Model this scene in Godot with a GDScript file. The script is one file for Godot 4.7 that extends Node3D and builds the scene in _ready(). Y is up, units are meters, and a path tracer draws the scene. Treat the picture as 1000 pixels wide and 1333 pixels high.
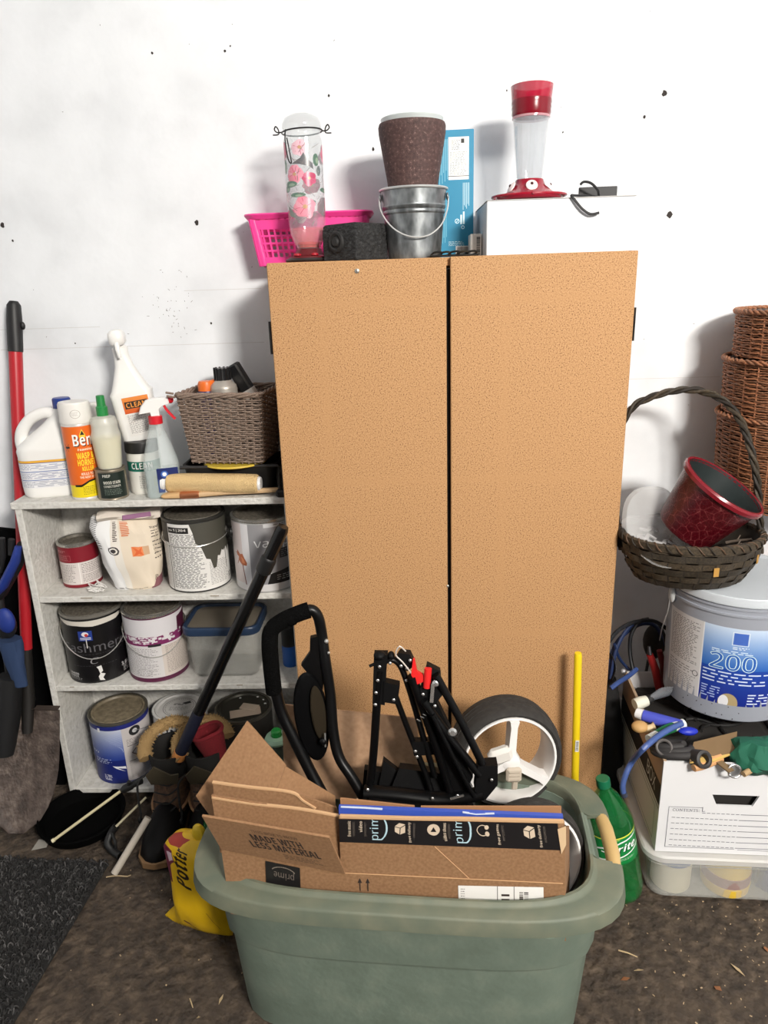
extends Node3D
# A garage corner: particleboard cabinet, white shelf unit and a green tote full of folded stroller parts.
# Units are metres, y is up; the back wall's face is z = -0.30 and the cabinet's doors stand at z = 0.

const ROOM_BACK := -0.30
const TOP := 1.4135          # top of the cabinet
const S1 := 0.8819           # tops of the four boards of the shelf unit
const S2 := 0.6288
const S3 := 0.3701
const S4 := 0.045

var rng := RandomNumberGenerator.new()
var used := {}
var mats := {}
var fonts := {}


# ---------------------------------------------------------------- mesh builder
class G:
	var v := PackedVector3Array()
	var t := PackedVector2Array()
	var x := Transform3D()

	func at(o: Vector3, rot := Vector3.ZERO) -> G:
		x = Transform3D(Basis.from_euler(rot * PI / 180.0), o)
		return self

	func tri(a: Vector3, b: Vector3, c: Vector3, ua := Vector2.ZERO, ub := Vector2.ZERO, uc := Vector2.ZERO) -> void:
		v.push_back(x * a); v.push_back(x * b); v.push_back(x * c)
		t.push_back(ua); t.push_back(ub); t.push_back(uc)

	func quad(a: Vector3, b: Vector3, c: Vector3, d: Vector3, ua := Vector2(0, 1), ub := Vector2(0, 0), uc := Vector2(1, 0), ud := Vector2(1, 1)) -> void:
		tri(a, b, c, ua, ub, uc)
		tri(a, c, d, ua, uc, ud)

	# turns the triangles added since «from» so that their front faces look away from their middle
	func outwards(from: int) -> G:
		var n := v.size()
		if n == from:
			return self
		var m := Vector3.ZERO
		for i in range(from, n):
			m += v[i]
		m /= float(n - from)
		var vol := 0.0
		for i in range(from, n, 3):
			vol += (v[i] - m).dot((v[i + 2] - m).cross(v[i + 1] - m))
		if vol < 0.0:
			for i in range(from, n, 3):
				var a := v[i + 1]; v[i + 1] = v[i + 2]; v[i + 2] = a
				var b := t[i + 1]; t[i + 1] = t[i + 2]; t[i + 2] = b
		return self

	func loft(rings: Array, closed := true, caps := true) -> G:
		var from := v.size()
		var k: int = rings[0].size()
		var last := k if closed else k - 1
		var nr := rings.size()
		for i in nr - 1:
			var p: PackedVector3Array = rings[i]
			var q: PackedVector3Array = rings[i + 1]
			var v0 := float(i) / (nr - 1)
			var v1 := float(i + 1) / (nr - 1)
			for j in last:
				var j2 := (j + 1) % k
				var u0 := float(j) / last
				var u1 := float(j + 1) / last
				quad(p[j], q[j], q[j2], p[j2], Vector2(u0, v0), Vector2(u0, v1), Vector2(u1, v1), Vector2(u1, v0))
		if caps and closed:
			for e in [0, nr - 1]:
				var r: PackedVector3Array = rings[e]
				var c := Vector3.ZERO
				for q in r:
					c += q
				c /= float(k)
				for j in k:
					if e == 0:
						tri(c, r[j], r[(j + 1) % k])
					else:
						tri(c, r[(j + 1) % k], r[j])
		return outwards(from)

	# profile of (radius, height) turned about y, a0..a1 in degrees, 0 = towards +z, growing towards +x
	func lathe(prof: Array, seg := 28, a0 := 0.0, a1 := 360.0) -> G:
		var from := v.size()
		var total := 0.0
		for i in prof.size() - 1:
			total += prof[i].distance_to(prof[i + 1])
		var run := 0.0
		for i in prof.size() - 1:
			var p: Vector2 = prof[i]
			var q: Vector2 = prof[i + 1]
			var v0 := run / total
			run += p.distance_to(q)
			var v1 := run / total
			for j in seg:
				var b0 := deg_to_rad(lerpf(a0, a1, float(j) / seg))
				var b1 := deg_to_rad(lerpf(a0, a1, float(j + 1) / seg))
				var u0 := float(j) / seg
				var u1 := float(j + 1) / seg
				var A := Vector3(sin(b0) * p.x, p.y, cos(b0) * p.x)
				var B := Vector3(sin(b0) * q.x, q.y, cos(b0) * q.x)
				var C := Vector3(sin(b1) * q.x, q.y, cos(b1) * q.x)
				var D := Vector3(sin(b1) * p.x, p.y, cos(b1) * p.x)
				if q.x > 1e-6:
					tri(A, B, C, Vector2(u0, 1 - v0), Vector2(u0, 1 - v1), Vector2(u1, 1 - v1))
				if p.x > 1e-6:
					tri(A, C, D, Vector2(u0, 1 - v0), Vector2(u1, 1 - v1), Vector2(u1, 1 - v0))
		return outwards(from)

	# round bar along a path; r is one radius or one per point
	func tube(path: Array, r, seg := 8, caps := true, squash := 1.0, up := Vector3.ZERO) -> G:
		var rings := []
		var n := path.size()
		var side := Vector3.ZERO
		for i in n:
			var d: Vector3 = (path[mini(i + 1, n - 1)] - path[maxi(i - 1, 0)]).normalized()
			if i == 0:
				var ref := up if up != Vector3.ZERO else (Vector3.UP if absf(d.y) < 0.9 else Vector3.RIGHT)
				side = d.cross(ref).normalized()
			else:
				side = (side - d * side.dot(d)).normalized()
			var other := side.cross(d)
			var rad: float = r[i] if r is Array else r
			var ring := PackedVector3Array()
			for j in seg:
				var a := TAU * j / seg
				ring.push_back(path[i] + side * cos(a) * rad + other * sin(a) * rad * squash)
			rings.push_back(ring)
		return loft(rings, true, caps)

	# flat strip w wide and h thick along a path
	func strip(path: Array, w: float, h: float, up := Vector3.UP) -> G:
		var rings := []
		var n := path.size()
		for i in n:
			var d: Vector3 = (path[mini(i + 1, n - 1)] - path[maxi(i - 1, 0)]).normalized()
			var side := d.cross(up).normalized() * w / 2
			var o := side.cross(d).normalized() * h / 2
			var c: Vector3 = path[i]
			rings.push_back(PackedVector3Array([c - side - o, c + side - o, c + side + o, c - side + o]))
		return loft(rings)

	# box with chamfered edges
	func box(c: Vector3, s: Vector3, b := 0.002) -> G:
		var from := v.size()
		var h := s / 2
		b = minf(b, minf(h.x, minf(h.y, h.z)) * 0.9)
		if b <= 0.00005:
			var rings := []
			for y in [-h.y, h.y]:
				rings.push_back(PackedVector3Array([c + Vector3(-h.x, y, -h.z), c + Vector3(h.x, y, -h.z), c + Vector3(h.x, y, h.z), c + Vector3(-h.x, y, h.z)]))
			return loft(rings)
		var ys := [-h.y, -h.y + b, h.y - b, h.y]
		var ins := [b, 0.0, 0.0, b]
		var rs := []
		for i in 4:
			var hx: float = h.x - ins[i]
			var hz: float = h.z - ins[i]
			var q: float = b if ins[i] == 0.0 else b * 0.4
			var y: float = ys[i]
			rs.push_back(PackedVector3Array([c + Vector3(-hx + q, y, -hz), c + Vector3(hx - q, y, -hz), c + Vector3(hx, y, -hz + q), c + Vector3(hx, y, hz - q), c + Vector3(hx - q, y, hz), c + Vector3(-hx + q, y, hz), c + Vector3(-hx, y, hz - q), c + Vector3(-hx, y, -hz + q)]))
		loft(rs)
		return outwards(from)

	# outline in the x-y plane, pushed from z0 to z1, its edges chamfered by b
	func prism(poly: PackedVector2Array, z0: float, z1: float, b := 0.0) -> G:
		var n := poly.size()
		var area := 0.0
		var m := Vector2.ZERO
		for i in n:
			area += poly[i].cross(poly[(i + 1) % n])
			m += poly[i] / float(n)
		var inner := poly.duplicate()
		if b > 0.0:
			for i in n:
				inner[i] = poly[i] + (m - poly[i]).normalized() * b
		var idx := Geometry2D.triangulate_polygon(inner)
		for i in range(0, idx.size(), 3):
			var a := inner[idx[i]]; var e := inner[idx[i + 1]]; var f := inner[idx[i + 2]]
			if (e - a).cross(f - a) > 0.0:
				var k := e; e = f; f = k
			tri(Vector3(a.x, a.y, z1), Vector3(e.x, e.y, z1), Vector3(f.x, f.y, z1), a, e, f)
			tri(Vector3(a.x, a.y, z0), Vector3(f.x, f.y, z0), Vector3(e.x, e.y, z0), a, f, e)
		var zs := [z0, z0 + b, z1 - b, z1] if b > 0.0 else [z0, z1]
		for k in zs.size() - 1:
			var lo: PackedVector2Array = inner if b > 0.0 and k == 0 else poly
			var hi: PackedVector2Array = inner if b > 0.0 and k == 2 else poly
			for i in n:
				var j := (i + 1) % n
				var A := Vector3(lo[i].x, lo[i].y, zs[k]); var B := Vector3(hi[i].x, hi[i].y, zs[k + 1])
				var C := Vector3(hi[j].x, hi[j].y, zs[k + 1]); var D := Vector3(lo[j].x, lo[j].y, zs[k])
				if area < 0.0:
					quad(A, D, C, B)
				else:
					quad(A, B, C, D)
		return self

	func ball(c: Vector3, r: Vector3, seg := 14, rows := 8) -> G:
		var rings := []
		for i in rows + 1:
			var a := PI * i / rows - PI / 2
			var ring := PackedVector3Array()
			for j in seg:
				var b := TAU * j / seg
				ring.push_back(c + Vector3(cos(a) * cos(b) * r.x, sin(a) * r.y, cos(a) * sin(b) * r.z))
			rings.push_back(ring)
		return loft(rings, true, false)

	func mesh(crease := 40.0) -> ArrayMesh:
		var n := v.size()
		var fn := PackedVector3Array(); fn.resize(n / 3)
		var near := {}
		for i in n / 3:
			var c := (v[i * 3 + 2] - v[i * 3]).cross(v[i * 3 + 1] - v[i * 3])
			fn[i] = c
			for k in 3:
				var key := Vector3i((v[i * 3 + k] * 20000.0).round())
				if near.has(key):
					near[key].push_back(i)
				else:
					near[key] = PackedInt32Array([i])
		var un := PackedVector3Array(); un.resize(n / 3)
		for i in n / 3:
			un[i] = fn[i].normalized()
		var lim := cos(deg_to_rad(crease))
		var nn := PackedVector3Array(); nn.resize(n)
		for i in n / 3:
			for k in 3:
				var s := Vector3.ZERO
				for f in near[Vector3i((v[i * 3 + k] * 20000.0).round())]:
					if un[f].dot(un[i]) >= lim:
						s += fn[f]
				nn[i * 3 + k] = s.normalized() if s.length() > 1e-14 else un[i]
		var a := []; a.resize(Mesh.ARRAY_MAX)
		a[Mesh.ARRAY_VERTEX] = v
		a[Mesh.ARRAY_NORMAL] = nn
		a[Mesh.ARRAY_TEX_UV] = t
		var m := ArrayMesh.new()
		m.add_surface_from_arrays(Mesh.PRIMITIVE_TRIANGLES, a)
		return m


# ---------------------------------------------------------------- printed pictures (labels)
class Print:
	var im: Image
	var host

	func _init(h, w: int, hh: int, c: Color) -> void:
		host = h
		im = Image.create(w, hh, false, Image.FORMAT_RGBA8)
		im.fill(c)

	func rect(x: int, y: int, w: int, h: int, c: Color) -> Print:
		im.fill_rect(Rect2i(x, y, w, h), c)
		return self

	func frame(x: int, y: int, w: int, h: int, k: int, c: Color) -> Print:
		rect(x, y, w, k, c); rect(x, y + h - k, w, k, c); rect(x, y, k, h, c); rect(x + w - k, y, k, h, c)
		return self

	func tri(a: Vector2, b: Vector2, c: Vector2, col: Color) -> void:
		var x0 := maxi(0, int(floor(minf(a.x, minf(b.x, c.x)))))
		var x1 := mini(im.get_width() - 1, int(ceil(maxf(a.x, maxf(b.x, c.x)))))
		var y0 := maxi(0, int(floor(minf(a.y, minf(b.y, c.y)))))
		var y1 := mini(im.get_height() - 1, int(ceil(maxf(a.y, maxf(b.y, c.y)))))
		var area := (b - a).cross(c - a)
		if absf(area) < 1e-6:
			return
		var s := signf(area)
		for y in range(y0, y1 + 1):
			for x in range(x0, x1 + 1):
				var p := Vector2(x + 0.5, y + 0.5)
				if (b - a).cross(p - a) * s >= 0 and (c - b).cross(p - b) * s >= 0 and (a - c).cross(p - c) * s >= 0:
					im.set_pixel(x, y, col)

	func poly(pts: PackedVector2Array, c: Color) -> Print:
		var idx := Geometry2D.triangulate_polygon(pts)
		for i in range(0, idx.size(), 3):
			tri(pts[idx[i]], pts[idx[i + 1]], pts[idx[i + 2]], c)
		return self

	func line(a: Vector2, b: Vector2, k: float, c: Color) -> Print:
		var o := (b - a).orthogonal().normalized() * k / 2
		tri(a - o, b - o, b + o, c); tri(a - o, b + o, a + o, c)
		return self

	func disc(m: Vector2, rx: float, ry: float, c: Color, r0 := 0.0) -> Print:
		for i in 28:
			var p := Vector2(cos(TAU * i / 28), sin(TAU * i / 28)); var q := Vector2(cos(TAU * (i + 1) / 28), sin(TAU * (i + 1) / 28))
			var k := Vector2(rx, ry)
			tri(m + p * k, m + q * k, m + q * k * r0, c)
			if r0 > 0.0:
				tri(m + p * k, m + q * k * r0, m + p * k * r0, c)
		return self

	# words w long and h high, the corner of their box at x, y (w 0: keep their own width); turn 90 reads upwards, -90 downwards, 180 upside down
	func text(s: String, x: float, y: float, w: float, h: float, c: Color, bold := false, turn := 0, face := "Droid Sans", slant := 0.0) -> Print:
		var tm := TextMesh.new()
		tm.text = s
		tm.font = host.font(face, bold)
		tm.font_size = 40
		tm.pixel_size = 1.0
		tm.depth = 0.0
		tm.curve_step = 6.0
		var arr := tm.get_mesh_arrays()
		var vs: PackedVector3Array = arr[Mesh.ARRAY_VERTEX]
		if vs.is_empty():
			return self
		var ix = arr[Mesh.ARRAY_INDEX]
		var lo := vs[0]; var hi := vs[0]
		for p in vs:
			lo = lo.min(p); hi = hi.max(p)
		var ww := hi.x - lo.x; var hh := hi.y - lo.y
		var tall := h
		var wide := w
		var sy := tall / hh
		var sx := wide / ww if wide > 0.0 else sy
		var q := PackedVector2Array()
		for p in vs:
			var a := Vector2((p.x - lo.x) * sx + (p.y - lo.y) * sy * slant, (hi.y - p.y) * sy)
			match turn:
				90: q.push_back(Vector2(x + a.y, y + (wide if wide > 0.0 else ww * sx) - a.x))
				-90: q.push_back(Vector2(x + tall - a.y, y + a.x))
				180: q.push_back(Vector2(x + (wide if wide > 0.0 else ww * sx) - a.x, y + tall - a.y))
				_: q.push_back(Vector2(x, y) + a)
		if ix != null and ix.size():
			for i in range(0, ix.size(), 3):
				tri(q[ix[i]], q[ix[i + 1]], q[ix[i + 2]], c)
		else:
			for i in range(0, q.size() - 2, 3):
				tri(q[i], q[i + 1], q[i + 2], c)
		return self

	# lines of print too small to read
	func small(x: int, y: int, w: int, h: int, step: int, k: int, c: Color, sd := 1) -> Print:
		var r := RandomNumberGenerator.new(); r.seed = sd
		var yy := y
		while yy + k <= y + h:
			var xx := x
			var stop := x + int(w * r.randf_range(0.75, 1.0))
			while xx < stop:
				var n := mini(r.randi_range(3, 9) * maxi(1, k - 1), stop - xx)
				rect(xx, yy, n, k, c)
				xx += n + r.randi_range(2, 3) * maxi(1, k - 1)
			yy += step
		return self

	func bars(x: int, y: int, w: int, h: int, c: Color, sd := 3, flat := false) -> Print:
		var r := RandomNumberGenerator.new(); r.seed = sd
		var p := 0
		while p < (h if flat else w):
			var n := r.randi_range(1, 3)
			if flat:
				rect(x, y + p, w, n, c)
			else:
				rect(x + p, y, n, h, c)
			p += n + r.randi_range(1, 3)
		return self

	func fade(x: int, y: int, w: int, h: int, a: Color, b: Color) -> Print:
		for i in h:
			rect(x, y + i, w, 1, a.lerp(b, float(i) / h))
		return self

	func tex() -> ImageTexture:
		return ImageTexture.create_from_image(im)


func font(face: String, bold: bool) -> SystemFont:
	var key := face + str(bold)
	if not fonts.has(key):
		var f := SystemFont.new()
		f.font_names = PackedStringArray([face])
		f.font_weight = 700 if bold else 400
		fonts[key] = f
	return fonts[key]


func printed(w: int, h: int, c := Color.WHITE) -> Print:
	return Print.new(self, w, h, c)


# ---------------------------------------------------------------- materials
func rgb(r: float, g: float, b: float, a := 1.0) -> Color:
	return Color(r / 255.0, g / 255.0, b / 255.0, a)


func mat(c: Color, rough := 0.6, metal := 0.0, spec := 0.5) -> StandardMaterial3D:
	var key := "%s %s %s %s" % [c.to_html(), rough, metal, spec]
	if not mats.has(key):
		var m := StandardMaterial3D.new()
		m.albedo_color = c
		m.roughness = rough
		m.metallic = metal
		m.metallic_specular = spec
		if c.a < 1.0:
			m.transparency = BaseMaterial3D.TRANSPARENCY_ALPHA
		mats[key] = m
	return mats[key]


func pane(c: Color, alpha: float, rough := 0.06) -> StandardMaterial3D:
	return mat(Color(c.r, c.g, c.b, alpha), rough)


func picture(t: Texture2D, rough := 0.5, metal := 0.0, clear := false) -> StandardMaterial3D:
	var m := StandardMaterial3D.new()
	m.albedo_texture = t
	m.roughness = rough
	m.metallic = metal
	m.cull_mode = BaseMaterial3D.CULL_DISABLED
	if clear:
		m.transparency = BaseMaterial3D.TRANSPARENCY_ALPHA
	return m


func noise(freq: float, octaves := 4, sd := 1, kind := FastNoiseLite.TYPE_SIMPLEX_SMOOTH) -> FastNoiseLite:
	var n := FastNoiseLite.new()
	n.noise_type = kind
	n.frequency = freq
	n.fractal_octaves = octaves
	n.seed = sd
	return n


func grain(n: FastNoiseLite, stops: Array, size := 512) -> NoiseTexture2D:
	var g := Gradient.new()
	var offs := PackedFloat32Array(); var cols := PackedColorArray()
	for s in stops:
		offs.push_back(s[0]); cols.push_back(s[1])
	g.offsets = offs; g.colors = cols
	var t := NoiseTexture2D.new()
	t.width = size; t.height = size; t.seamless = true; t.noise = n; t.color_ramp = g
	return t


func bumps(n: FastNoiseLite, size := 512, strength := 6.0) -> NoiseTexture2D:
	var t := NoiseTexture2D.new()
	t.width = size; t.height = size; t.seamless = true; t.noise = n; t.as_normal_map = true; t.bump_strength = strength
	return t


# a material whose pattern comes from noise laid over the object from three sides; per_m = repeats per metre
func grained(t: Texture2D, per_m: float, rough: float, nrm: Texture2D = null, nscale := 1.0, world := true, tint := Color.WHITE) -> StandardMaterial3D:
	var m := StandardMaterial3D.new()
	m.albedo_texture = t
	m.albedo_color = tint
	m.roughness = rough
	m.uv1_triplanar = true
	m.uv1_world_triplanar = world
	m.uv1_scale = Vector3.ONE * per_m
	if nrm:
		m.normal_enabled = true
		m.normal_texture = nrm
		m.normal_scale = nscale
	return m


# ---------------------------------------------------------------- objects
func numbered(called: String) -> String:
	var n: int = used.get(called, 0)
	used[called] = n + 1
	return called if n == 0 else "%s_%03d" % [called, n]


func thing(called: String, label: String, category: String, at := Vector3.ZERO, turn := Vector3.ZERO, group := "") -> Node3D:
	var o := Node3D.new()
	o.name = numbered(called)
	add_child(o)
	o.position = at
	o.rotation_degrees = turn
	o.set_meta("label", label)
	o.set_meta("category", category)
	if group:
		o.set_meta("group", group)
	return o


func part(parent: Node3D, called: String, g: G, m: Material, crease := 40.0, label := "") -> MeshInstance3D:
	var o := MeshInstance3D.new()
	o.name = called
	o.mesh = g.mesh(crease)
	o.material_override = m
	parent.add_child(o, true)
	if label:
		o.set_meta("label", label)
	return o


func struct(called: String, g: G, m: Material, label: String, category: String) -> MeshInstance3D:
	var o := part(self, called, g, m)
	o.set_meta("kind", "structure")
	o.set_meta("label", label)
	o.set_meta("category", category)
	return o


func ring(a: float, b: float, y: float, n := 32, power := 2.0) -> PackedVector3Array:
	var r := PackedVector3Array()
	for i in n:
		var t := TAU * i / n
		var c := cos(t); var s := sin(t)
		r.push_back(Vector3(signf(c) * pow(absf(c), 2.0 / power) * a, y, signf(s) * pow(absf(s), 2.0 / power) * b))
	return r


# rounded rectangle ring, w by d, corners of radius r with k steps
func rrect(w: float, d: float, r: float, y: float, k := 5) -> PackedVector3Array:
	var out := PackedVector3Array()
	var cs := [Vector2(w / 2 - r, d / 2 - r), Vector2(-w / 2 + r, d / 2 - r), Vector2(-w / 2 + r, -d / 2 + r), Vector2(w / 2 - r, -d / 2 + r)]
	for i in 4:
		for j in k + 1:
			var a := PI / 2 * (i + float(j) / k)
			out.push_back(Vector3(cs[i].x + cos(a) * r, y, cs[i].y + sin(a) * r))
	return out


func arc(c: Vector3, u: Vector3, w: Vector3, a0: float, a1: float, n: int) -> Array:
	var p := []
	for i in n + 1:
		var a := deg_to_rad(lerpf(a0, a1, float(i) / n))
		p.push_back(c + u * cos(a) + w * sin(a))
	return p


# a smooth line through the points
func smooth(pts: Array, per := 6) -> Array:
	var c := []
	var n := pts.size()
	for i in n - 1:
		var p0: Vector3 = pts[maxi(i - 1, 0)]; var p1: Vector3 = pts[i]; var p2: Vector3 = pts[i + 1]; var p3: Vector3 = pts[mini(i + 2, n - 1)]
		for j in per:
			c.push_back(p1.cubic_interpolate(p2, p0, p3, float(j) / per))
	c.push_back(pts[n - 1])
	return c


# printed paper on a flat face: centre, width, height and turn (degrees), facing +z before the turn
func sticker(parent: Node3D, called: String, c: Vector3, w: float, h: float, turn: Vector3, m: Material, label := "") -> MeshInstance3D:
	var g := G.new().at(c, turn)
	g.quad(Vector3(-w / 2, -h / 2, 0), Vector3(-w / 2, h / 2, 0), Vector3(w / 2, h / 2, 0), Vector3(w / 2, -h / 2, 0))
	return part(parent, called, g, m, 40, label)


# printed paper round a can: radius, heights and angles (0 = towards the viewer, growing to the right)
func around(parent: Node3D, called: String, r0: float, r1: float, y0: float, y1: float, a0: float, a1: float, m: Material, label := "") -> MeshInstance3D:
	return part(parent, called, G.new().lathe([Vector2(r0, y0), Vector2(r1, y1)], 24, a0, a1), m, 60, label)


func screw(parent: Node3D, called: String, c: Vector3, d: Vector3, r: float, m: Material) -> void:
	var n := d.normalized()
	part(parent, called, G.new().tube([c - n * r * 0.3, c + n * r * 0.35, c + n * r * 0.6], [r, r, r * 0.55], 8), m)


func _ready() -> void:
	rng.seed = 7
	# ---- camera
	var cam := Camera3D.new()
	cam.name = "camera"
	add_child(cam)
	cam.transform = Transform3D(Basis(Vector3(0.99918, -0.03079, -0.02624), Vector3(0.02135, 0.95232, -0.30435), Vector3(0.03436, 0.30354, 0.95220)).orthonormalized(), Vector3(0, 1.36738, 1.56267))
	cam.fov = 70.87
	cam.near = 0.02
	cam.current = true
	# ---- daylight through the open garage door behind the camera
	var env := Environment.new()
	env.background_mode = Environment.BG_SKY
	var sky := Sky.new()
	var pm := ProceduralSkyMaterial.new()
	pm.sky_top_color = rgb(196, 214, 240)
	pm.sky_horizon_color = rgb(236, 240, 246)
	pm.ground_bottom_color = rgb(120, 116, 110)
	pm.ground_horizon_color = rgb(190, 188, 184)
	pm.sky_energy_multiplier = 1.0
	sky.sky_material = pm
	env.sky = sky
	env.background_energy_multiplier = 0.3
	env.tonemap_mode = Environment.TONE_MAPPER_LINEAR
	env.tonemap_exposure = 1.0
	env.sdfgi_enabled = true
	env.ssao_enabled = true
	env.ssil_enabled = true
	var we := WorldEnvironment.new()
	we.name = "sky"
	we.environment = env
	add_child(we)
	# ---- the lamp on the ceiling, behind and to the right of the camera
	lamp(Vector3(1.25, 2.34, 2.75), 13.5)
	room()
	cabinet()
	cabinet_top()
	shelf_unit()
	shelf_top_things()
	shelf_cans()
	tote()
	tote_contents()
	right_side()
	left_floor()
	floor_litter()


func lamp(p: Vector3, energy: float) -> void:
	var o := thing("ceiling_lamp", "long white work lamp hanging under the garage ceiling", "lamp", p)
	o.look_at_from_position(p, Vector3(0.1, 0.9, -0.2), Vector3.UP)
	part(o, "housing", G.new().box(Vector3(0, 0, 0.05), Vector3(0.74, 0.44, 0.06), 0.01), mat(rgb(225, 225, 225), 0.4))
	var glow := mat(rgb(255, 252, 244), 0.5).duplicate() as StandardMaterial3D
	glow.emission_enabled = true
	glow.emission = rgb(255, 250, 240)
	glow.emission_energy_multiplier = 3.0
	part(o, "diffuser_panel", G.new().box(Vector3(0, 0, 0.012), Vector3(0.66, 0.36, 0.012), 0.003), glow)
	for s in [-1, 1]:
		part(o, "hanging_bracket", G.new().tube([Vector3(s * 0.3, 0.1, 0.08), Vector3(s * 0.3, 0.16, 0.14)], 0.008, 6), mat(rgb(180, 180, 180), 0.4, 0.8))
	var l := AreaLight3D.new()
	l.name = "lamp_light"
	l.area_size = Vector2(0.62, 0.34)
	l.light_energy = energy
	l.light_color = rgb(255, 249, 240)
	l.shadow_enabled = true
	l.set("area_range", 12.0)
	l.set("omni_range", 12.0)
	l.position = Vector3(0, 0, -0.004)
	o.add_child(l)


func room() -> void:
	var paint := grained(grain(noise(0.012, 5, 3), [[0.0, rgb(218, 221, 225)], [0.45, rgb(228, 231, 235)], [1.0, rgb(235, 238, 242)]]), 0.7, 0.75, bumps(noise(0.05, 5, 9), 512, 3.0), 0.08)
	var conc := grained(grain(noise(0.02, 6, 5), [[0.0, rgb(42, 35, 28)], [0.4, rgb(60, 50, 41)], [0.6, rgb(70, 59, 48)], [1.0, rgb(98, 84, 70)]], 1024), 1.1, 0.85, bumps(noise(0.07, 5, 8), 512, 5.0), 0.7)
	struct("floor", G.new().box(Vector3(0.1, -0.06, 2.2), Vector3(5.4, 0.12, 5.4), 0), conc, "stained brown concrete garage floor", "floor")
	var w := struct("wall_back", G.new().box(Vector3(0.1, 1.35, ROOM_BACK - 0.06), Vector3(5.4, 2.7, 0.12), 0), paint, "white painted garage wall with nail holes and scuffs", "wall")
	struct("wall_left", G.new().box(Vector3(-2.5, 1.35, 2.2), Vector3(0.12, 2.7, 4.9), 0), paint, "white painted left garage wall outside the picture", "wall")
	struct("wall_right", G.new().box(Vector3(2.7, 1.35, 2.2), Vector3(0.12, 2.7, 4.9), 0), paint, "white painted right garage wall outside the picture", "wall")
	struct("ceiling", G.new().box(Vector3(0.1, 2.76, 2.2), Vector3(5.4, 0.12, 5.4), 0), paint, "white garage ceiling outside the picture", "ceiling")
	struct("wall_front", G.new().box(Vector3(0.1, 2.42, 4.75), Vector3(5.2, 0.56, 0.12), 0).box(Vector3(-1.95, 1.07, 4.75), Vector3(1.0, 2.14, 0.12), 0).box(Vector3(2.4, 1.07, 4.75), Vector3(0.5, 2.14, 0.12), 0), paint, "white front wall round the open garage door opening", "wall")
	# nail holes, dents and dirt in the plaster
	var dark := mat(rgb(52, 46, 44), 0.9)
	for h in [[Vector3(-0.499, 1.52, -0.3), 0.006], [Vector3(0.601, 1.757, -0.3), 0.007], [Vector3(0.635, 1.501, -0.3), 0.008], [Vector3(-0.977, 1.53, -0.3), 0.006], [Vector3(-0.394, 1.879, -0.3), 0.003], [Vector3(-0.561, 1.881, -0.3), 0.003], [Vector3(-0.065, 1.666, -0.3), 0.004], [Vector3(-0.163, 1.781, -0.3), 0.003], [Vector3(0.375, 1.686, -0.3), 0.002], [Vector3(0.559, 1.711, -0.3), 0.004], [Vector3(-0.978, 1.004, -0.3), 0.003], [Vector3(-0.488, 1.283, -0.3), 0.003], [Vector3(-0.958, 1.494, -0.3), 0.003], [Vector3(-0.843, 1.244, -0.3), 0.002], [Vector3(-0.381, 1.888, -0.3), 0.002], [Vector3(0.244, 1.776, -0.3), 0.002]]:
		var r: float = h[1]
		var g := G.new().at(h[0])
		var poly := PackedVector2Array()
		for i in 9:
			var a := TAU * i / 9
			poly.push_back(Vector2(cos(a) * r * rng.randf_range(0.6, 1.0), sin(a) * r * rng.randf_range(0.7, 1.25)))
		g.prism(poly, -0.001, 0.0012)
		part(w, "nail_hole", g, dark)
	# filled seams of the wall boards
	var seam := mat(rgb(206, 206, 206), 0.9)
	for s in [[Vector3(-1.039, 1.246, -0.3), Vector3(-0.357, 1.22, -0.3)], [Vector3(-1.032, 1.28, -0.3), Vector3(-0.773, 1.286, -0.3)], [Vector3(0.566, 1.11, -0.3), Vector3(0.796, 1.119, -0.3)], [Vector3(-0.548, 1.361, -0.3), Vector3(-0.354, 1.366, -0.3)]]:
		var a: Vector3 = s[0]; var b: Vector3 = s[1]
		part(w, "board_seam", G.new().box((a + b) / 2, Vector3(b.x - a.x, 0.0012, 0.001), 0), seam)
	# fine scuffs over the shelf
	var sc := G.new()
	for i in 46:
		var c: Vector3 = Vector3(-0.587, 1.325, -0.3) + Vector3(rng.randfn(0, 0.035), rng.randfn(0, 0.045), 0)
		sc.at(c, Vector3(0, 0, rng.randf_range(0, 180))).box(Vector3.ZERO, Vector3(rng.randf_range(0.001, 0.006), 0.0008, 0.001), 0)
	for i in 40:
		var c := Vector3(rng.randf_range(-1.3, 1.0), rng.randf_range(0.9, 1.95), -0.2999)
		sc.at(c, Vector3(0, 0, rng.randf_range(0, 180))).box(Vector3.ZERO, Vector3(rng.randf_range(0.001, 0.004), 0.001, 0.001), 0)
	var scuffs := part(w, "scuff_marks", sc, mat(rgb(96, 90, 86), 0.9))
	scuffs.set_meta("kind", "stuff")


func particle_board() -> StandardMaterial3D:
	var n := noise(0.1, 4, 21)
	var m := grained(grain(n, [[0.0, rgb(58, 33, 16)], [0.2, rgb(112, 74, 42)], [0.29, rgb(180, 134, 86)], [0.6, rgb(196, 150, 100)], [0.85, rgb(206, 162, 112)], [1.0, rgb(222, 184, 140)]], 1024), 2.6, 0.75, null, 1.0, true, rgb(240, 241, 248))
	return m


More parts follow.
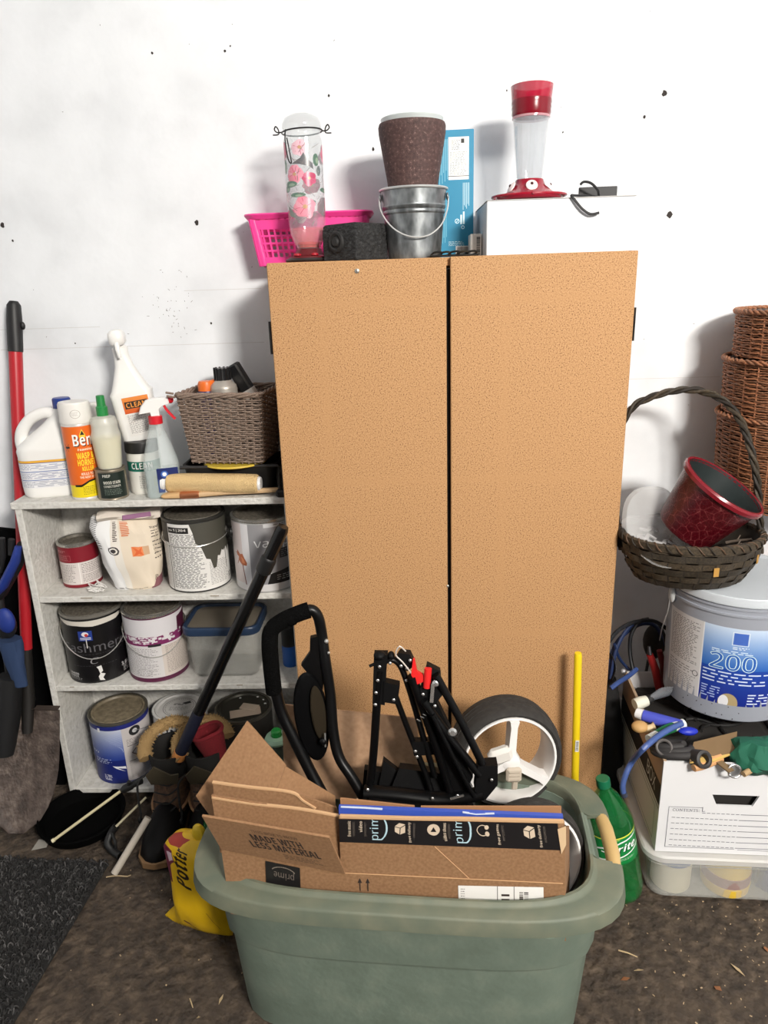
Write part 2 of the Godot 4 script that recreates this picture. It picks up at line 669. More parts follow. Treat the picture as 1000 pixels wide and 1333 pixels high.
func cabinet() -> void:
	var o := thing("utility_cabinet", "tall two-door tan particleboard cabinet standing against the wall", "cabinet", Vector3(0.097, 0, 0))
	var m := particle_board()
	var hw := 0.381
	var body := G.new()
	body.box(Vector3(-hw + 0.009, 0.70, -0.155), Vector3(0.018, 1.40, 0.27), 0.001)
	body.box(Vector3(hw - 0.009, 0.70, -0.155), Vector3(0.018, 1.40, 0.27), 0.001)
	body.box(Vector3(0, TOP - 0.0085, -0.152), Vector3(2 * hw, 0.017, 0.276), 0.001)
	body.box(Vector3(0, 0.05, -0.155), Vector3(2 * hw - 0.04, 0.018, 0.26), 0.001)
	body.box(Vector3(0, 0.70, -0.286), Vector3(2 * hw - 0.01, 1.38, 0.006), 0)
	part(o, "body", body, m)
	var black := mat(rgb(30, 27, 25), 0.5, 0.5)
	var dl := part(o, "door", G.new().box(Vector3(-0.1945, 0.716, -0.008), Vector3(0.3705, 1.392, 0.016), 0.0015), m)
	var dr := part(o, "door", G.new().box(Vector3(0.1895, 0.716, -0.008), Vector3(0.3805, 1.396, 0.016), 0.0015), m)
	part(o, "seam_strip", G.new().box(Vector3(-0.005, 0.7, -0.02), Vector3(0.03, 1.38, 0.006), 0), mat(rgb(20, 16, 13), 0.9), 40, "dark strip behind the gap between the doors")
	for s in [[-1.0, 1.262], [1.0, 1.268], [-1.0, 0.2], [1.0, 0.2]]:
		var g := G.new()
		var x: float = s[0] * (hw + 0.003)
		g.tube([Vector3(x, s[1] - 0.034, -0.012), Vector3(x, s[1] + 0.034, -0.012)], 0.0035, 8)
		g.box(Vector3(x - s[0] * 0.002, s[1], -0.03), Vector3(0.003, 0.05, 0.03), 0.0005)
		part(o, "hinge", g, black)
	screw(dl, "screw_head", Vector3(-0.096, 1.392, 0) - Vector3(0.097, 0, 0), Vector3(0, 0, 1), 0.005, mat(rgb(190, 186, 176), 0.3, 0.8))
	screw(dr, "catch_pin", Vector3(0.088, 0.683, 0) - Vector3(0.097, 0, 0), Vector3(0, 0, 1), 0.003, mat(rgb(200, 196, 186), 0.3, 0.8))


# ---------------------------------------------------------------- on top of the cabinet
func cabinet_top() -> void:
	pink_basket()
	flower_feeder()
	charred_block()
	tin_bucket()
	brown_pot()
	teal_box()
	red_feeder_and_box()
	dark_tangle()


func pink_basket() -> void:
	var o := thing("plastic_basket", "bright pink plastic basket with slotted sides behind the flowered glass feeder", "basket", Vector3(-0.216, TOP, -0.24))
	var pink := mat(rgb(240, 66, 150), 0.4)
	var w0 := 0.24; var d0 := 0.08; var w1 := 0.276; var d1 := 0.092; var h := 0.112
	var g := G.new().loft([rrect(w0, d0, 0.02, 0.0), rrect(w0, d0, 0.02, 0.003)])
	part(o, "floor", g, pink)
	var rim := G.new().loft([rrect(w1, d1, 0.028, h - 0.012), rrect(w1 + 0.008, d1 + 0.008, 0.03, h - 0.012), rrect(w1 + 0.022, d1 + 0.022, 0.034, h - 0.003), rrect(w1 + 0.02, d1 + 0.02, 0.034, h), rrect(w1 + 0.002, d1 + 0.002, 0.028, h), rrect(w1 - 0.004, d1 - 0.004, 0.026, h - 0.012), rrect(w1, d1, 0.028, h - 0.012)], true, false)
	part(o, "rim", rim, pink)
	# the side is bands and ribs, open between them
	for side in 4:
		var wall := G.new()
		var along := w0 if side % 2 == 0 else d0
		var along1 := w1 if side % 2 == 0 else d1
		var off0 := (d0 if side % 2 == 0 else w0) / 2
		var off1 := (d1 if side % 2 == 0 else w1) / 2
		var turn := Basis(Vector3.UP, PI / 2 * side)
		var bands := [[0.0, 0.018], [0.030, 0.034], [0.046, 0.050], [0.062, 0.066], [0.078, 0.098]]
		for b in bands:
			var f0: float = b[0] / h; var f1: float = b[1] / h
			var rings := []
			for f in [f0, f1]:
				var a: float = lerpf(along, along1, f) / 2 - 0.012
				var q: float = lerpf(off0, off1, f)
				rings.push_back(PackedVector3Array([turn * Vector3(-a, f * h, q - 0.0025), turn * Vector3(a, f * h, q - 0.0025), turn * Vector3(a, f * h, q), turn * Vector3(-a, f * h, q)]))
			wall.loft(rings)
		var n := 17 if side % 2 == 0 else 6
		for i in n + 1:
			var solid := i == 0 or i == n or i == int(n / 2.0) or i == int(n / 2.0) + 1
			var s := (float(i) / n - 0.5)
			var rings := []
			for f in [0.0, 0.9]:
				var a: float = (lerpf(along, along1, f) - 0.024) * s
				var q: float = lerpf(off0, off1, f) - 0.0003
				var k := 0.009 if solid else 0.0022
				rings.push_back(PackedVector3Array([turn * Vector3(a - k, f * h, q - 0.002), turn * Vector3(a + k, f * h, q - 0.002), turn * Vector3(a + k, f * h, q), turn * Vector3(a - k, f * h, q)]))
			wall.loft(rings)
		part(o, "slotted_side", wall, pink)
	for c in 4:
		var g2 := G.new()
		var sx := 1.0 if c % 2 == 0 else -1.0
		var sz := 1.0 if c < 2 else -1.0
		g2.tube([Vector3(sx * (w0 / 2 - 0.012), 0, sz * (d0 / 2 - 0.012)), Vector3(sx * (w1 / 2 - 0.013), h - 0.01, sz * (d1 / 2 - 0.013))], 0.0135, 10)
		part(o, "corner_post", g2, pink)


func flower_feeder() -> void:
	var o := thing("glass_bird_feeder", "tall clear glass hummingbird feeder painted with pink flowers, wire clamp at its top", "bird feeder", Vector3(-0.208, TOP, -0.122))
	var glass := pane(rgb(176, 186, 188), 0.24, 0.03)
	var red := mat(rgb(92, 20, 26), 0.3)
	part(o, "base_dish", G.new().lathe([Vector2(0, 0), Vector2(0.047, 0), Vector2(0.049, 0.006), Vector2(0.046, 0.013), Vector2(0.034, 0.017), Vector2(0.027, 0.03), Vector2(0.0, 0.03)], 28), red)
	for a in [-35, 25, 80, 215]:
		var d := Vector3(sin(deg_to_rad(a)), 0, cos(deg_to_rad(a)))
		part(o, "feeding_flower", G.new().ball(d * 0.038 + Vector3(0, 0.017, 0), Vector3(0.009, 0.004, 0.009), 10, 5), mat(rgb(168, 26, 42), 0.35))
	part(o, "dark_ring", G.new().lathe([Vector2(0.0505, 0.003), Vector2(0.053, 0.006), Vector2(0.0505, 0.010), Vector2(0.047, 0.010), Vector2(0.047, 0.003), Vector2(0.0505, 0.003)], 28), mat(rgb(40, 34, 34), 0.4))
	var tube := part(o, "glass_tube", G.new().lathe([Vector2(0.0, 0.030), Vector2(0.024, 0.030), Vector2(0.029, 0.040), Vector2(0.038, 0.062), Vector2(0.0405, 0.085), Vector2(0.0405, 0.245), Vector2(0.0375, 0.254), Vector2(0.0385, 0.262), Vector2(0.0415, 0.268), Vector2(0.041, 0.277), Vector2(0.036, 0.287), Vector2(0.022, 0.294), Vector2(0.0, 0.296)], 32), glass)
	part(tube, "red_stopper", G.new().lathe([Vector2(0, 0.032), Vector2(0.0225, 0.032), Vector2(0.0235, 0.043), Vector2(0.0, 0.046)], 22), mat(rgb(206, 50, 40), 0.3))
	part(tube, "pink_collar", G.new().lathe([Vector2(0.0292, 0.038), Vector2(0.0387, 0.062), Vector2(0.0395, 0.072)], 28), pane(rgb(232, 132, 140), 0.4, 0.2))
	# the painted flowers: one clear wrap with the print on it
	var p := printed(512, 512, Color(1, 1, 1, 0))
	var pinks := [rgb(206, 82, 116, 0.95), rgb(222, 126, 146, 0.95), rgb(180, 52, 92, 0.95), rgb(228, 184, 196, 0.9)]
	var r := RandomNumberGenerator.new(); r.seed = 12
	for f in [[70, 70, 48, 0], [180, 60, 40, 3], [150, 210, 40, 1], [215, 235, 34, 2], [60, 330, 36, 3], [190, 400, 52, 1], [330, 90, 46, 0], [420, 250, 44, 2], [350, 390, 48, 1], [480, 420, 40, 3], [110, 440, 30, 2]]:
		for k in 9:
			var a := TAU * k / 9 + r.randf() * 0.4
			var q := Vector2(f[0] + cos(a) * f[2] * r.randf_range(0.4, 0.75), f[1] + sin(a) * f[2] * r.randf_range(0.5, 0.95))
			var c: Color = pinks[f[3]].lerp(pinks[3], r.randf() * 0.55)
			p.disc(q, f[2] * r.randf_range(0.34, 0.5), f[2] * r.randf_range(0.4, 0.6), c)
			p.line(Vector2(f[0], f[1]), q * 1.25 - Vector2(f[0], f[1]) * 0.25, 2.0, pinks[2])
		p.disc(Vector2(f[0], f[1]), f[2] * 0.2, f[2] * 0.24, rgb(190, 150, 110, 0.95))
	for l in [[90, 160, 30, 70], [125, 265, 60, 30], [60, 240, 22, 60], [160, 330, 60, 22], [100, 290, 34, 34], [250, 130, 26, 60], [300, 300, 60, 24], [380, 170, 22, 50], [440, 350, 60, 22]]:
		p.disc(Vector2(l[0], l[1]), l[2] * 0.6, l[3] * 0.6, rgb(86, 116, 100, 0.95))
		p.disc(Vector2(l[0] + 6, l[1] + 4), l[2] * 0.3, l[3] * 0.3, rgb(140, 160, 140, 0.95))
	# a small hovering bird in dark ink
	p.poly(PackedVector2Array([Vector2(140, 150), Vector2(180, 120), Vector2(196, 88), Vector2(206, 124), Vector2(232, 150), Vector2(236, 186), Vector2(216, 168), Vector2(180, 156)]), rgb(92, 92, 96, 0.95))
	p.poly(PackedVector2Array([Vector2(90, 380), Vector2(130, 420), Vector2(150, 470), Vector2(112, 450)]), rgb(120, 128, 120, 0.9))
	for i in 60:
		var a := Vector2(r.randf_range(0, 512), r.randf_range(0, 512))
		p.line(a, a + Vector2(r.randf_range(-50, 50), r.randf_range(-60, 60)), 2.5, rgb(120, 112, 110, 0.9))
	around(tube, "flower_print", 0.0408, 0.0408, 0.075, 0.247, -130, 230, picture(p.tex(), 0.3, 0, true), "pink flowers and a bird painted on the glass")
	# wire clamp round the neck, with its hooks and the hanging loop
	var wire := mat(rgb(28, 26, 26), 0.45, 0.4)
	part(o, "wire_ring", G.new().tube(arc(Vector3(0, 0.262, 0), Vector3(0.0425, 0.002, 0), Vector3(0, 0, 0.0425), 0, 360, 32), 0.0016, 6, false), wire)
	for s in [-1.0, 1.0]:
		part(o, "wire_hook", G.new().tube(smooth([Vector3(s * 0.042, 0.262, 0.004), Vector3(s * 0.052, 0.262, 0.004), Vector3(s * 0.058, 0.268, 0.0), Vector3(s * 0.055, 0.274, 0), Vector3(s * 0.05, 0.268, 0), Vector3(s * 0.05, 0.259, 0), Vector3(s * 0.062, 0.258, 0)], 4), 0.0014, 6), wire)
	part(o, "hanging_loop", G.new().tube(smooth([Vector3(-0.03, 0.262, 0.032), Vector3(-0.031, 0.24, 0.04), Vector3(-0.027, 0.205, 0.041), Vector3(-0.021, 0.197, 0.041), Vector3(-0.022, 0.212, 0.041), Vector3(-0.027, 0.245, 0.041)], 5), 0.0014, 6), wire)


func charred_block() -> void:
	var o := thing("charcoal_block", "charcoal black wooden block with a round knot, lying beside the tin bucket", "wood block", Vector3(-0.102, TOP, -0.076), Vector3(0, -42, 0))
	var m := grained(grain(noise(0.06, 5, 4), [[0.0, rgb(14, 14, 14)], [0.55, rgb(40, 40, 41)], [1.0, rgb(74, 74, 74)]], 256), 6.0, 0.9, bumps(noise(0.09, 4, 6), 256, 8.0), 1.0)
	var g := G.new()
	g.loft([rrect(0.098, 0.092, 0.004, 0.0, 2), rrect(0.102, 0.096, 0.004, 0.004, 2), rrect(0.104, 0.098, 0.005, 0.054, 2), rrect(0.1, 0.096, 0.006, 0.070, 2), rrect(0.094, 0.09, 0.006, 0.0735, 2)])
	part(o, "block", g, m)
	var knot := G.new().at(Vector3(-0.006, 0.038, 0.049), Vector3(90, 0, 0))
	knot.lathe([Vector2(0, 0.007), Vector2(0.008, 0.0065), Vector2(0.011, 0.0015), Vector2(0.0165, 0.005), Vector2(0.0205, 0.004), Vector2(0.023, -0.002)], 18)
	part(o, "knot", knot, mat(rgb(30, 29, 29), 0.7))


func tin_bucket() -> void:
	var o := thing("metal_bucket", "small galvanised metal bucket with a wire bail holding the brown pot", "bucket", Vector3(0.0245, TOP, -0.085))
	var galv := StandardMaterial3D.new()
	galv.albedo_texture = grain(noise(0.035, 3, 31, FastNoiseLite.TYPE_CELLULAR), [[0.0, rgb(96, 100, 102)], [0.5, rgb(142, 146, 148)], [1.0, rgb(182, 186, 188)]], 256)
	galv.metallic = 0.85
	galv.roughness = 0.38
	galv.uv1_scale = Vector3(2, 1, 1)
	var prof := [Vector2(0.0, 0.004), Vector2(0.052, 0.004), Vector2(0.053, 0.0), Vector2(0.0555, 0.0), Vector2(0.0565, 0.006), Vector2(0.0635, 0.088), Vector2(0.0655, 0.090), Vector2(0.066, 0.094), Vector2(0.0645, 0.097), Vector2(0.0665, 0.100), Vector2(0.0675, 0.104), Vector2(0.0660, 0.107), Vector2(0.0690, 0.1355)]
	part(o, "body", G.new().lathe(prof + [Vector2(0.067, 0.1355), Vector2(0.0545, 0.006), Vector2(0.0, 0.006)], 40), galv)
	part(o, "rim", G.new().tube(arc(Vector3(0, 0.137, 0), Vector3(0.0705, 0, 0), Vector3(0, 0, 0.0705), 0, 360, 40), 0.0028, 8, false), mat(rgb(216, 218, 218), 0.3, 0.7))
	for s in [-1.0, 1.0]:
		part(o, "bail_ear", G.new().ball(Vector3(s * 0.0705, 0.122, 0.008), Vector3(0.003, 0.008, 0.008), 10, 6), galv)
	part(o, "bail", G.new().tube(smooth([Vector3(-0.0725, 0.122, 0.006), Vector3(-0.068, 0.094, 0.032), Vector3(-0.046, 0.062, 0.058), Vector3(-0.012, 0.043, 0.069), Vector3(0.026, 0.043, 0.067), Vector3(0.055, 0.064, 0.052), Vector3(0.069, 0.095, 0.03), Vector3(0.0725, 0.122, 0.006)], 5), 0.0015, 6), mat(rgb(232, 232, 230), 0.3, 0.6))


func brown_pot() -> void:
	var o := thing("plant_pot", "rusty brown tapered plant pot standing inside the metal bucket", "plant pot", Vector3(0.0235, TOP + 0.008, -0.085))
	var br := grained(grain(noise(0.05, 5, 14), [[0.0, rgb(52, 35, 33)], [0.5, rgb(76, 54, 52)], [0.74, rgb(88, 64, 60)], [0.84, rgb(132, 108, 102)], [1.0, rgb(170, 146, 138)]], 256), 9.0, 0.7, bumps(noise(0.2, 3, 2), 256, 4.0), 0.6)
	part(o, "body", G.new().lathe([Vector2(0, 0.0), Vector2(0.046, 0.0), Vector2(0.048, 0.004), Vector2(0.0525, 0.135), Vector2(0.0535, 0.145), Vector2(0.0690, 0.236), Vector2(0.0695, 0.248), Vector2(0.0675, 0.2535), Vector2(0.0625, 0.254), Vector2(0.06, 0.2500), Vector2(0.049, 0.15), Vector2(0.045, 0.012), Vector2(0, 0.01)], 40), br)
	part(o, "liner", G.new().lathe([Vector2(0.0615, 0.2545), Vector2(0.0635, 0.258), Vector2(0.0645, 0.2625), Vector2(0.062, 0.2640), Vector2(0.0595, 0.258), Vector2(0.057, 0.235), Vector2(0.058, 0.235), Vector2(0.0615, 0.2545)], 36), mat(rgb(206, 214, 214), 0.35, 0.3), 40, "pale inner liner")
	part(o, "soil_ring", G.new().lathe([Vector2(0.056, 0.124), Vector2(0.0625, 0.127), Vector2(0.061, 0.133), Vector2(0.0535, 0.134)], 30), mat(rgb(118, 84, 46), 0.9), 40, "gritty ring of dried soil")


func teal_box() -> void:
	var o := thing("cardboard_carton", "narrow teal blue carton with white label and barcode standing on end", "carton", Vector3(0.108, TOP, -0.205), Vector3(0, -3, 0))
	part(o, "box", G.new().box(Vector3(0, 0.1325, 0), Vector3(0.104, 0.265, 0.055), 0.0012), mat(rgb(32, 134, 172), 0.45))
	var p := printed(320, 800, rgb(32, 134, 172))
	p.rect(150, 40, 140, 260, rgb(240, 240, 238))
	p.small(172, 60, 60, 60, 9, 3, rgb(70, 80, 84), 4)
	p.rect(236, 52, 22, 26, rgb(30, 30, 30))
	p.small(160, 130, 120, 140, 9, 3, rgb(120, 128, 130), 9).rect(150, 276, 140, 4, rgb(60, 60, 60))
	for i in 9:
		p.rect(70 + i * 9, 50, 3, 180 + (i * 53) % 120, rgb(150, 206, 222))
	for i in 14:
		p.rect(16 + i * 9, 420, 3, 300 - (i * 37) % 70, rgb(128, 196, 216))
	for i in 6:
		p.rect(250 + i * 8, 320, 3, 170 - (i * 29) % 40, rgb(214, 236, 242))
	p.disc(Vector2(210, 560), 16, 16, rgb(214, 236, 242), 0.7).line(Vector2(200, 572), Vector2(220, 548), 4, rgb(214, 236, 242))
	p.rect(232, 520, 12, 60, rgb(214, 236, 242)).rect(250, 500, 12, 80, rgb(214, 236, 242)).disc(Vector2(250, 600), 12, 12, rgb(214, 236, 242), 0.6)
	p.small(150, 690, 110, 30, 8, 3, rgb(214, 236, 242), 5)
	p.rect(200, 720, 110, 78, rgb(240, 240, 240)).bars(208, 726, 94, 58, rgb(20, 20, 20), 6)
	sticker(o, "front_print", Vector3(0, 0.1325, 0.0281), 0.102, 0.262, Vector3.ZERO, picture(p.tex(), 0.45), "white shipping label and barcode on teal")
	var c := thing("small_white_carton", "small white carton with black print squeezed between teal carton and white box", "carton", Vector3(0.158, TOP, -0.13))
	part(c, "box", G.new().box(Vector3(0, 0.024, 0), Vector3(0.024, 0.048, 0.06), 0.001), mat(rgb(226, 222, 216), 0.6))
	var q := printed(48, 96, rgb(226, 222, 216)).bars(26, 10, 16, 76, rgb(30, 30, 30), 3, true)
	sticker(c, "print", Vector3(0, 0.024, 0.0303), 0.023, 0.046, Vector3.ZERO, picture(q.tex(), 0.6))


func red_feeder_and_box() -> void:
	var o := thing("white_carton", "low wide white cardboard box under the red hummingbird feeder", "box", Vector3(0.322, TOP, -0.15))
	var white := grained(grain(noise(0.03, 3, 8), [[0.0, rgb(212, 214, 219)], [1.0, rgb(222, 224, 228)]], 128), 4.0, 0.6)
	part(o, "box", G.new().box(Vector3(0, 0.0525, 0), Vector3(0.300, 0.105, 0.25), 0.0015), white)
	part(o, "lid_flap", G.new().box(Vector3(0, 0.1058, 0.001), Vector3(0.301, 0.0016, 0.25), 0.0005), mat(rgb(186, 184, 182), 0.7))
	for i in 5:
		part(o, "crease", G.new().box(Vector3(-0.02 + i * 0.022 + 0.01 * (i % 2), 0.05, 0.1252), Vector3(0.0012, 0.09, 0.0006), 0), mat(rgb(226, 227, 230), 0.6))
	var f := thing("red_bird_feeder", "clear hummingbird feeder with a red cap and red saucer on the white box", "bird feeder", Vector3(0.272, TOP + 0.107, -0.12))
	var red := pane(rgb(176, 10, 50), 0.74, 0.1)
	var deep := mat(rgb(140, 7, 36), 0.16)
	part(f, "saucer", G.new().lathe([Vector2(0, 0.0), Vector2(0.05, 0.0), Vector2(0.068, 0.006), Vector2(0.071, 0.011), Vector2(0.066, 0.015), Vector2(0.05, 0.021), Vector2(0.034, 0.034), Vector2(0.029, 0.046), Vector2(0.0, 0.047)], 36), deep)
	part(f, "perch_ring", G.new().tube(arc(Vector3(0, 0.0135, 0), Vector3(0.078, 0, 0), Vector3(0, 0, 0.066), 0, 360, 36), 0.0028, 7, false), mat(rgb(150, 12, 36), 0.2))
	for a in [-2, 72, 144, 216, 288]:
		var d := Vector3(sin(deg_to_rad(a)), 0, cos(deg_to_rad(a)))
		part(f, "perch_spoke", G.new().tube([d * 0.062 + Vector3(0, 0.011, 0), d * 0.074 + Vector3(0, 0.013, 0)], 0.003, 6), deep)
		var fl := part(f, "port_flower", G.new().at(d * 0.042 + Vector3(0, 0.031, 0), Vector3(58, a, 0)).lathe([Vector2(0, 0.003), Vector2(0.004, 0.004), Vector2(0.012, 0.001), Vector2(0.0125, -0.001), Vector2(0, -0.001)], 12), mat(rgb(240, 226, 224), 0.4), 40, "white flower round a feeding port")
		part(fl, "port_hole", G.new().ball(d * 0.042 + Vector3(0, 0.031, 0) + Vector3(d.x * 0.55, 0.8, d.z * 0.55).normalized() * 0.003, Vector3(0.0038, 0.0038, 0.0038), 8, 5), mat(rgb(60, 10, 20), 0.4))
	part(f, "glass_tube", G.new().lathe([Vector2(0.0245, 0.044), Vector2(0.0275, 0.05), Vector2(0.0375, 0.166), Vector2(0.0355, 0.168), Vector2(0.0258, 0.05), Vector2(0.0245, 0.044)], 32), pane(rgb(180, 188, 196), 0.22, 0.03))
	part(f, "cap_ring", G.new().lathe([Vector2(0, 0.168), Vector2(0.0385, 0.166), Vector2(0.0405, 0.171), Vector2(0.0400, 0.178), Vector2(0.0412, 0.181), Vector2(0.0404, 0.186), Vector2(0.0416, 0.19), Vector2(0.041, 0.196), Vector2(0.0, 0.196)], 32), mat(rgb(120, 8, 28), 0.2))
	part(f, "cap", G.new().lathe([Vector2(0.0, 0.196), Vector2(0.041, 0.196), Vector2(0.0435, 0.2225), Vector2(0.0415, 0.2235), Vector2(0.0385, 0.2), Vector2(0.0, 0.2)], 32), red)
	part(f, "glass_lip", G.new().lathe([Vector2(0.036, 0.161), Vector2(0.0395, 0.162), Vector2(0.0395, 0.166), Vector2(0.036, 0.166)], 32), pane(rgb(232, 160, 170), 0.5, 0.1))
	var h := thing("iron_hanger", "black iron hanging bracket with curled hooks lying on the white box", "bracket", Vector3(0.345, TOP + 0.107, -0.03))
	var iron := mat(rgb(38, 38, 40), 0.55, 0.3)
	part(h, "plate", G.new().box(Vector3(0.058, 0.0105, -0.03), Vector3(0.078, 0.021, 0.006), 0.001), iron)
	part(h, "hook", G.new().tube(smooth([Vector3(0.058, 0.003, -0.02), Vector3(0.05, 0.012, 0.0), Vector3(0.034, 0.024, 0.008), Vector3(0.02, 0.027, 0.008), Vector3(0.013, 0.022, 0.008)], 5), 0.0026, 7), iron)
	part(h, "hook", G.new().tube(smooth([Vector3(0.04, 0.003, -0.02), Vector3(0.006, 0.0025, 0.004), Vector3(-0.004, 0.0025, 0.008), Vector3(0.002, -0.006, 0.012), Vector3(0.018, -0.024, 0.014), Vector3(0.035, -0.034, 0.014), Vector3(0.052, -0.032, 0.014)], 5), 0.0026, 7), iron)


func dark_tangle() -> void:
	var o := thing("dark_clip", "small tangle of dark wire clips on the cabinet edge below the teal carton", "clips", Vector3(0.105, TOP, -0.02))
	var m := mat(rgb(40, 34, 24), 0.5)
	for i in 5:
		var c := Vector3(-0.036 + i * 0.018, 0.004, rng.randf_range(-0.01, 0.006))
		part(o, "loop", G.new().tube(arc(c + Vector3(0, 0.003, 0), Vector3(0.011, 0.001, 0.002), Vector3(0, 0.0035, 0.009), 0, 350, 12), 0.0022, 6, false), m if i % 2 else mat(rgb(22, 21, 20), 0.4))
	part(o, "stem", G.new().tube([Vector3(-0.05, 0.003, 0.004), Vector3(0.05, 0.003, 0.0)], 0.0024, 6), mat(rgb(24, 22, 20), 0.4))


# ---------------------------------------------------------------- the white shelf unit and what stands on it
func front_patch(parent: Node3D, called: String, a: Array, b: Array, m: Material, label := "") -> MeshInstance3D:
	# a and b are [width, depth, corner radius, height, middle] of the lower and the upper edge
	var rows := []
	for e in [b, a]:
		var r := rrect(e[0] + 0.001, e[1] + 0.001, e[2], e[3])
		var line := PackedVector3Array()
		for i in range(r.size() / 2 - 1, -1, -1):
			line.push_back(r[i] + (e[4] if e.size() > 4 else Vector3.ZERO))
		rows.push_back(line)
	return part(parent, called, G.new().loft(rows, false, false), m, 60, label)


func shelf_unit() -> void:
	var o := thing("shelf_unit", "low white painted wooden shelf unit holding paint cans and cleaning bottles", "shelf", Vector3(-0.626, 0, -0.1935))
	var m := grained(grain(noise(0.03, 5, 17), [[0.0, rgb(190, 188, 181)], [0.4, rgb(206, 204, 198)], [1.0, rgb(218, 216, 211)]], 512), 3.0, 0.7, bumps(noise(0.12, 4, 3), 256, 3.0), 0.4)
	var hw := 0.341
	var d := 0.193
	for s in [-1, 1]:
		part(o, "side_panel", G.new().box(Vector3(s * (hw - 0.0085), 0.452, 0), Vector3(0.017, 0.84, d), 0.0015), m)
	part(o, "board", G.new().box(Vector3(-0.002, S1 - 0.0085, 0.001), Vector3(2 * hw + 0.012, 0.017, d + 0.002), 0.0015), m)
	for y in [S2, S3, S4]:
		part(o, "board", G.new().box(Vector3(0, y - 0.008, 0), Vector3(2 * hw - 0.034, 0.016, d - 0.002), 0.0015), m)
	part(o, "back_panel", G.new().box(Vector3(0, 0.45, -0.0955), Vector3(2 * hw - 0.034, 0.83, 0.004), 0), m)
	for s in [-1, 1]:
		for z in [-0.07, 0.07]:
			part(o, "foot", G.new().box(Vector3(s * 0.27, 0.0145, z), Vector3(0.03, 0.029, 0.03), 0.002), m)
	var hole := mat(rgb(60, 56, 50), 0.9)
	for y in [0.42, 0.445, 0.47, 0.68, 0.705]:
		part(o, "peg_hole", G.new().at(Vector3(hw - 0.0172, y, 0.075), Vector3(0, 0, 90)).lathe([Vector2(0, 0.0004), Vector2(0.003, 0.0004), Vector2(0.003, 0.0), Vector2(0, 0)], 8), hole)
	# paint worn off the front edges
	for w in [[-0.2, S2 - 0.004, 0.03], [0.06, S1 - 0.003, 0.02], [0.17, S3 - 0.003, 0.016], [-0.28, S3 - 0.002, 0.012], [0.13, S2 - 0.004, 0.022]]:
		part(o, "chipped_paint", G.new().box(Vector3(w[0], w[1], 0.0962), Vector3(w[2], 0.0025, 0.0008), 0), mat(rgb(150, 140, 124), 0.9))


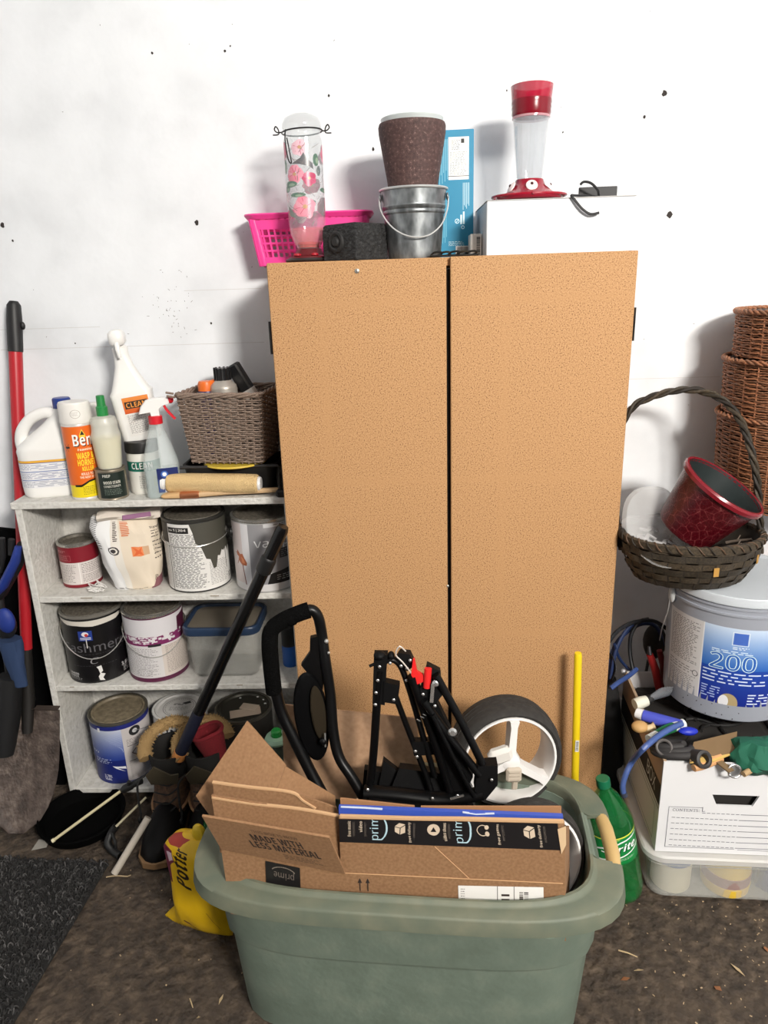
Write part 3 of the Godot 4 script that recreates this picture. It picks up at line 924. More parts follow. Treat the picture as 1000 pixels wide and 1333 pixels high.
func shelf_top_things() -> void:
	# ---- bleach jug
	var white := mat(rgb(232, 231, 228), 0.35)
	var o := thing("bleach_jug", "white plastic bleach jug with hollow handle and blue cap on the shelf", "jug", Vector3(-0.903, S1, -0.19), Vector3(0, 14, 0))
	var rr := []
	for e in [[0.128, 0.092, 0.03, 0.0, 0.0], [0.138, 0.1, 0.034, 0.006, 0.0], [0.140, 0.102, 0.034, 0.02, 0.0], [0.140, 0.102, 0.034, 0.1, 0.0], [0.142, 0.104, 0.034, 0.116, 0.0], [0.138, 0.1, 0.036, 0.126, 0.001], [0.124, 0.092, 0.038, 0.140, 0.009], [0.1, 0.082, 0.036, 0.158, 0.021], [0.074, 0.068, 0.03, 0.178, 0.034], [0.054, 0.052, 0.024, 0.196, 0.044], [0.042, 0.042, 0.02, 0.208, 0.048], [0.04, 0.04, 0.019, 0.218, 0.048]]:
		var q := rrect(e[0], e[1], e[2], e[3])
		for i in q.size():
			q[i].x += e[4]
		rr.push_back(q)
	part(o, "body", G.new().loft(rr), white)
	part(o, "handle", G.new().tube(smooth([Vector3(0.03, 0.196, 0), Vector3(0.006, 0.204, 0), Vector3(-0.028, 0.192, 0), Vector3(-0.052, 0.165, 0), Vector3(-0.059, 0.138, 0), Vector3(-0.054, 0.112, 0)], 5), [0.016, 0.0155, 0.015, 0.0145, 0.014, 0.014, 0.014, 0.014, 0.014, 0.014, 0.014, 0.014, 0.014, 0.0142, 0.0145, 0.0148, 0.015, 0.0152, 0.0155, 0.016, 0.0165, 0.017, 0.0175, 0.018, 0.019, 0.02], 12), white)
	var cap := G.new().at(Vector3(0.048, 0, 0)).lathe([Vector2(0, 0.214), Vector2(0.0215, 0.214), Vector2(0.0215, 0.236), Vector2(0.019, 0.239), Vector2(0, 0.239)], 24)
	part(o, "cap", cap, mat(rgb(26, 52, 128), 0.35), 30, "blue screw cap")
	var p := printed(512, 300, rgb(226, 226, 228))
	p.rect(0, 10, 512, 24, rgb(226, 170, 60)).rect(0, 34, 512, 6, rgb(40, 70, 150))
	p.small(16, 56, 480, 60, 14, 5, rgb(120, 130, 170), 2).rect(10, 124, 490, 7, rgb(44, 84, 160))
	p.small(16, 144, 480, 60, 12, 4, rgb(90, 100, 150), 3).rect(10, 212, 490, 7, rgb(44, 84, 160))
	p.small(16, 228, 480, 60, 11, 4, rgb(120, 126, 150), 4)
	front_patch(o, "label", [0.140, 0.102, 0.034, 0.026], [0.140, 0.102, 0.034, 0.098], picture(p.tex(), 0.45), "back label with lines of blue print")
	# ---- wasp spray
	var a := thing("aerosol_can", "orange and yellow wasp spray can with a white cap, beside the bleach jug", "spray can", Vector3(-0.801, S1, -0.145))
	part(a, "can", G.new().lathe([Vector2(0, 0), Vector2(0.035, 0), Vector2(0.037, 0.003), Vector2(0.036, 0.006), Vector2(0.036, 0.182), Vector2(0.034, 0.188), Vector2(0.0, 0.19)], 32), mat(rgb(222, 218, 214), 0.3, 0.3))
	part(a, "cap", G.new().lathe([Vector2(0, 0.186), Vector2(0.0355, 0.186), Vector2(0.0375, 0.19), Vector2(0.0365, 0.232), Vector2(0.034, 0.237), Vector2(0, 0.238)], 32), mat(rgb(228, 225, 220), 0.45))
	p = printed(480, 520, rgb(226, 104, 28))
	p.poly(PackedVector2Array([Vector2(0, 430), Vector2(220, 430), Vector2(300, 400), Vector2(480, 384), Vector2(480, 520), Vector2(0, 520)]), rgb(232, 208, 30))
	p.poly(PackedVector2Array([Vector2(150, 424), Vector2(220, 424), Vector2(300, 394), Vector2(480, 378), Vector2(480, 390), Vector2(300, 408), Vector2(220, 440), Vector2(150, 440)]), rgb(30, 26, 20))
	p.rect(0, 0, 40, 520, rgb(214, 190, 196)).small(4, 20, 32, 480, 8, 3, rgb(110, 90, 96), 6).rect(40, 0, 8, 520, rgb(40, 34, 30))
	p.poly(PackedVector2Array([Vector2(270, 62), Vector2(300, 20), Vector2(330, 62), Vector2(330, 80), Vector2(270, 80)]), rgb(240, 200, 60))
	p.poly(PackedVector2Array([Vector2(278, 62), Vector2(300, 30), Vector2(322, 62)]), rgb(40, 34, 26))
	p.text("Ben", 206, 62, 190, 82, rgb(30, 26, 24), true).text("Ben", 200, 56, 190, 82, rgb(244, 240, 234), true)
	p.disc(Vector2(120, 150), 22, 9, rgb(30, 24, 20)).disc(Vector2(146, 148), 12, 8, rgb(30, 24, 20)).line(Vector2(104, 138), Vector2(90, 126), 3, rgb(30, 24, 20)).line(Vector2(130, 162), Vector2(140, 178), 3, rgb(30, 24, 20)).line(Vector2(112, 162), Vector2(100, 176), 3, rgb(30, 24, 20)).line(Vector2(136, 138), Vector2(150, 124), 3, rgb(30, 24, 20))
	p.text("Foaming", 236, 156, 150, 24, rgb(250, 240, 214), true)
	p.text("WASP &", 216, 190, 176, 44, rgb(246, 226, 60), true).text("HORNET", 216, 240, 184, 44, rgb(246, 226, 60), true).text("KILLER", 252, 292, 120, 30, rgb(246, 226, 60), true)
	p.text("KILLS TO", 236, 336, 120, 18, rgb(250, 240, 220), true).text("THE NEST 27 FT", 216, 362, 170, 16, rgb(250, 240, 220), true)
	p.small(230, 440, 170, 60, 11, 3, rgb(70, 60, 20), 8)
	around(a, "label", 0.0364, 0.0364, 0.006, 0.181, -74, 106, picture(p.tex(), 0.35), "orange and yellow wasp and hornet killer label")
	p = printed(200, 100, rgb(228, 225, 220))
	p.disc(Vector2(100, 50), 40, 34, rgb(170, 164, 156), 0.9)
	p.small(70, 34, 60, 34, 7, 2, rgb(150, 144, 138), 3)
	around(a, "cap_print", 0.0381, 0.0373, 0.196, 0.226, -20, 70, picture(p.tex(), 0.5))
	# ---- the white capped can behind
	var b := thing("white_aerosol_can", "white capped spray can mostly hidden behind the bottle with green nozzle", "spray can", Vector3(-0.79, S1, -0.245))
	part(b, "can", G.new().lathe([Vector2(0, 0), Vector2(0.027, 0), Vector2(0.028, 0.004), Vector2(0.028, 0.165), Vector2(0.02, 0.178), Vector2(0, 0.18)], 24), mat(rgb(214, 210, 204), 0.4))
	part(b, "cap", G.new().lathe([Vector2(0, 0.176), Vector2(0.021, 0.176), Vector2(0.0215, 0.18), Vector2(0.021, 0.214), Vector2(0.018, 0.218), Vector2(0, 0.219)], 24), mat(rgb(226, 222, 216), 0.45))
	# ---- small dark can with the glue bottle on it
	var c := thing("stain_can", "small metal can with a dark green label under the bottle with green nozzle", "can", Vector3(-0.73, S1, -0.132))
	var steel := mat(rgb(150, 140, 124), 0.35, 0.7)
	part(c, "body", G.new().lathe([Vector2(0, 0), Vector2(0.0345, 0), Vector2(0.0365, 0.002), Vector2(0.0355, 0.005), Vector2(0.0355, 0.07), Vector2(0.037, 0.0725), Vector2(0.0365, 0.0755), Vector2(0.033, 0.0755), Vector2(0.032, 0.072), Vector2(0, 0.072)], 30), steel)
	p = printed(360, 160, rgb(22, 34, 28))
	p.rect(0, 0, 70, 160, rgb(136, 122, 100)).text("PREP", 112, 10, 60, 18, rgb(214, 210, 200), true).text("WOOD STAIN", 112, 52, 130, 18, rgb(230, 226, 214), true).text("CONDITIONER", 112, 78, 130, 14, rgb(210, 206, 196), true)
	p.small(112, 104, 140, 40, 10, 3, rgb(130, 140, 130), 7).rect(300, 0, 60, 160, rgb(120, 110, 92))
	around(c, "label", 0.0360, 0.0360, 0.006, 0.069, -66, 114, picture(p.tex(), 0.4), "dark green paper label")
	var d := thing("glue_bottle", "clear bottle of pale yellow glue with green nozzle on the stain can", "bottle", Vector3(-0.728, S1 + 0.0755, -0.132))
	part(d, "bottle", G.new().lathe([Vector2(0, 0.0), Vector2(0.026, 0.0), Vector2(0.0285, 0.004), Vector2(0.0315, 0.04), Vector2(0.0345, 0.075), Vector2(0.0345, 0.082), Vector2(0.0315, 0.09), Vector2(0.0305, 0.105), Vector2(0.0315, 0.112), Vector2(0.027, 0.124), Vector2(0.0125, 0.128), Vector2(0.0, 0.129)], 32), mat(rgb(232, 232, 222, 0.45), 0.3))
	part(d, "glue", G.new().lathe([Vector2(0, 0.002), Vector2(0.025, 0.002), Vector2(0.0305, 0.04), Vector2(0.0333, 0.075), Vector2(0.0, 0.0755)], 28), mat(rgb(222, 214, 170), 0.5), 40, "pale yellow glue")
	part(d, "nozzle", G.new().lathe([Vector2(0, 0.127), Vector2(0.0135, 0.127), Vector2(0.0135, 0.148), Vector2(0.0105, 0.151), Vector2(0.0095, 0.175), Vector2(0.0075, 0.176), Vector2(0.0, 0.176)], 20), mat(rgb(30, 128, 62), 0.4), 30, "green spout")
	# ---- cleaning powder tub
	var e := thing("cleaner_tub", "white tub with black lid and a green CLEAN label", "tub", Vector3(-0.664, S1, -0.185))
	part(e, "tub", G.new().lathe([Vector2(0, 0), Vector2(0.037, 0), Vector2(0.0395, 0.004), Vector2(0.0395, 0.1), Vector2(0.036, 0.105), Vector2(0, 0.106)], 32), mat(rgb(224, 222, 214), 0.45))
	part(e, "lid", G.new().lathe([Vector2(0, 0.104), Vector2(0.0405, 0.104), Vector2(0.0415, 0.107), Vector2(0.041, 0.128), Vector2(0.039, 0.131), Vector2(0, 0.131)], 32), mat(rgb(24, 23, 22), 0.5), 40, "black lid")
	p = printed(400, 360, rgb(228, 226, 218))
	p.rect(0, 60, 400, 96, rgb(24, 110, 92)).text("CLEAN", 101, 78, 170, 60, rgb(24, 26, 24), true).text("CLEAN", 95, 72, 170, 60, rgb(246, 246, 240), true)
	p.small(200, 170, 150, 24, 9, 3, rgb(60, 110, 96), 3).rect(260, 214, 100, 100, rgb(236, 216, 40))
	p.disc(Vector2(310, 262), 26, 26, rgb(40, 36, 20), 0.85).line(Vector2(294, 250), Vector2(300, 262), 4, rgb(40, 36, 20)).line(Vector2(322, 250), Vector2(316, 262), 4, rgb(40, 36, 20))
	p.small(150, 200, 96, 130, 12, 3, rgb(60, 56, 50), 5)
	around(e, "label", 0.0399, 0.0399, 0.006, 0.099, -70, 110, picture(p.tex(), 0.45), "label reading CLEAN in white on green")
	# ---- the tall white trigger bottle standing on the tub, leaning
	var f := thing("white_spray_bottle", "tall white trigger bottle with an orange label leaning above the tub", "spray bottle", Vector3(-0.664, S1 + 0.1315, -0.205), Vector3(0, 14, 7))
	var fr := []
	for q in [[0.088, 0.054, 0.014, 0.0], [0.094, 0.058, 0.016, 0.005], [0.096, 0.06, 0.016, 0.06], [0.098, 0.06, 0.016, 0.105], [0.1, 0.06, 0.016, 0.118], [0.088, 0.056, 0.016, 0.126], [0.076, 0.05, 0.016, 0.14], [0.056, 0.042, 0.014, 0.165], [0.042, 0.036, 0.013, 0.185], [0.036, 0.034, 0.013, 0.205], [0.034, 0.034, 0.013, 0.212]]:
		fr.push_back(rrect(q[0], q[1], q[2], q[3]))
	part(f, "bottle", G.new().loft(fr), white)
	part(f, "collar", G.new().lathe([Vector2(0, 0.21), Vector2(0.0185, 0.21), Vector2(0.0185, 0.226), Vector2(0.015, 0.228), Vector2(0.012, 0.236), Vector2(0, 0.236)], 20), white)
	var head := G.new()
	head.loft([rrect(0.026, 0.05, 0.01, 0.232), rrect(0.036, 0.062, 0.014, 0.238), rrect(0.038, 0.066, 0.015, 0.25), rrect(0.034, 0.062, 0.014, 0.262), rrect(0.02, 0.05, 0.009, 0.268)])
	part(f, "trigger_head", head, white)
	part(f, "trigger", G.new().tube([Vector3(0, 0.238, 0.03), Vector3(0, 0.224, 0.038), Vector3(0, 0.205, 0.036)], [0.006, 0.006, 0.004], 8), white)
	p = printed(260, 360, rgb(228, 226, 222))
	p.fade(0, 0, 260, 150, rgb(226, 140, 60), rgb(206, 84, 28)).rect(16, 40, 228, 66, rgb(44, 34, 24)).text("CLEAN", 30, 50, 200, 46, rgb(232, 150, 60), true)
	p.small(14, 166, 230, 180, 12, 4, rgb(96, 90, 90), 11)
	sticker(f, "label", Vector3(0.008, 0.062, 0.0309), 0.062, 0.094, Vector3.ZERO, picture(p.tex(), 0.45), "orange and white label")
	# ---- clear trigger bottle
	var h := thing("clear_spray_bottle", "clear spray bottle with red and white trigger beside the wicker basket", "spray bottle", Vector3(-0.603, S1, -0.135), Vector3(0, 20, 0))
	var hr := []
	for q in [[0.08, 0.05, 0.02, 0.0], [0.084, 0.054, 0.02, 0.006], [0.084, 0.054, 0.02, 0.085], [0.078, 0.05, 0.02, 0.098], [0.066, 0.044, 0.018, 0.12], [0.048, 0.036, 0.014, 0.15], [0.034, 0.03, 0.013, 0.172], [0.03, 0.03, 0.013, 0.182]]:
		hr.push_back(rrect(q[0], q[1], q[2], q[3]))
	part(h, "bottle", G.new().loft(hr), pane(rgb(222, 232, 232), 0.28, 0.05))
	var lr := []
	for q in [[0.079, 0.049, 0.019, 0.003], [0.081, 0.051, 0.019, 0.008], [0.081, 0.051, 0.019, 0.07], [0.081, 0.051, 0.019, 0.0705]]:
		lr.push_back(rrect(q[0], q[1], q[2], q[3]))
	part(h, "liquid", G.new().loft(lr), pane(rgb(196, 216, 214), 0.35, 0.05), 40, "clear liquid")
	part(h, "dip_tube", G.new().tube([Vector3(0, 0.01, 0), Vector3(0, 0.19, 0)], 0.002, 6), mat(rgb(220, 226, 226, 0.6), 0.3))
	var red := mat(rgb(206, 30, 44), 0.35)
	part(h, "collar", G.new().lathe([Vector2(0, 0.18), Vector2(0.0165, 0.18), Vector2(0.0165, 0.198), Vector2(0.013, 0.2), Vector2(0, 0.2)], 20), red, 40, "red collar")
	var hw := mat(rgb(232, 230, 228), 0.35)
	var poly := PackedVector2Array([Vector2(-0.036, 0.206), Vector2(-0.03, 0.222), Vector2(-0.018, 0.236), Vector2(0.0, 0.241), Vector2(0.034, 0.242), Vector2(0.036, 0.228), Vector2(0.02, 0.222), Vector2(0.011, 0.214), Vector2(0.011, 0.198), Vector2(-0.009, 0.198), Vector2(-0.011, 0.208)])
	part(h, "trigger_head", G.new().prism(poly, -0.011, 0.011, 0.002), hw, 30, "white trigger head")
	part(h, "nozzle", G.new().at(Vector3(0.033, 0.235, 0), Vector3(0, 0, -90)).lathe([Vector2(0, 0), Vector2(0.0095, 0), Vector2(0.0095, 0.009), Vector2(0.007, 0.013), Vector2(0.003, 0.014), Vector2(0, 0.014)], 16), red, 40, "red nozzle")
	part(h, "trigger", G.new().strip(smooth([Vector3(0.022, 0.226, 0), Vector3(0.028, 0.212, 0), Vector3(0.04, 0.195, 0), Vector3(0.046, 0.188, 0)], 4), 0.011, 0.006, Vector3(0.8, 0.5, 0)), red, 40, "red trigger")
	p = printed(200, 240, rgb(60, 78, 128))
	p.rect(0, 0, 200, 110, rgb(22, 36, 96)).disc(Vector2(70, 60), 34, 34, rgb(60, 100, 180)).disc(Vector2(70, 60), 20, 20, rgb(232, 236, 240)).rect(60, 130, 140, 110, rgb(206, 206, 206)).small(70, 140, 120, 90, 11, 4, rgb(90, 90, 96), 8)
	sticker(h, "label", Vector3(0.012, 0.045, 0.0277), 0.05, 0.06, Vector3.ZERO, picture(p.tex(), 0.4), "blue label")
	wicker_crate()
	paint_tools()


func wicker_crate() -> void:
	var pos := Vector3(-0.432, S1 + 0.077, -0.2)
	var o := thing("square_wicker_basket", "square grey-brown willow basket full of spray cans, on the paint roller tray", "basket", pos, Vector3(0, -7, 0))
	var h := 0.172
	var dark := grained(grain(noise(0.2, 3, 41), [[0.0, rgb(84, 68, 58)], [0.5, rgb(132, 113, 100)], [1.0, rgb(176, 158, 144)]], 256), 7.0, 0.7)
	var weave := G.new()
	var rows := 30
	# each willow goes in and out past the stakes
	for i in rows:
		var f := (i + 0.5) / rows
		var w := lerpf(0.176, 0.204, f); var d := lerpf(0.135, 0.168, f)
		var y := f * (h - 0.012) + 0.004
		var pts := []
		var n := 22; var nd := 16
		var ph := i % 2
		for side in 4:
			var k := n if side % 2 == 0 else nd
			for j in k:
				var s := float(j) / k
				var inout := 0.0028 * (1 if (j / 2 + ph) % 2 == 0 else -1)
				var yy := y + rng.randf_range(-0.0009, 0.0009)
				match side:
					0: pts.push_back(Vector3(lerpf(-w / 2, w / 2, s), yy, d / 2 + inout))
					1: pts.push_back(Vector3(w / 2 + inout, yy, lerpf(d / 2, -d / 2, s)))
					2: pts.push_back(Vector3(lerpf(w / 2, -w / 2, s), yy, -d / 2 - inout))
					3: pts.push_back(Vector3(-w / 2 - inout, yy, lerpf(-d / 2, d / 2, s)))
		pts.push_back(pts[0])
		weave.tube(pts, rng.randf_range(0.0019, 0.0026), 5, false)
	var wv := part(o, "willow_weave", weave, dark, 70)
	wv.set_meta("kind", "stuff")
	for side in 4:
		var k := 11 if side % 2 == 0 else 8
		var st := G.new()
		for j in k + 1:
			var s := float(j) / k
			var a := []
			for f in [0.0, 1.0]:
				var w := lerpf(0.174, 0.202, f); var d := lerpf(0.133, 0.166, f)
				var p := Vector3.ZERO
				match side:
					0: p = Vector3(lerpf(-w / 2, w / 2, s), 0, d / 2)
					1: p = Vector3(w / 2, 0, lerpf(d / 2, -d / 2, s))
					2: p = Vector3(lerpf(w / 2, -w / 2, s), 0, -d / 2)
					3: p = Vector3(-w / 2, 0, lerpf(-d / 2, d / 2, s))
				a.push_back(p + Vector3(0, f * (h - 0.006), 0))
			st.tube(a, 0.002, 5)
		var sp := part(o, "stakes", st, dark, 70)
		sp.set_meta("kind", "stuff")
	part(o, "floor", G.new().box(Vector3(0, 0.003, 0), Vector3(0.178, 0.004, 0.13), 0.001), dark)
	# braided rim: three willows laid over one another
	for b in 3:
		var pts := []
		for i in 81:
			var a := float(i) / 80
			var r := rrect(0.21, 0.172, 0.012, 0, 1)
			var k := a * 8.0
			var p: Vector3 = r[int(k) % 8].lerp(r[(int(k) + 1) % 8], k - floorf(k))
			var t := a * TAU * 14 + TAU * b / 3
			pts.push_back(p + Vector3(p.x * 0.03 * sin(t), h - 0.003 + 0.004 * cos(t), p.z * 0.04 * sin(t)))
		part(o, "rim_braid", G.new().tube(pts, 0.0036, 6, false), dark, 70)
	for s in [[-0.108, h + 0.002, 0.087, -0.018], [-0.104, h - 0.006, 0.089, -0.02], [0.104, h, 0.089, 0.012]]:
		part(o, "willow_end", G.new().tube([Vector3(s[0], s[1], s[2]), Vector3(s[0] + s[3], s[1] + 0.003, s[2])], 0.0028, 6), dark)
	# what is in it
	var g := thing("spray_can", "grey shouldered spray can with a black nozzle cap in the willow basket", "spray can", pos + Vector3(-0.014, 0.012, 0.004))
	part(g, "can", G.new().lathe([Vector2(0, 0), Vector2(0.032, 0), Vector2(0.033, 0.003), Vector2(0.033, 0.163), Vector2(0.031, 0.171), Vector2(0.021, 0.18), Vector2(0.019, 0.183), Vector2(0, 0.184)], 26), mat(rgb(176, 170, 162), 0.4, 0.4))
	var capg := G.new()
	for i in 12:
		var t := TAU * i / 12
		capg.box(Vector3(sin(t) * 0.019, 0.198, cos(t) * 0.019), Vector3(0.005, 0.03, 0.005), 0.001)
	capg.lathe([Vector2(0, 0.183), Vector2(0.019, 0.183), Vector2(0.0185, 0.211), Vector2(0, 0.212)], 20)
	part(g, "cap", capg, mat(rgb(22, 22, 24), 0.35))
	var k := thing("black_tube", "black tube with a white end leaning out of the willow basket", "tube", pos + Vector3(0.072, 0.1, -0.03), Vector3(6, -8, 27))
	part(k, "tube", G.new().box(Vector3(0, 0.07, 0), Vector3(0.03, 0.15, 0.03), 0.004), mat(rgb(24, 24, 26), 0.4))
	part(k, "print_band", G.new().box(Vector3(0, 0.063, 0), Vector3(0.0308, 0.03, 0.0308), 0.004), mat(rgb(214, 210, 206), 0.5), 40, "white printed band")
	var q := thing("orange_cap_can", "spray can with an orange cap standing in the willow basket's left corner", "spray can", pos + Vector3(-0.058, 0.006, 0.002))
	part(q, "can", G.new().lathe([Vector2(0, 0), Vector2(0.022, 0), Vector2(0.022, 0.156), Vector2(0.02, 0.164), Vector2(0, 0.165)], 22), mat(rgb(60, 50, 96), 0.4))
	part(q, "cap", G.new().lathe([Vector2(0, 0.164), Vector2(0.0195, 0.164), Vector2(0.0195, 0.18), Vector2(0.0165, 0.187), Vector2(0, 0.188)], 20), mat(rgb(226, 110, 38), 0.4), 40, "orange cap")
	part(q, "spout", G.new().tube([Vector3(0.008, 0.178, 0.0), Vector3(0.026, 0.186, 0.002)], [0.009, 0.007], 10), mat(rgb(226, 110, 38), 0.4))


func paint_tools() -> void:
	var black := mat(rgb(22, 21, 21), 0.55)
	var o := thing("roller_tray", "shallow black paint tray lying under the willow basket", "paint tray", Vector3(-0.436, S1, -0.206))
	part(o, "tray", G.new().loft([rrect(0.2, 0.11, 0.02, 0.010), rrect(0.228, 0.138, 0.024, 0.073), rrect(0.24, 0.15, 0.026, 0.073), rrect(0.24, 0.15, 0.026, 0.0695), rrect(0.236, 0.146, 0.026, 0.068), rrect(0.21, 0.12, 0.02, 0.0)]), black)
	part(o, "inner_floor", G.new().box(Vector3(0, 0.03, 0), Vector3(0.205, 0.004, 0.116), 0.001), black)
	part(o, "rolled_rim", G.new().tube([Vector3(-0.12, 0.070, 0.074), Vector3(0.12, 0.070, 0.074)], 0.0042, 8), mat(rgb(40, 38, 38), 0.5))
	var y := thing("yellow_disc", "flat yellow lid lying on the paint tray under the willow basket", "lid", Vector3(-0.43, S1 + 0.0692, -0.18))
	part(y, "lid", G.new().lathe([Vector2(0, 0), Vector2(0.075, 0), Vector2(0.078, 0.002), Vector2(0.076, 0.0055), Vector2(0, 0.0055)], 32), mat(rgb(206, 178, 64), 0.5))
	# cream roller sleeve lying in front
	var r := thing("paint_roller", "cream fabric paint roller sleeve with a white core on the shelf front", "paint roller", Vector3(-0.475, S1 + 0.0325, -0.118), Vector3(0, -1, -1.5))
	var nap := grained(grain(noise(0.25, 3, 51), [[0.0, rgb(206, 172, 116)], [1.0, rgb(238, 208, 158)]], 256), 6.0, 0.95, bumps(noise(0.3, 3, 4), 256, 8.0), 1.0)
	part(r, "nap_sleeve", G.new().at(Vector3.ZERO, Vector3(0, 0, 90)).lathe([Vector2(0.015, -0.112), Vector2(0.021, -0.111), Vector2(0.0235, -0.106), Vector2(0.0245, -0.06), Vector2(0.0245, 0.06), Vector2(0.0235, 0.106), Vector2(0.021, 0.111), Vector2(0.015, 0.112)], 26), nap)
	part(r, "core", G.new().at(Vector3.ZERO, Vector3(0, 0, 90)).lathe([Vector2(0, -0.118), Vector2(0.016, -0.118), Vector2(0.018, -0.114), Vector2(0.0165, 0.118), Vector2(0.018, 0.119), Vector2(0.018, 0.126), Vector2(0.012, 0.127), Vector2(0.0, 0.122)], 22), mat(rgb(226, 226, 226), 0.4), 40, "white plastic core")
	# brush with copper ferrule and pale handle
	var b := thing("paint_brush", "flat paint brush with copper ferrule and pale wooden handle at shelf edge", "paint brush", Vector3(-0.5, S1 + 0.001, -0.106), Vector3(0, 2.5, 1.0))
	part(b, "bristles", G.new().loft([rx_ring(-0.098, 0.003, 0.012), rx_ring(-0.09, 0.006, 0.016), rx_ring(-0.05, 0.008, 0.0155)]), mat(rgb(204, 166, 118), 0.95))
	part(b, "ferrule", G.new().loft([rx_ring(-0.052, 0.0085, 0.0165), rx_ring(-0.046, 0.0092, 0.017), rx_ring(-0.012, 0.009, 0.0155), rx_ring(-0.006, 0.0082, 0.0145)]), mat(rgb(206, 132, 92), 0.3, 0.8), 40, "copper ferrule")
	part(b, "handle", G.new().loft([rx_ring(-0.008, 0.0078, 0.014), rx_ring(0.02, 0.007, 0.0095), rx_ring(0.06, 0.0055, 0.0065), rx_ring(0.12, 0.006, 0.0075), rx_ring(0.175, 0.0058, 0.008), rx_ring(0.197, 0.0045, 0.006)]), mat(rgb(196, 164, 124), 0.6), 40, "pale wooden handle")
	# dark bristle brush standing beside the cabinet
	var d := thing("dark_brush", "black bristle brush lying between the paint tray and the cabinet", "brush", Vector3(-0.308, S1, -0.155))
	part(d, "back", G.new().box(Vector3(0.004, 0.009, 0.0), Vector3(0.03, 0.018, 0.13), 0.004), black)
	var br := G.new()
	for i in 90:
		var p := Vector3(rng.randf_range(-0.009, 0.017), 0.018, rng.randf_range(-0.06, 0.06))
		br.tube([p, p + Vector3(rng.randfn(0, 0.003), rng.randf_range(0.04, 0.06), rng.randfn(0, 0.003))], [0.0013, 0.0007], 4)
	var bm := part(d, "bristles", br, black)
	bm.set_meta("kind", "stuff")


# ring across the x axis, h high and w wide, resting near y = h
func rx_ring(x: float, h: float, w: float) -> PackedVector3Array:
	var r := PackedVector3Array()
	for i in 14:
		var a := TAU * i / 14
		var c := cos(a); var s := sin(a)
		r.push_back(Vector3(x, 0.0095 + signf(s) * pow(absf(s), 0.7) * h, signf(c) * pow(absf(c), 0.7) * w))
	return r


# ---------------------------------------------------------------- paint cans and the rest on the lower shelves
# outline that starts behind, so that a print round it has its middle in front
func print_ring(a: float, b: float, y: float, n := 40, power := 2.6) -> PackedVector3Array:
	var r := PackedVector3Array()
	for i in n:
		var t := -PI / 2 - TAU * i / n
		var c := cos(t); var s := sin(t)
		r.push_back(Vector3(signf(c) * pow(absf(c), 2.0 / power) * a, y, signf(s) * pow(absf(s), 2.0 / power) * b))
	return r


func paint_can(called: String, label: String, pos: Vector3, r: float, h: float, side: Material, rim_m: Material, lid_m: Material, group := "") -> Node3D:
	var o := thing(called, label, "paint can", pos, Vector3.ZERO, group)
	part(o, "body", G.new().lathe([Vector2(0, 0.003), Vector2(r - 0.004, 0.003), Vector2(r - 0.002, 0.0), Vector2(r + 0.0005, 0.0015), Vector2(r, 0.006), Vector2(r, h - 0.012), Vector2(r - 0.001, h - 0.008), Vector2(r - 0.02, h - 0.008), Vector2(0, h - 0.008)], 40), side)
	part(o, "rim", G.new().lathe([Vector2(r - 0.001, h - 0.010), Vector2(r + 0.0015, h - 0.007), Vector2(r + 0.0015, h - 0.001), Vector2(r - 0.001, h), Vector2(r - 0.005, h - 0.001), Vector2(r - 0.006, h - 0.006), Vector2(r - 0.001, h - 0.010)], 40), rim_m)
	part(o, "lid", G.new().lathe([Vector2(r - 0.005, h - 0.006), Vector2(r - 0.007, h - 0.0005), Vector2(r - 0.012, h - 0.0005), Vector2(r - 0.015, h - 0.006), Vector2(0, h - 0.005), Vector2(0, h - 0.008), Vector2(r - 0.005, h - 0.008)], 36), lid_m)
	return o


func bail(o: Node3D, r: float, h: float, ear_angle: float, drop: float, m: Material) -> void:
	var e := deg_to_rad(ear_angle)
	var u := Vector3(sin(e), 0, cos(e))
	var f := Vector3(sin(e + PI / 2), 0, cos(e + PI / 2))
	if f.z < 0:
		f = -f
	for s in [-1.0, 1.0]:
		var g := G.new().at(u * s * r + Vector3(0, h, 0), Vector3(0, rad_to_deg(e) + (90 if s > 0 else -90) - 90, 0))
		g.ball(Vector3.ZERO, Vector3(0.013, 0.013, 0.005), 14, 6)
		part(o, "bail_ear", g, m)
	var pts := []
	for i in 25:
		var a := PI * i / 24
		var k := sin(a)
		pts.push_back(u * cos(a) * (r + 0.005) + f * k * (r + 0.004) + Vector3(0, h - drop * pow(k, 1.15), 0))
	part(o, "bail", G.new().tube(pts, 0.0013, 6), mat(rgb(206, 204, 200), 0.3, 0.7))


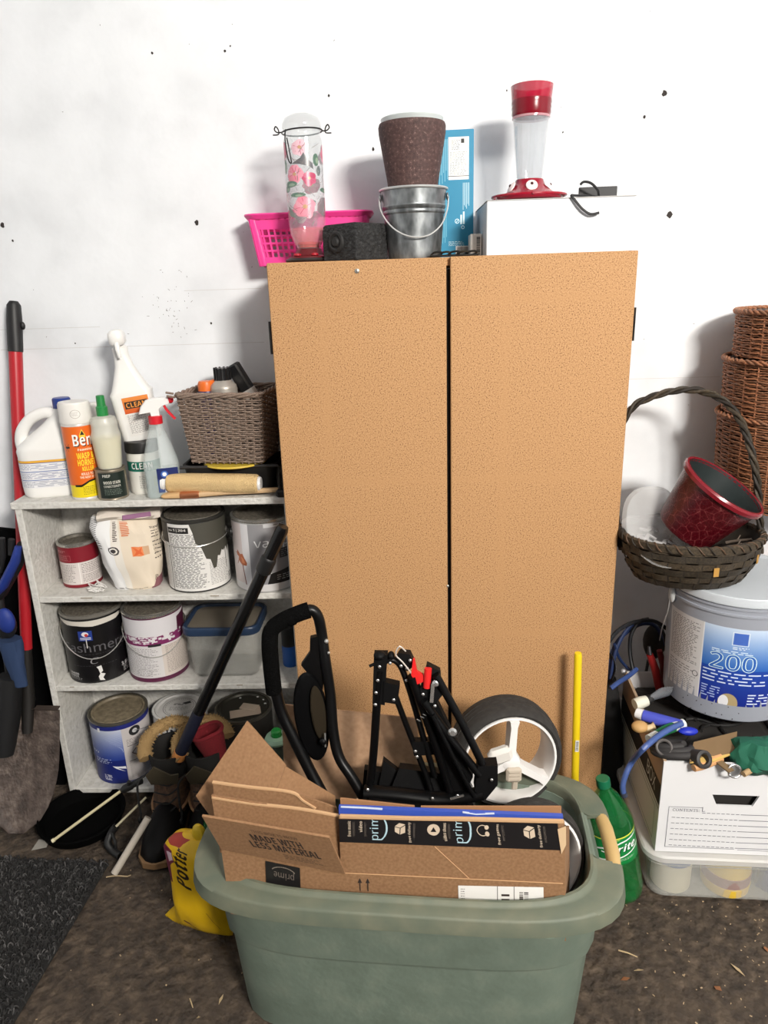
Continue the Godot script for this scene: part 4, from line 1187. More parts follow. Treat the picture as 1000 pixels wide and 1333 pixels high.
func shelf_cans() -> void:
	var tin := mat(rgb(132, 128, 118), 0.35, 0.75)
	var lid_grey := grained(grain(noise(0.05, 4, 61), [[0.0, rgb(70, 66, 58)], [0.5, rgb(106, 100, 90)], [1.0, rgb(136, 130, 118)]], 256), 7.0, 0.5)
	var bright := mat(rgb(196, 194, 188), 0.25, 0.8)
	# ---- second board
	var a := paint_can("stain_tin", "quart tin with a dark red band and white lower label", Vector3(-0.877, S2, -0.2), 0.049, 0.122, mat(rgb(120, 26, 36), 0.4), bright, lid_grey)
	var p := printed(400, 250, rgb(214, 206, 202))
	p.rect(0, 0, 400, 92, rgb(128, 20, 36)).rect(0, 236, 400, 14, rgb(128, 20, 36)).small(30, 16, 90, 20, 9, 4, rgb(206, 150, 150), 2)
	p.frame(36, 44, 110, 36, 2, rgb(176, 90, 96)).small(42, 48, 96, 28, 8, 3, rgb(176, 110, 110), 3)
	p.small(24, 108, 150, 120, 10, 3, rgb(110, 100, 98), 4).small(206, 104, 150, 60, 11, 3, rgb(90, 80, 80), 5).small(206, 174, 150, 54, 9, 3, rgb(120, 110, 106), 6).rect(190, 96, 5, 136, rgb(236, 232, 228))
	around(a, "label", 0.0494, 0.0494, 0.004, 0.11, -66, 114, picture(p.tex(), 0.45), "dark red and white printed label")
	# ---- grey gallon with dried drips
	var b := paint_can("paint_can", "gallon paint can with dark grey paint drips over white printed label", Vector3(-0.555, S2, -0.186), 0.079, 0.195, mat(rgb(30, 29, 28), 0.45), mat(rgb(44, 43, 40), 0.45), lid_grey)
	p = printed(512, 420, rgb(222, 220, 216))
	p.rect(0, 0, 96, 120, rgb(26, 25, 24)).rect(92, 0, 5, 420, rgb(40, 38, 38))
	for i in 26:
		p.line(Vector2(4, 130 + i * 11), Vector2(44, 122 + i * 11), 3, rgb(120, 118, 118)).line(Vector2(44, 122 + i * 11), Vector2(88, 132 + i * 11), 3, rgb(120, 118, 118))
	p.rect(100, 20, 120, 36, rgb(28, 27, 26)).text("1|204", 136, 27, 72, 20, rgb(230, 226, 220), true).rect(106, 36, 24, 5, rgb(200, 196, 190))
	p.small(104, 64, 200, 345, 9, 4, rgb(96, 94, 94), 12).small(310, 250, 130, 150, 10, 3, rgb(120, 118, 116), 13)
	# the paint that ran down
	p.poly(PackedVector2Array([Vector2(226, 0), Vector2(512, 0), Vector2(512, 210), Vector2(470, 196), Vector2(452, 226), Vector2(440, 190), Vector2(410, 206), Vector2(396, 196), Vector2(380, 228), Vector2(364, 222), Vector2(350, 290), Vector2(332, 296), Vector2(318, 232), Vector2(296, 224), Vector2(276, 150), Vector2(250, 120), Vector2(240, 50)]), rgb(72, 70, 62))
	p.rect(424, 190, 5, 130, rgb(72, 70, 62)).text("3.78", 440, 360, 36, 30, rgb(60, 58, 58), true)
	around(b, "label", 0.0794, 0.0794, 0.005, 0.184, -72, 108, picture(p.tex(), 0.5), "white printed label streaked with dark grey paint")
	bail(b, 0.079, 0.138, 100, 0.012, bright)
	# ---- the can with a flower
	var c := paint_can("flower_paint_can", "silver and pink gallon can with an orange flower, beside the cabinet", Vector3(-0.373, S2, -0.183), 0.082, 0.193, mat(rgb(176, 174, 174), 0.4, 0.3), bright, lid_grey)
	p = printed(512, 420, rgb(150, 149, 152))
	p.rect(0, 0, 126, 420, rgb(214, 202, 200)).rect(126, 0, 44, 420, rgb(224, 222, 224)).rect(0, 376, 512, 44, rgb(222, 220, 220)).rect(250, 0, 262, 22, rgb(206, 206, 208)).small(300, 6, 150, 10, 10, 4, rgb(90, 90, 90), 2)
	p.text("valspar", 196, 86, 262, 74, rgb(244, 244, 244))
	p.poly(PackedVector2Array([Vector2(84, 170), Vector2(106, 196), Vector2(124, 190), Vector2(134, 214), Vector2(150, 244), Vector2(146, 262), Vector2(116, 262), Vector2(88, 236), Vector2(94, 214), Vector2(76, 204)]), rgb(176, 98, 62)).poly(PackedVector2Array([Vector2(112, 210), Vector2(130, 222), Vector2(138, 250), Vector2(118, 248)]), rgb(206, 128, 86))
	p.line(Vector2(120, 262), Vector2(134, 384), 6, rgb(120, 66, 56)).line(Vector2(92, 190), Vector2(68, 192), 5, rgb(150, 76, 52)).line(Vector2(88, 240), Vector2(78, 262), 5, rgb(150, 76, 52))
	p.poly(PackedVector2Array([Vector2(270, 310), Vector2(512, 260), Vector2(512, 376), Vector2(250, 376)]), rgb(30, 29, 30)).small(300, 324, 190, 40, 13, 4, rgb(190, 190, 190), 8).text("R", 246, 268, 30, 42, rgb(238, 238, 238)).rect(320, 160, 160, 60, rgb(60, 60, 62)).small(330, 170, 130, 40, 12, 4, rgb(150, 150, 152), 4)
	around(c, "label", 0.0824, 0.0824, 0.004, 0.182, -78, 102, picture(p.tex(), 0.35, 0.15), "label with an orange flower on a pink stripe")
	part(c, "bail_ear", G.new().ball(Vector3(-0.079, 0.146, 0.024), Vector3(0.008, 0.014, 0.014), 12, 6), mat(rgb(20, 20, 20), 0.4))
	paper_bag()
	# ---- third board
	var d := paint_can("black_paint_can", "black gallon paint can with thin grey lettering and white drips at its rim", Vector3(-0.862, S3, -0.19), 0.081, 0.197, mat(rgb(18, 17, 18), 0.4), mat(rgb(150, 146, 138), 0.35, 0.5), lid_grey)
	p = printed(512, 420, rgb(16, 15, 17))
	p.rect(170, 66, 72, 66, rgb(40, 62, 140)).disc(Vector2(206, 88), 18, 16, rgb(228, 224, 224)).disc(Vector2(212, 94), 9, 10, rgb(196, 60, 56)).rect(178, 110, 56, 5, rgb(220, 220, 226)).rect(178, 120, 56, 4, rgb(220, 220, 226))
	p.text("Cashmere", 60, 150, 360, 62, rgb(96, 94, 98)).small(160, 226, 240, 14, 12, 3, rgb(70, 68, 72), 4)
	p.text("C", 206, 250, 40, 42, rgb(150, 148, 150), false, 0, "Droid Serif", 0.3).small(110, 304, 250, 16, 14, 3, rgb(70, 68, 72), 6)
	p.rect(206, 122, 5, 60, rgb(214, 210, 204)).poly(PackedVector2Array([Vector2(236, 316), Vector2(262, 310), Vector2(266, 350), Vector2(254, 360), Vector2(276, 372), Vector2(262, 396), Vector2(270, 416), Vector2(244, 410), Vector2(240, 384), Vector2(250, 366), Vector2(244, 332)]), rgb(226, 224, 220))
	p.text("CASHMERE", 60, 358, 74, 14, rgb(226, 224, 222), true).text("INTERIOR", 64, 376, 66, 13, rgb(200, 198, 198), true).small(66, 394, 90, 16, 8, 3, rgb(150, 148, 148), 6)
	p.text("3.66L", 372, 340, 70, 24, rgb(214, 212, 212), true).small(380, 370, 74, 36, 10, 4, rgb(180, 178, 178), 5)
	p.poly(PackedVector2Array([Vector2(0, 0), Vector2(512, 0), Vector2(512, 8), Vector2(420, 12), Vector2(380, 32), Vector2(300, 36), Vector2(250, 40), Vector2(170, 30), Vector2(110, 30), Vector2(60, 16), Vector2(0, 10)]), rgb(212, 206, 196))
	around(d, "label", 0.0815, 0.0815, 0.004, 0.183, -66, 114, picture(p.tex(), 0.35), "black label with grey lettering and white paint drips")
	bail(d, 0.081, 0.150, 110, 0.076, tin)
	var e := paint_can("purple_paint_can", "white gallon paint can with a purple torn band and purple base", Vector3(-0.697, S3, -0.188), 0.078, 0.195, mat(rgb(84, 30, 62), 0.4), bright, lid_grey)
	p = printed(512, 420, rgb(214, 211, 214))
	p.poly(PackedVector2Array([Vector2(384, 30), Vector2(512, 0), Vector2(512, 160), Vector2(376, 160)]), rgb(74, 26, 50)).rect(0, 116, 512, 60, rgb(122, 40, 92)).rect(0, 398, 512, 22, rgb(84, 24, 58))
	var rr := RandomNumberGenerator.new(); rr.seed = 3
	for i in 60:
		p.rect(rr.randi_range(0, 400), rr.randi_range(100, 150), rr.randi_range(6, 30), rr.randi_range(4, 16), rgb(216, 213, 214))
	p.small(110, 120, 150, 46, 12, 5, rgb(226, 222, 226), 9).rect(200, 168, 70, 16, rgb(40, 34, 38)).rect(0, 184, 512, 212, rgb(210, 207, 207)).rect(270, 184, 242, 212, rgb(206, 196, 188))
	p.small(20, 196, 230, 190, 11, 3, rgb(126, 120, 124), 15).small(290, 192, 190, 190, 9, 3, rgb(140, 126, 118), 16).disc(Vector2(160, 360), 46, 26, rgb(180, 176, 178), 0.8)
	around(e, "label", 0.0784, 0.0784, 0.004, 0.183, -66, 114, picture(p.tex(), 0.45), "white label with a torn purple band")
	bail(e, 0.078, 0.142, 108, 0.066, tin)
	food_box()
	var s := thing("blue_bottle", "small blue bottle with a black cap beside the shelf's right side", "bottle", Vector3(-0.335, S3, -0.2))
	part(s, "bottle", G.new().lathe([Vector2(0, 0), Vector2(0.02, 0), Vector2(0.0215, 0.003), Vector2(0.0215, 0.058), Vector2(0.019, 0.062), Vector2(0, 0.062)], 24), mat(rgb(24, 82, 160), 0.4))
	part(s, "cap", G.new().lathe([Vector2(0, 0.061), Vector2(0.0205, 0.061), Vector2(0.021, 0.064), Vector2(0.0205, 0.112), Vector2(0.018, 0.115), Vector2(0, 0.115)], 24), mat(rgb(24, 24, 26), 0.4), 40, "black cap")
	# ---- lowest board
	var f := paint_can("blue_paint_can", "blue and white gallon can with hazard diamond on its label, lowest shelf", Vector3(-0.838, S4, -0.195), 0.08, 0.195, mat(rgb(30, 44, 110), 0.4), tin, grained(grain(noise(0.05, 4, 66), [[0.0, rgb(104, 94, 76)], [1.0, rgb(150, 138, 116)]], 128), 7.0, 0.5))
	p = printed(512, 420, rgb(196, 190, 188))
	p.fade(0, 0, 256, 250, rgb(214, 218, 228), rgb(36, 58, 140)).rect(0, 250, 256, 170, rgb(26, 38, 110)).rect(0, 0, 512, 24, rgb(34, 40, 116)).rect(120, 8, 16, 30, rgb(226, 226, 228))
	for i in 12:
		p.line(Vector2(150 + i * 9, 80 + i * 8), Vector2(250, 40 + i * 14), 2, rgb(170, 184, 216))
	p.small(40, 190, 70, 16, 9, 4, rgb(226, 230, 238), 3).small(70, 240, 110, 40, 10, 4, rgb(196, 206, 228), 4).poly(PackedVector2Array([Vector2(180, 290), Vector2(252, 300), Vector2(254, 320), Vector2(210, 306), Vector2(250, 340), Vector2(200, 310)]), rgb(232, 232, 236)).text("3.78L", 118, 360, 52, 20, rgb(236, 236, 240), true).text("1GAL", 118, 384, 46, 18, rgb(236, 236, 240), true)
	p.disc(Vector2(330, 62), 34, 34, rgb(40, 40, 42)).disc(Vector2(330, 62), 15, 15, rgb(196, 196, 196)).line(Vector2(330, 62), Vector2(440, 110), 5, rgb(120, 120, 122))
	p.small(276, 112, 120, 40, 9, 3, rgb(120, 112, 110), 6).rect(276, 158, 150, 4, rgb(70, 64, 64))
	for k in 4:
		var pts := [Vector2(342, 172), Vector2(386, 216), Vector2(342, 260), Vector2(298, 216)]
		p.line(pts[k], pts[(k + 1) % 4], 5, rgb(60, 34, 34))
	p.text("!", 335, 192, 14, 46, rgb(20, 20, 20), true).rect(276, 272, 150, 4, rgb(70, 64, 64)).small(276, 284, 140, 120, 10, 3, rgb(120, 114, 110), 8)
	around(f, "label", 0.0804, 0.0804, 0.004, 0.183, -66, 114, picture(p.tex(), 0.45), "blue label with a white panel and hazard diamond")
	part(f, "lid_sticker", G.new().box(Vector3(0.004, 0.1887, 0.002), Vector3(0.08, 0.0012, 0.032), 0.0003), mat(rgb(136, 116, 92), 0.7))
	var g := paint_can("white_paint_can", "white can with black printed circle on its lid, behind the pole", Vector3(-0.667, S4, -0.212), 0.0745, 0.19, mat(rgb(214, 214, 214), 0.45), mat(rgb(206, 206, 204), 0.4), mat(rgb(200, 198, 196), 0.5))
	p = printed(300, 300, rgb(198, 196, 194))
	p.disc(Vector2(150, 150), 140, 140, rgb(120, 118, 118), 0.96).small(90, 100, 110, 30, 16, 8, rgb(40, 40, 42), 2).small(70, 150, 160, 60, 12, 4, rgb(70, 70, 72), 4).poly(PackedVector2Array([Vector2(160, 90), Vector2(216, 60), Vector2(236, 90), Vector2(190, 112)]), rgb(30, 30, 30))
	for i in 40:
		var t := TAU * i / 40
		p.rect(int(150 + cos(t) * 120) - 3, int(150 + sin(t) * 120) - 4, 6, 8, rgb(60, 60, 60))
	sticker(g, "lid_print", Vector3(0, 0.1856, 0), 0.1, 0.1, Vector3(-90, 0, 0), picture(p.tex(), 0.5), "printed white lid")
	p = printed(360, 300, rgb(216, 216, 216))
	p.text("ZINSSER", 70, 14, 200, 36, rgb(24, 26, 40), true).rect(0, 66, 360, 234, rgb(40, 110, 176)).small(90, 90, 180, 60, 14, 5, rgb(226, 230, 236), 4)
	around(g, "label", 0.0749, 0.0749, 0.004, 0.168, -66, 114, picture(p.tex(), 0.45), "white and blue label")
	var k := paint_can("dark_paint_can", "dark gallon can with scraps of paper on its lid, behind the cardboard flap", Vector3(-0.48, S4, -0.2), 0.079, 0.193, mat(rgb(60, 58, 54), 0.45), tin, mat(rgb(70, 68, 60), 0.4, 0.4))
	part(k, "paper_scrap", G.new().at(Vector3(0.012, 0.1915, 0.03), Vector3(2, 16, 0)).box(Vector3.ZERO, Vector3(0.085, 0.0014, 0.036), 0.0003), mat(rgb(196, 176, 156), 0.8))
	part(k, "paper_scrap", G.new().at(Vector3(0.018, 0.193, 0.004), Vector3(0, -14, 0)).box(Vector3.ZERO, Vector3(0.05, 0.0014, 0.028), 0.0003), mat(rgb(206, 188, 168), 0.8))
	for q in [[0.05, -0.04], [0.03, -0.055], [0.058, -0.02], [-0.02, -0.05]]:
		part(k, "paint_speck", G.new().ball(Vector3(q[0], 0.188, q[1]), Vector3(0.004, 0.0014, 0.003), 8, 4), mat(rgb(222, 222, 220), 0.4))


func paper_bag() -> void:
	var o := thing("paper_bag", "crumpled white and cream paper bag of powder with its top folded over", "bag", Vector3(-0.72, S2, -0.182), Vector3(0, 10, 0))
	var n := noise(9.0, 3, 77)
	n.frequency = 17.0
	var rr := []
	var rows := [[0.075, 0.03, 0.196, 2.2], [0.08, 0.034, 0.192, 2.2], [0.083, 0.04, 0.182, 2.4], [0.085, 0.046, 0.168, 2.6], [0.086, 0.05, 0.15, 2.8], [0.083, 0.054, 0.125, 3.0], [0.079, 0.057, 0.1, 3.0], [0.075, 0.059, 0.075, 3.0], [0.067, 0.058, 0.05, 3.0], [0.061, 0.055, 0.025, 3.2], [0.057, 0.053, 0.008, 3.4], [0.052, 0.048, 0.0, 3.4]]
	for e in rows:
		var r := print_ring(e[0], e[1], e[2], 56, e[3])
		for i in r.size():
			var q := r[i]
			var w := 1.0 + 0.16 * n.get_noise_3d(q.x, q.y, q.z)
			r[i] = Vector3(q.x * w + (0.05 - e[2]) * 0.1, q.y + (0.006 * n.get_noise_3d(q.x + 3, q.y, q.z) if e[2] > 0.004 else 0.0), q.z * w)
		rr.push_back(r)
	var p := printed(512, 320, rgb(224, 218, 208))
	p.rect(0, 0, 232, 320, rgb(230, 230, 230)).rect(250, 0, 262, 320, rgb(222, 208, 188))
	for i in 15:
		p.line(Vector2(120, 24 + i * 8), Vector2(196, 46 + i * 8), 2.5, rgb(60, 58, 62))
	p.small(238, 56, 10, 80, 6, 3, rgb(60, 44, 36), 31).small(253, 56, 14, 64, 7, 4, rgb(200, 96, 46), 32)
	p.rect(262, 152, 22, 26, rgb(222, 130, 76)).rect(284, 152, 18, 26, rgb(200, 164, 130)).poly(PackedVector2Array([Vector2(262, 152), Vector2(273, 161), Vector2(284, 152), Vector2(278, 165), Vector2(284, 178), Vector2(273, 170), Vector2(262, 178), Vector2(268, 165)]), rgb(214, 96, 46))
	p.disc(Vector2(234, 160), 13, 13, rgb(50, 46, 46), 0.75).disc(Vector2(234, 160), 6, 6, rgb(50, 46, 46))
	p.text("To prepare", 316, 90, 60, 12, rgb(50, 42, 40), true).small(316, 108, 60, 24, 10, 3, rgb(96, 84, 76), 3).small(320, 144, 60, 60, 12, 3, rgb(96, 84, 76), 5).text("(R)", 322, 250, 20, 18, rgb(60, 46, 40), true)
	p.poly(PackedVector2Array([Vector2(300, 300), Vector2(330, 262), Vector2(390, 240), Vector2(390, 320), Vector2(300, 320)]), rgb(142, 92, 100)).small(190, 300, 100, 12, 8, 4, rgb(70, 66, 66), 2)
	part(o, "bag", G.new().loft(rr), picture(p.tex(), 0.75), 34)
	# the rolled-over top, white on the left and cream on the right with a purple stripe
	var f := G.new()
	var fr := []
	for i in 15:
		var s := float(i) / 14
		var x := lerpf(-0.07, 0.085, s)
		var k := 0.018 + 0.005 * sin(s * 9.0)
		var ring3 := PackedVector3Array()
		for j in 10:
			var a := TAU * j / 10
			ring3.push_back(Vector3(x, 0.197 + 0.004 * sin(s * 7.0) + sin(a) * k * 0.7, 0.018 + cos(a) * (0.028 + 0.004 * sin(s * 11.0 + j))))
		fr.push_back(ring3)
	part(o, "folded_top", f.loft(fr), mat(rgb(222, 212, 200), 0.8), 34)
	part(o, "purple_stripe", G.new().at(Vector3(0.028, 0.199, 0.0455), Vector3(-14, 0, 4)).box(Vector3.ZERO, Vector3(0.07, 0.012, 0.003), 0.001), mat(rgb(150, 104, 138), 0.7))
	var w := thing("striped_wrapper", "crumpled white wrapper with black stripes stuffed above the paper bag", "wrapper", Vector3(-0.76, S2 + 0.199, -0.235))
	var sr := []
	var nn := noise(20.0, 2, 5)
	for i in 7:
		var t := float(i) / 6
		var r := print_ring(0.055 * sqrt(maxf(0.05, sin(PI * (0.1 + t * 0.8)))), 0.03 * sin(PI * (0.12 + t * 0.76)), 0.036 - t * 0.046, 30, 2.0)
		for k in r.size():
			r[k] *= 1.0 + 0.25 * nn.get_noise_3d(r[k].x, r[k].y, r[k].z)
			r[k].y += 0.012
		sr.push_back(r)
	var q := printed(256, 96, rgb(224, 222, 220))
	for i in 34:
		q.line(Vector2(i * 16 - 60, 0), Vector2(i * 16 - 20 + (i % 5) * 9, 96), 4, rgb(56, 54, 56))
	part(w, "wrapper", G.new().loft(sr), picture(q.tex(), 0.5), 30)
	var st := thing("string_tangle", "tangle of white string beside the paper bag on the second shelf", "string", Vector3(-0.806, S2 + 0.002, -0.135))
	for k in 6:
		var pts := []
		for i in 7:
			pts.push_back(Vector3(rng.randf_range(-0.03, 0.018), 0.002 + absf(rng.randfn(0, 0.009)) * (1 if i % 2 else 0), rng.randf_range(-0.022, 0.022)))
		part(st, "strand", G.new().tube(smooth(pts, 5), 0.0012, 5), mat(rgb(222, 220, 216), 0.8))


func food_box() -> void:
	var o := thing("storage_container", "frosted clear storage container with a blue rimmed lid on the third shelf", "container", Vector3(-0.503, S3, -0.2))
	var frost := mat(rgb(206, 206, 200, 0.2), 0.35)
	part(o, "tub", G.new().loft([rrect(0.165, 0.12, 0.022, 0.0), rrect(0.178, 0.132, 0.026, 0.006), rrect(0.192, 0.15, 0.028, 0.122), rrect(0.2, 0.158, 0.03, 0.124), rrect(0.2, 0.158, 0.03, 0.128), rrect(0.19, 0.148, 0.028, 0.128), rrect(0.188, 0.146, 0.028, 0.122), rrect(0.174, 0.128, 0.025, 0.008), rrect(0.16, 0.116, 0.02, 0.004)]), frost)
	var blue := mat(rgb(34, 52, 78), 0.4)
	part(o, "lid_rim", G.new().loft([rrect(0.192, 0.15, 0.028, 0.129), rrect(0.206, 0.164, 0.032, 0.131), rrect(0.206, 0.164, 0.032, 0.148), rrect(0.2, 0.158, 0.03, 0.152), rrect(0.188, 0.146, 0.026, 0.152), rrect(0.182, 0.14, 0.025, 0.146), rrect(0.182, 0.14, 0.025, 0.129), rrect(0.192, 0.15, 0.028, 0.129)], true, false), blue, 40, "blue lid rim")
	part(o, "lid_panel", G.new().loft([rrect(0.182, 0.14, 0.025, 0.142), rrect(0.182, 0.14, 0.025, 0.145)]), mat(rgb(112, 104, 92), 0.4), 40, "smoky lid panel")


# ---------------------------------------------------------------- the green tote and what is in it
func slab(g: G, pts: Array, thick: float) -> G:
	# a flat board: the outline of its front, pushed back by its thickness
	var n := Vector3.ZERO
	for i in pts.size() - 2:
		n += (pts[i + 1] - pts[0]).cross(pts[i + 2] - pts[0])
	n = n.normalized()
	if n.z < 0:
		n = -n
	var a := PackedVector3Array(); var b := PackedVector3Array()
	for p in pts:
		a.push_back(p); b.push_back(p - n * thick)
	return g.loft([a, b])


# print on a flat board: corners top left, bottom left, bottom right, top right
func print4(parent: Node3D, called: String, c: Array, m: Material, label := "") -> MeshInstance3D:
	var n: Vector3 = (c[3] - c[0]).cross(c[1] - c[0]).normalized()
	if n.z < 0:
		n = -n
	var g := G.new()
	n *= 0.0009
	g.quad(c[1] + n, c[0] + n, c[3] + n, c[2] + n)
	return part(parent, called, g, m, 40, label)


func corner(c: Array, u: float, v: float) -> Vector3:
	return (c[0] as Vector3).lerp(c[3], u).lerp((c[1] as Vector3).lerp(c[2], u), v)


func tote() -> void:
	var o := thing("storage_tote", "big sage green plastic tote full of cardboard and stroller parts", "tote", Vector3(-0.017, 0, 0.422), Vector3(0, -4.5, 0))
	var green := grained(grain(noise(0.02, 4, 71), [[0.0, rgb(98, 110, 98)], [0.5, rgb(106, 119, 107)], [1.0, rgb(120, 130, 116)]], 256), 2.0, 0.5, bumps(noise(0.1, 3, 3), 256, 2.0), 0.15)
	var n := 72
	var P := 4.2
	var rr := [
		_tote_ring(0.322, 0.146, 0.0, n, P, 0.004), _tote_ring(0.328, 0.152, 0.004, n, P, 0.004), _tote_ring(0.344, 0.161, 0.2, n, P, 0.0), _tote_ring(0.346, 0.162, 0.207, n, P, 0.0), _tote_ring(0.352, 0.168, 0.213, n, P, 0.0),
		_tote_ring(0.358, 0.173, 0.325, n, P, 0.0), _tote_ring(0.356, 0.175, 0.352, n, P, 0.0), _tote_ring(0.356, 0.177, 0.356, n, P, 0.0),
		_tote_ring(0.348, 0.176, 0.352, n, P, 0.0), _tote_ring(0.336, 0.165, 0.348, n, P, 0.0), _tote_ring(0.336, 0.16, 0.325, n, P, 0.0), _tote_ring(0.328, 0.148, 0.2, n, P, 0.0), _tote_ring(0.312, 0.134, 0.008, n, P, 0.0)]
	part(o, "tub", G.new().loft(rr), green, 50)
	# the flange: a bent-over rim, cut away at the right for the grip
	var full := []
	var lip := []
	var a0 := 9.0
	var steps := 110
	for i in steps + 1:
		full.push_back(_flange(deg_to_rad(lerpf(a0, 360.0 - a0, float(i) / steps)), P, 0.0))
	var dusty := grained(grain(noise(0.02, 5, 73), [[0.0, rgb(88, 98, 85)], [0.5, rgb(102, 107, 91)], [1.0, rgb(120, 120, 101)]], 256), 2.5, 0.6)
	part(o, "flange", G.new().loft(full), dusty, 50, "dusty grey-green rim")
	for i in 13:
		lip.push_back(_flange(deg_to_rad(lerpf(-a0, a0, i / 12.0)), P, 1.0))
	part(o, "inner_lip", G.new().loft(lip), green, 50)
	var grip := mat(rgb(192, 162, 108), 0.55)
	part(o, "grip", G.new().tube([Vector3(0.379, 0.351, -0.062), Vector3(0.3815, 0.354, -0.03), Vector3(0.3815, 0.354, 0.03), Vector3(0.379, 0.351, 0.062)], [0.0125, 0.0135, 0.0135, 0.0125], 14), grip, 40, "tan plastic carrying grip")
	part(o, "scuff", G.new().at(Vector3(0.255, 0.30, 0.1665), Vector3(-4, 4, 0)).ball(Vector3.ZERO, Vector3(0.012, 0.008, 0.0012), 10, 5), mat(rgb(126, 142, 128), 0.7), 40, "pale scuffed patch")


# superellipse by true angle, so that the corners get their share of points
func _at_angle(t: float, a: float, b: float, p: float) -> Vector2:
	var c := cos(t); var s := sin(t)
	var k := pow(pow(absf(c) / a, p) + pow(absf(s) / b, p), -1.0 / p)
	return Vector2(c * k, s * k)


func _tote_ring(a: float, b: float, y: float, n: int, p: float, dz: float) -> PackedVector3Array:
	var r := PackedVector3Array()
	for i in n:
		var q := _at_angle(TAU * i / n, a, b, p)
		r.push_back(Vector3(q.x, y, q.y + dz))
	return r


# cross-section of the flange at an angle; narrow 1 leaves the inner lip alone
func _flange(a: float, p: float, narrow: float) -> PackedVector3Array:
	var out := PackedVector3Array()
	var prof := [[0.334, 0.168, 0.348], [0.3335, 0.1675, 0.366], [0.337, 0.171, 0.372], [0.3415, 0.1755, 0.372], [0.345, 0.179, 0.366], [0.35, 0.184, 0.3645], [0.384, 0.2, 0.3625], [0.393, 0.205, 0.358], [0.397, 0.208, 0.332], [0.3935, 0.205, 0.332], [0.3885, 0.201, 0.354], [0.348, 0.18, 0.357]]
	for q in prof:
		var x: float = q[0]; var z: float = q[1]
		if narrow > 0.0:
			x = minf(x, 0.348); z = minf(z, 0.182)
		var e := _at_angle(a, x, z, p)
		out.push_back(Vector3(e.x, q[2], e.y))
	return out


func tote_contents() -> void:
	moving_box()
	blue_folder()
	wheel("stroller_wheel", "white spoked stroller wheel with a fat black tyre against the cabinet", Vector3(0.197, 0.425, 0.305), Vector3(-4, 8, 0), 0.0965, 0.114, 0.078, 33.0)
	wheel("stroller_wheel", "white stroller wheel sunk in the tote beside the cardboard box's right end", Vector3(0.219, 0.345, 0.492), Vector3(-14, 16, 0), 0.09, 0.104, 0.05, 10.0)
	foam_frame()
	black_frame()
	var y := thing("yellow_stick", "bright yellow round stick standing upright before the cabinet's right door", "stick", Vector3(0.4, 0, 0.066))
	var top: Vector3 = Vector3(0.386, 0.535, 0.06) - Vector3(0.4, 0, 0.066)
	part(y, "shaft", G.new().tube([Vector3(0, 0, 0), top * 0.985, top], [0.0092, 0.0092, 0.0078], 16), mat(rgb(238, 206, 30), 0.4))
	sticker(y, "price_tag", top * 0.42 + Vector3(-0.001, 0.066, 0.0096), 0.009, 0.032, Vector3.ZERO, picture(printed(24, 80, rgb(228, 226, 222)).bars(4, 10, 16, 60, rgb(70, 66, 60), 5, true).tex(), 0.5), "white barcode tag")


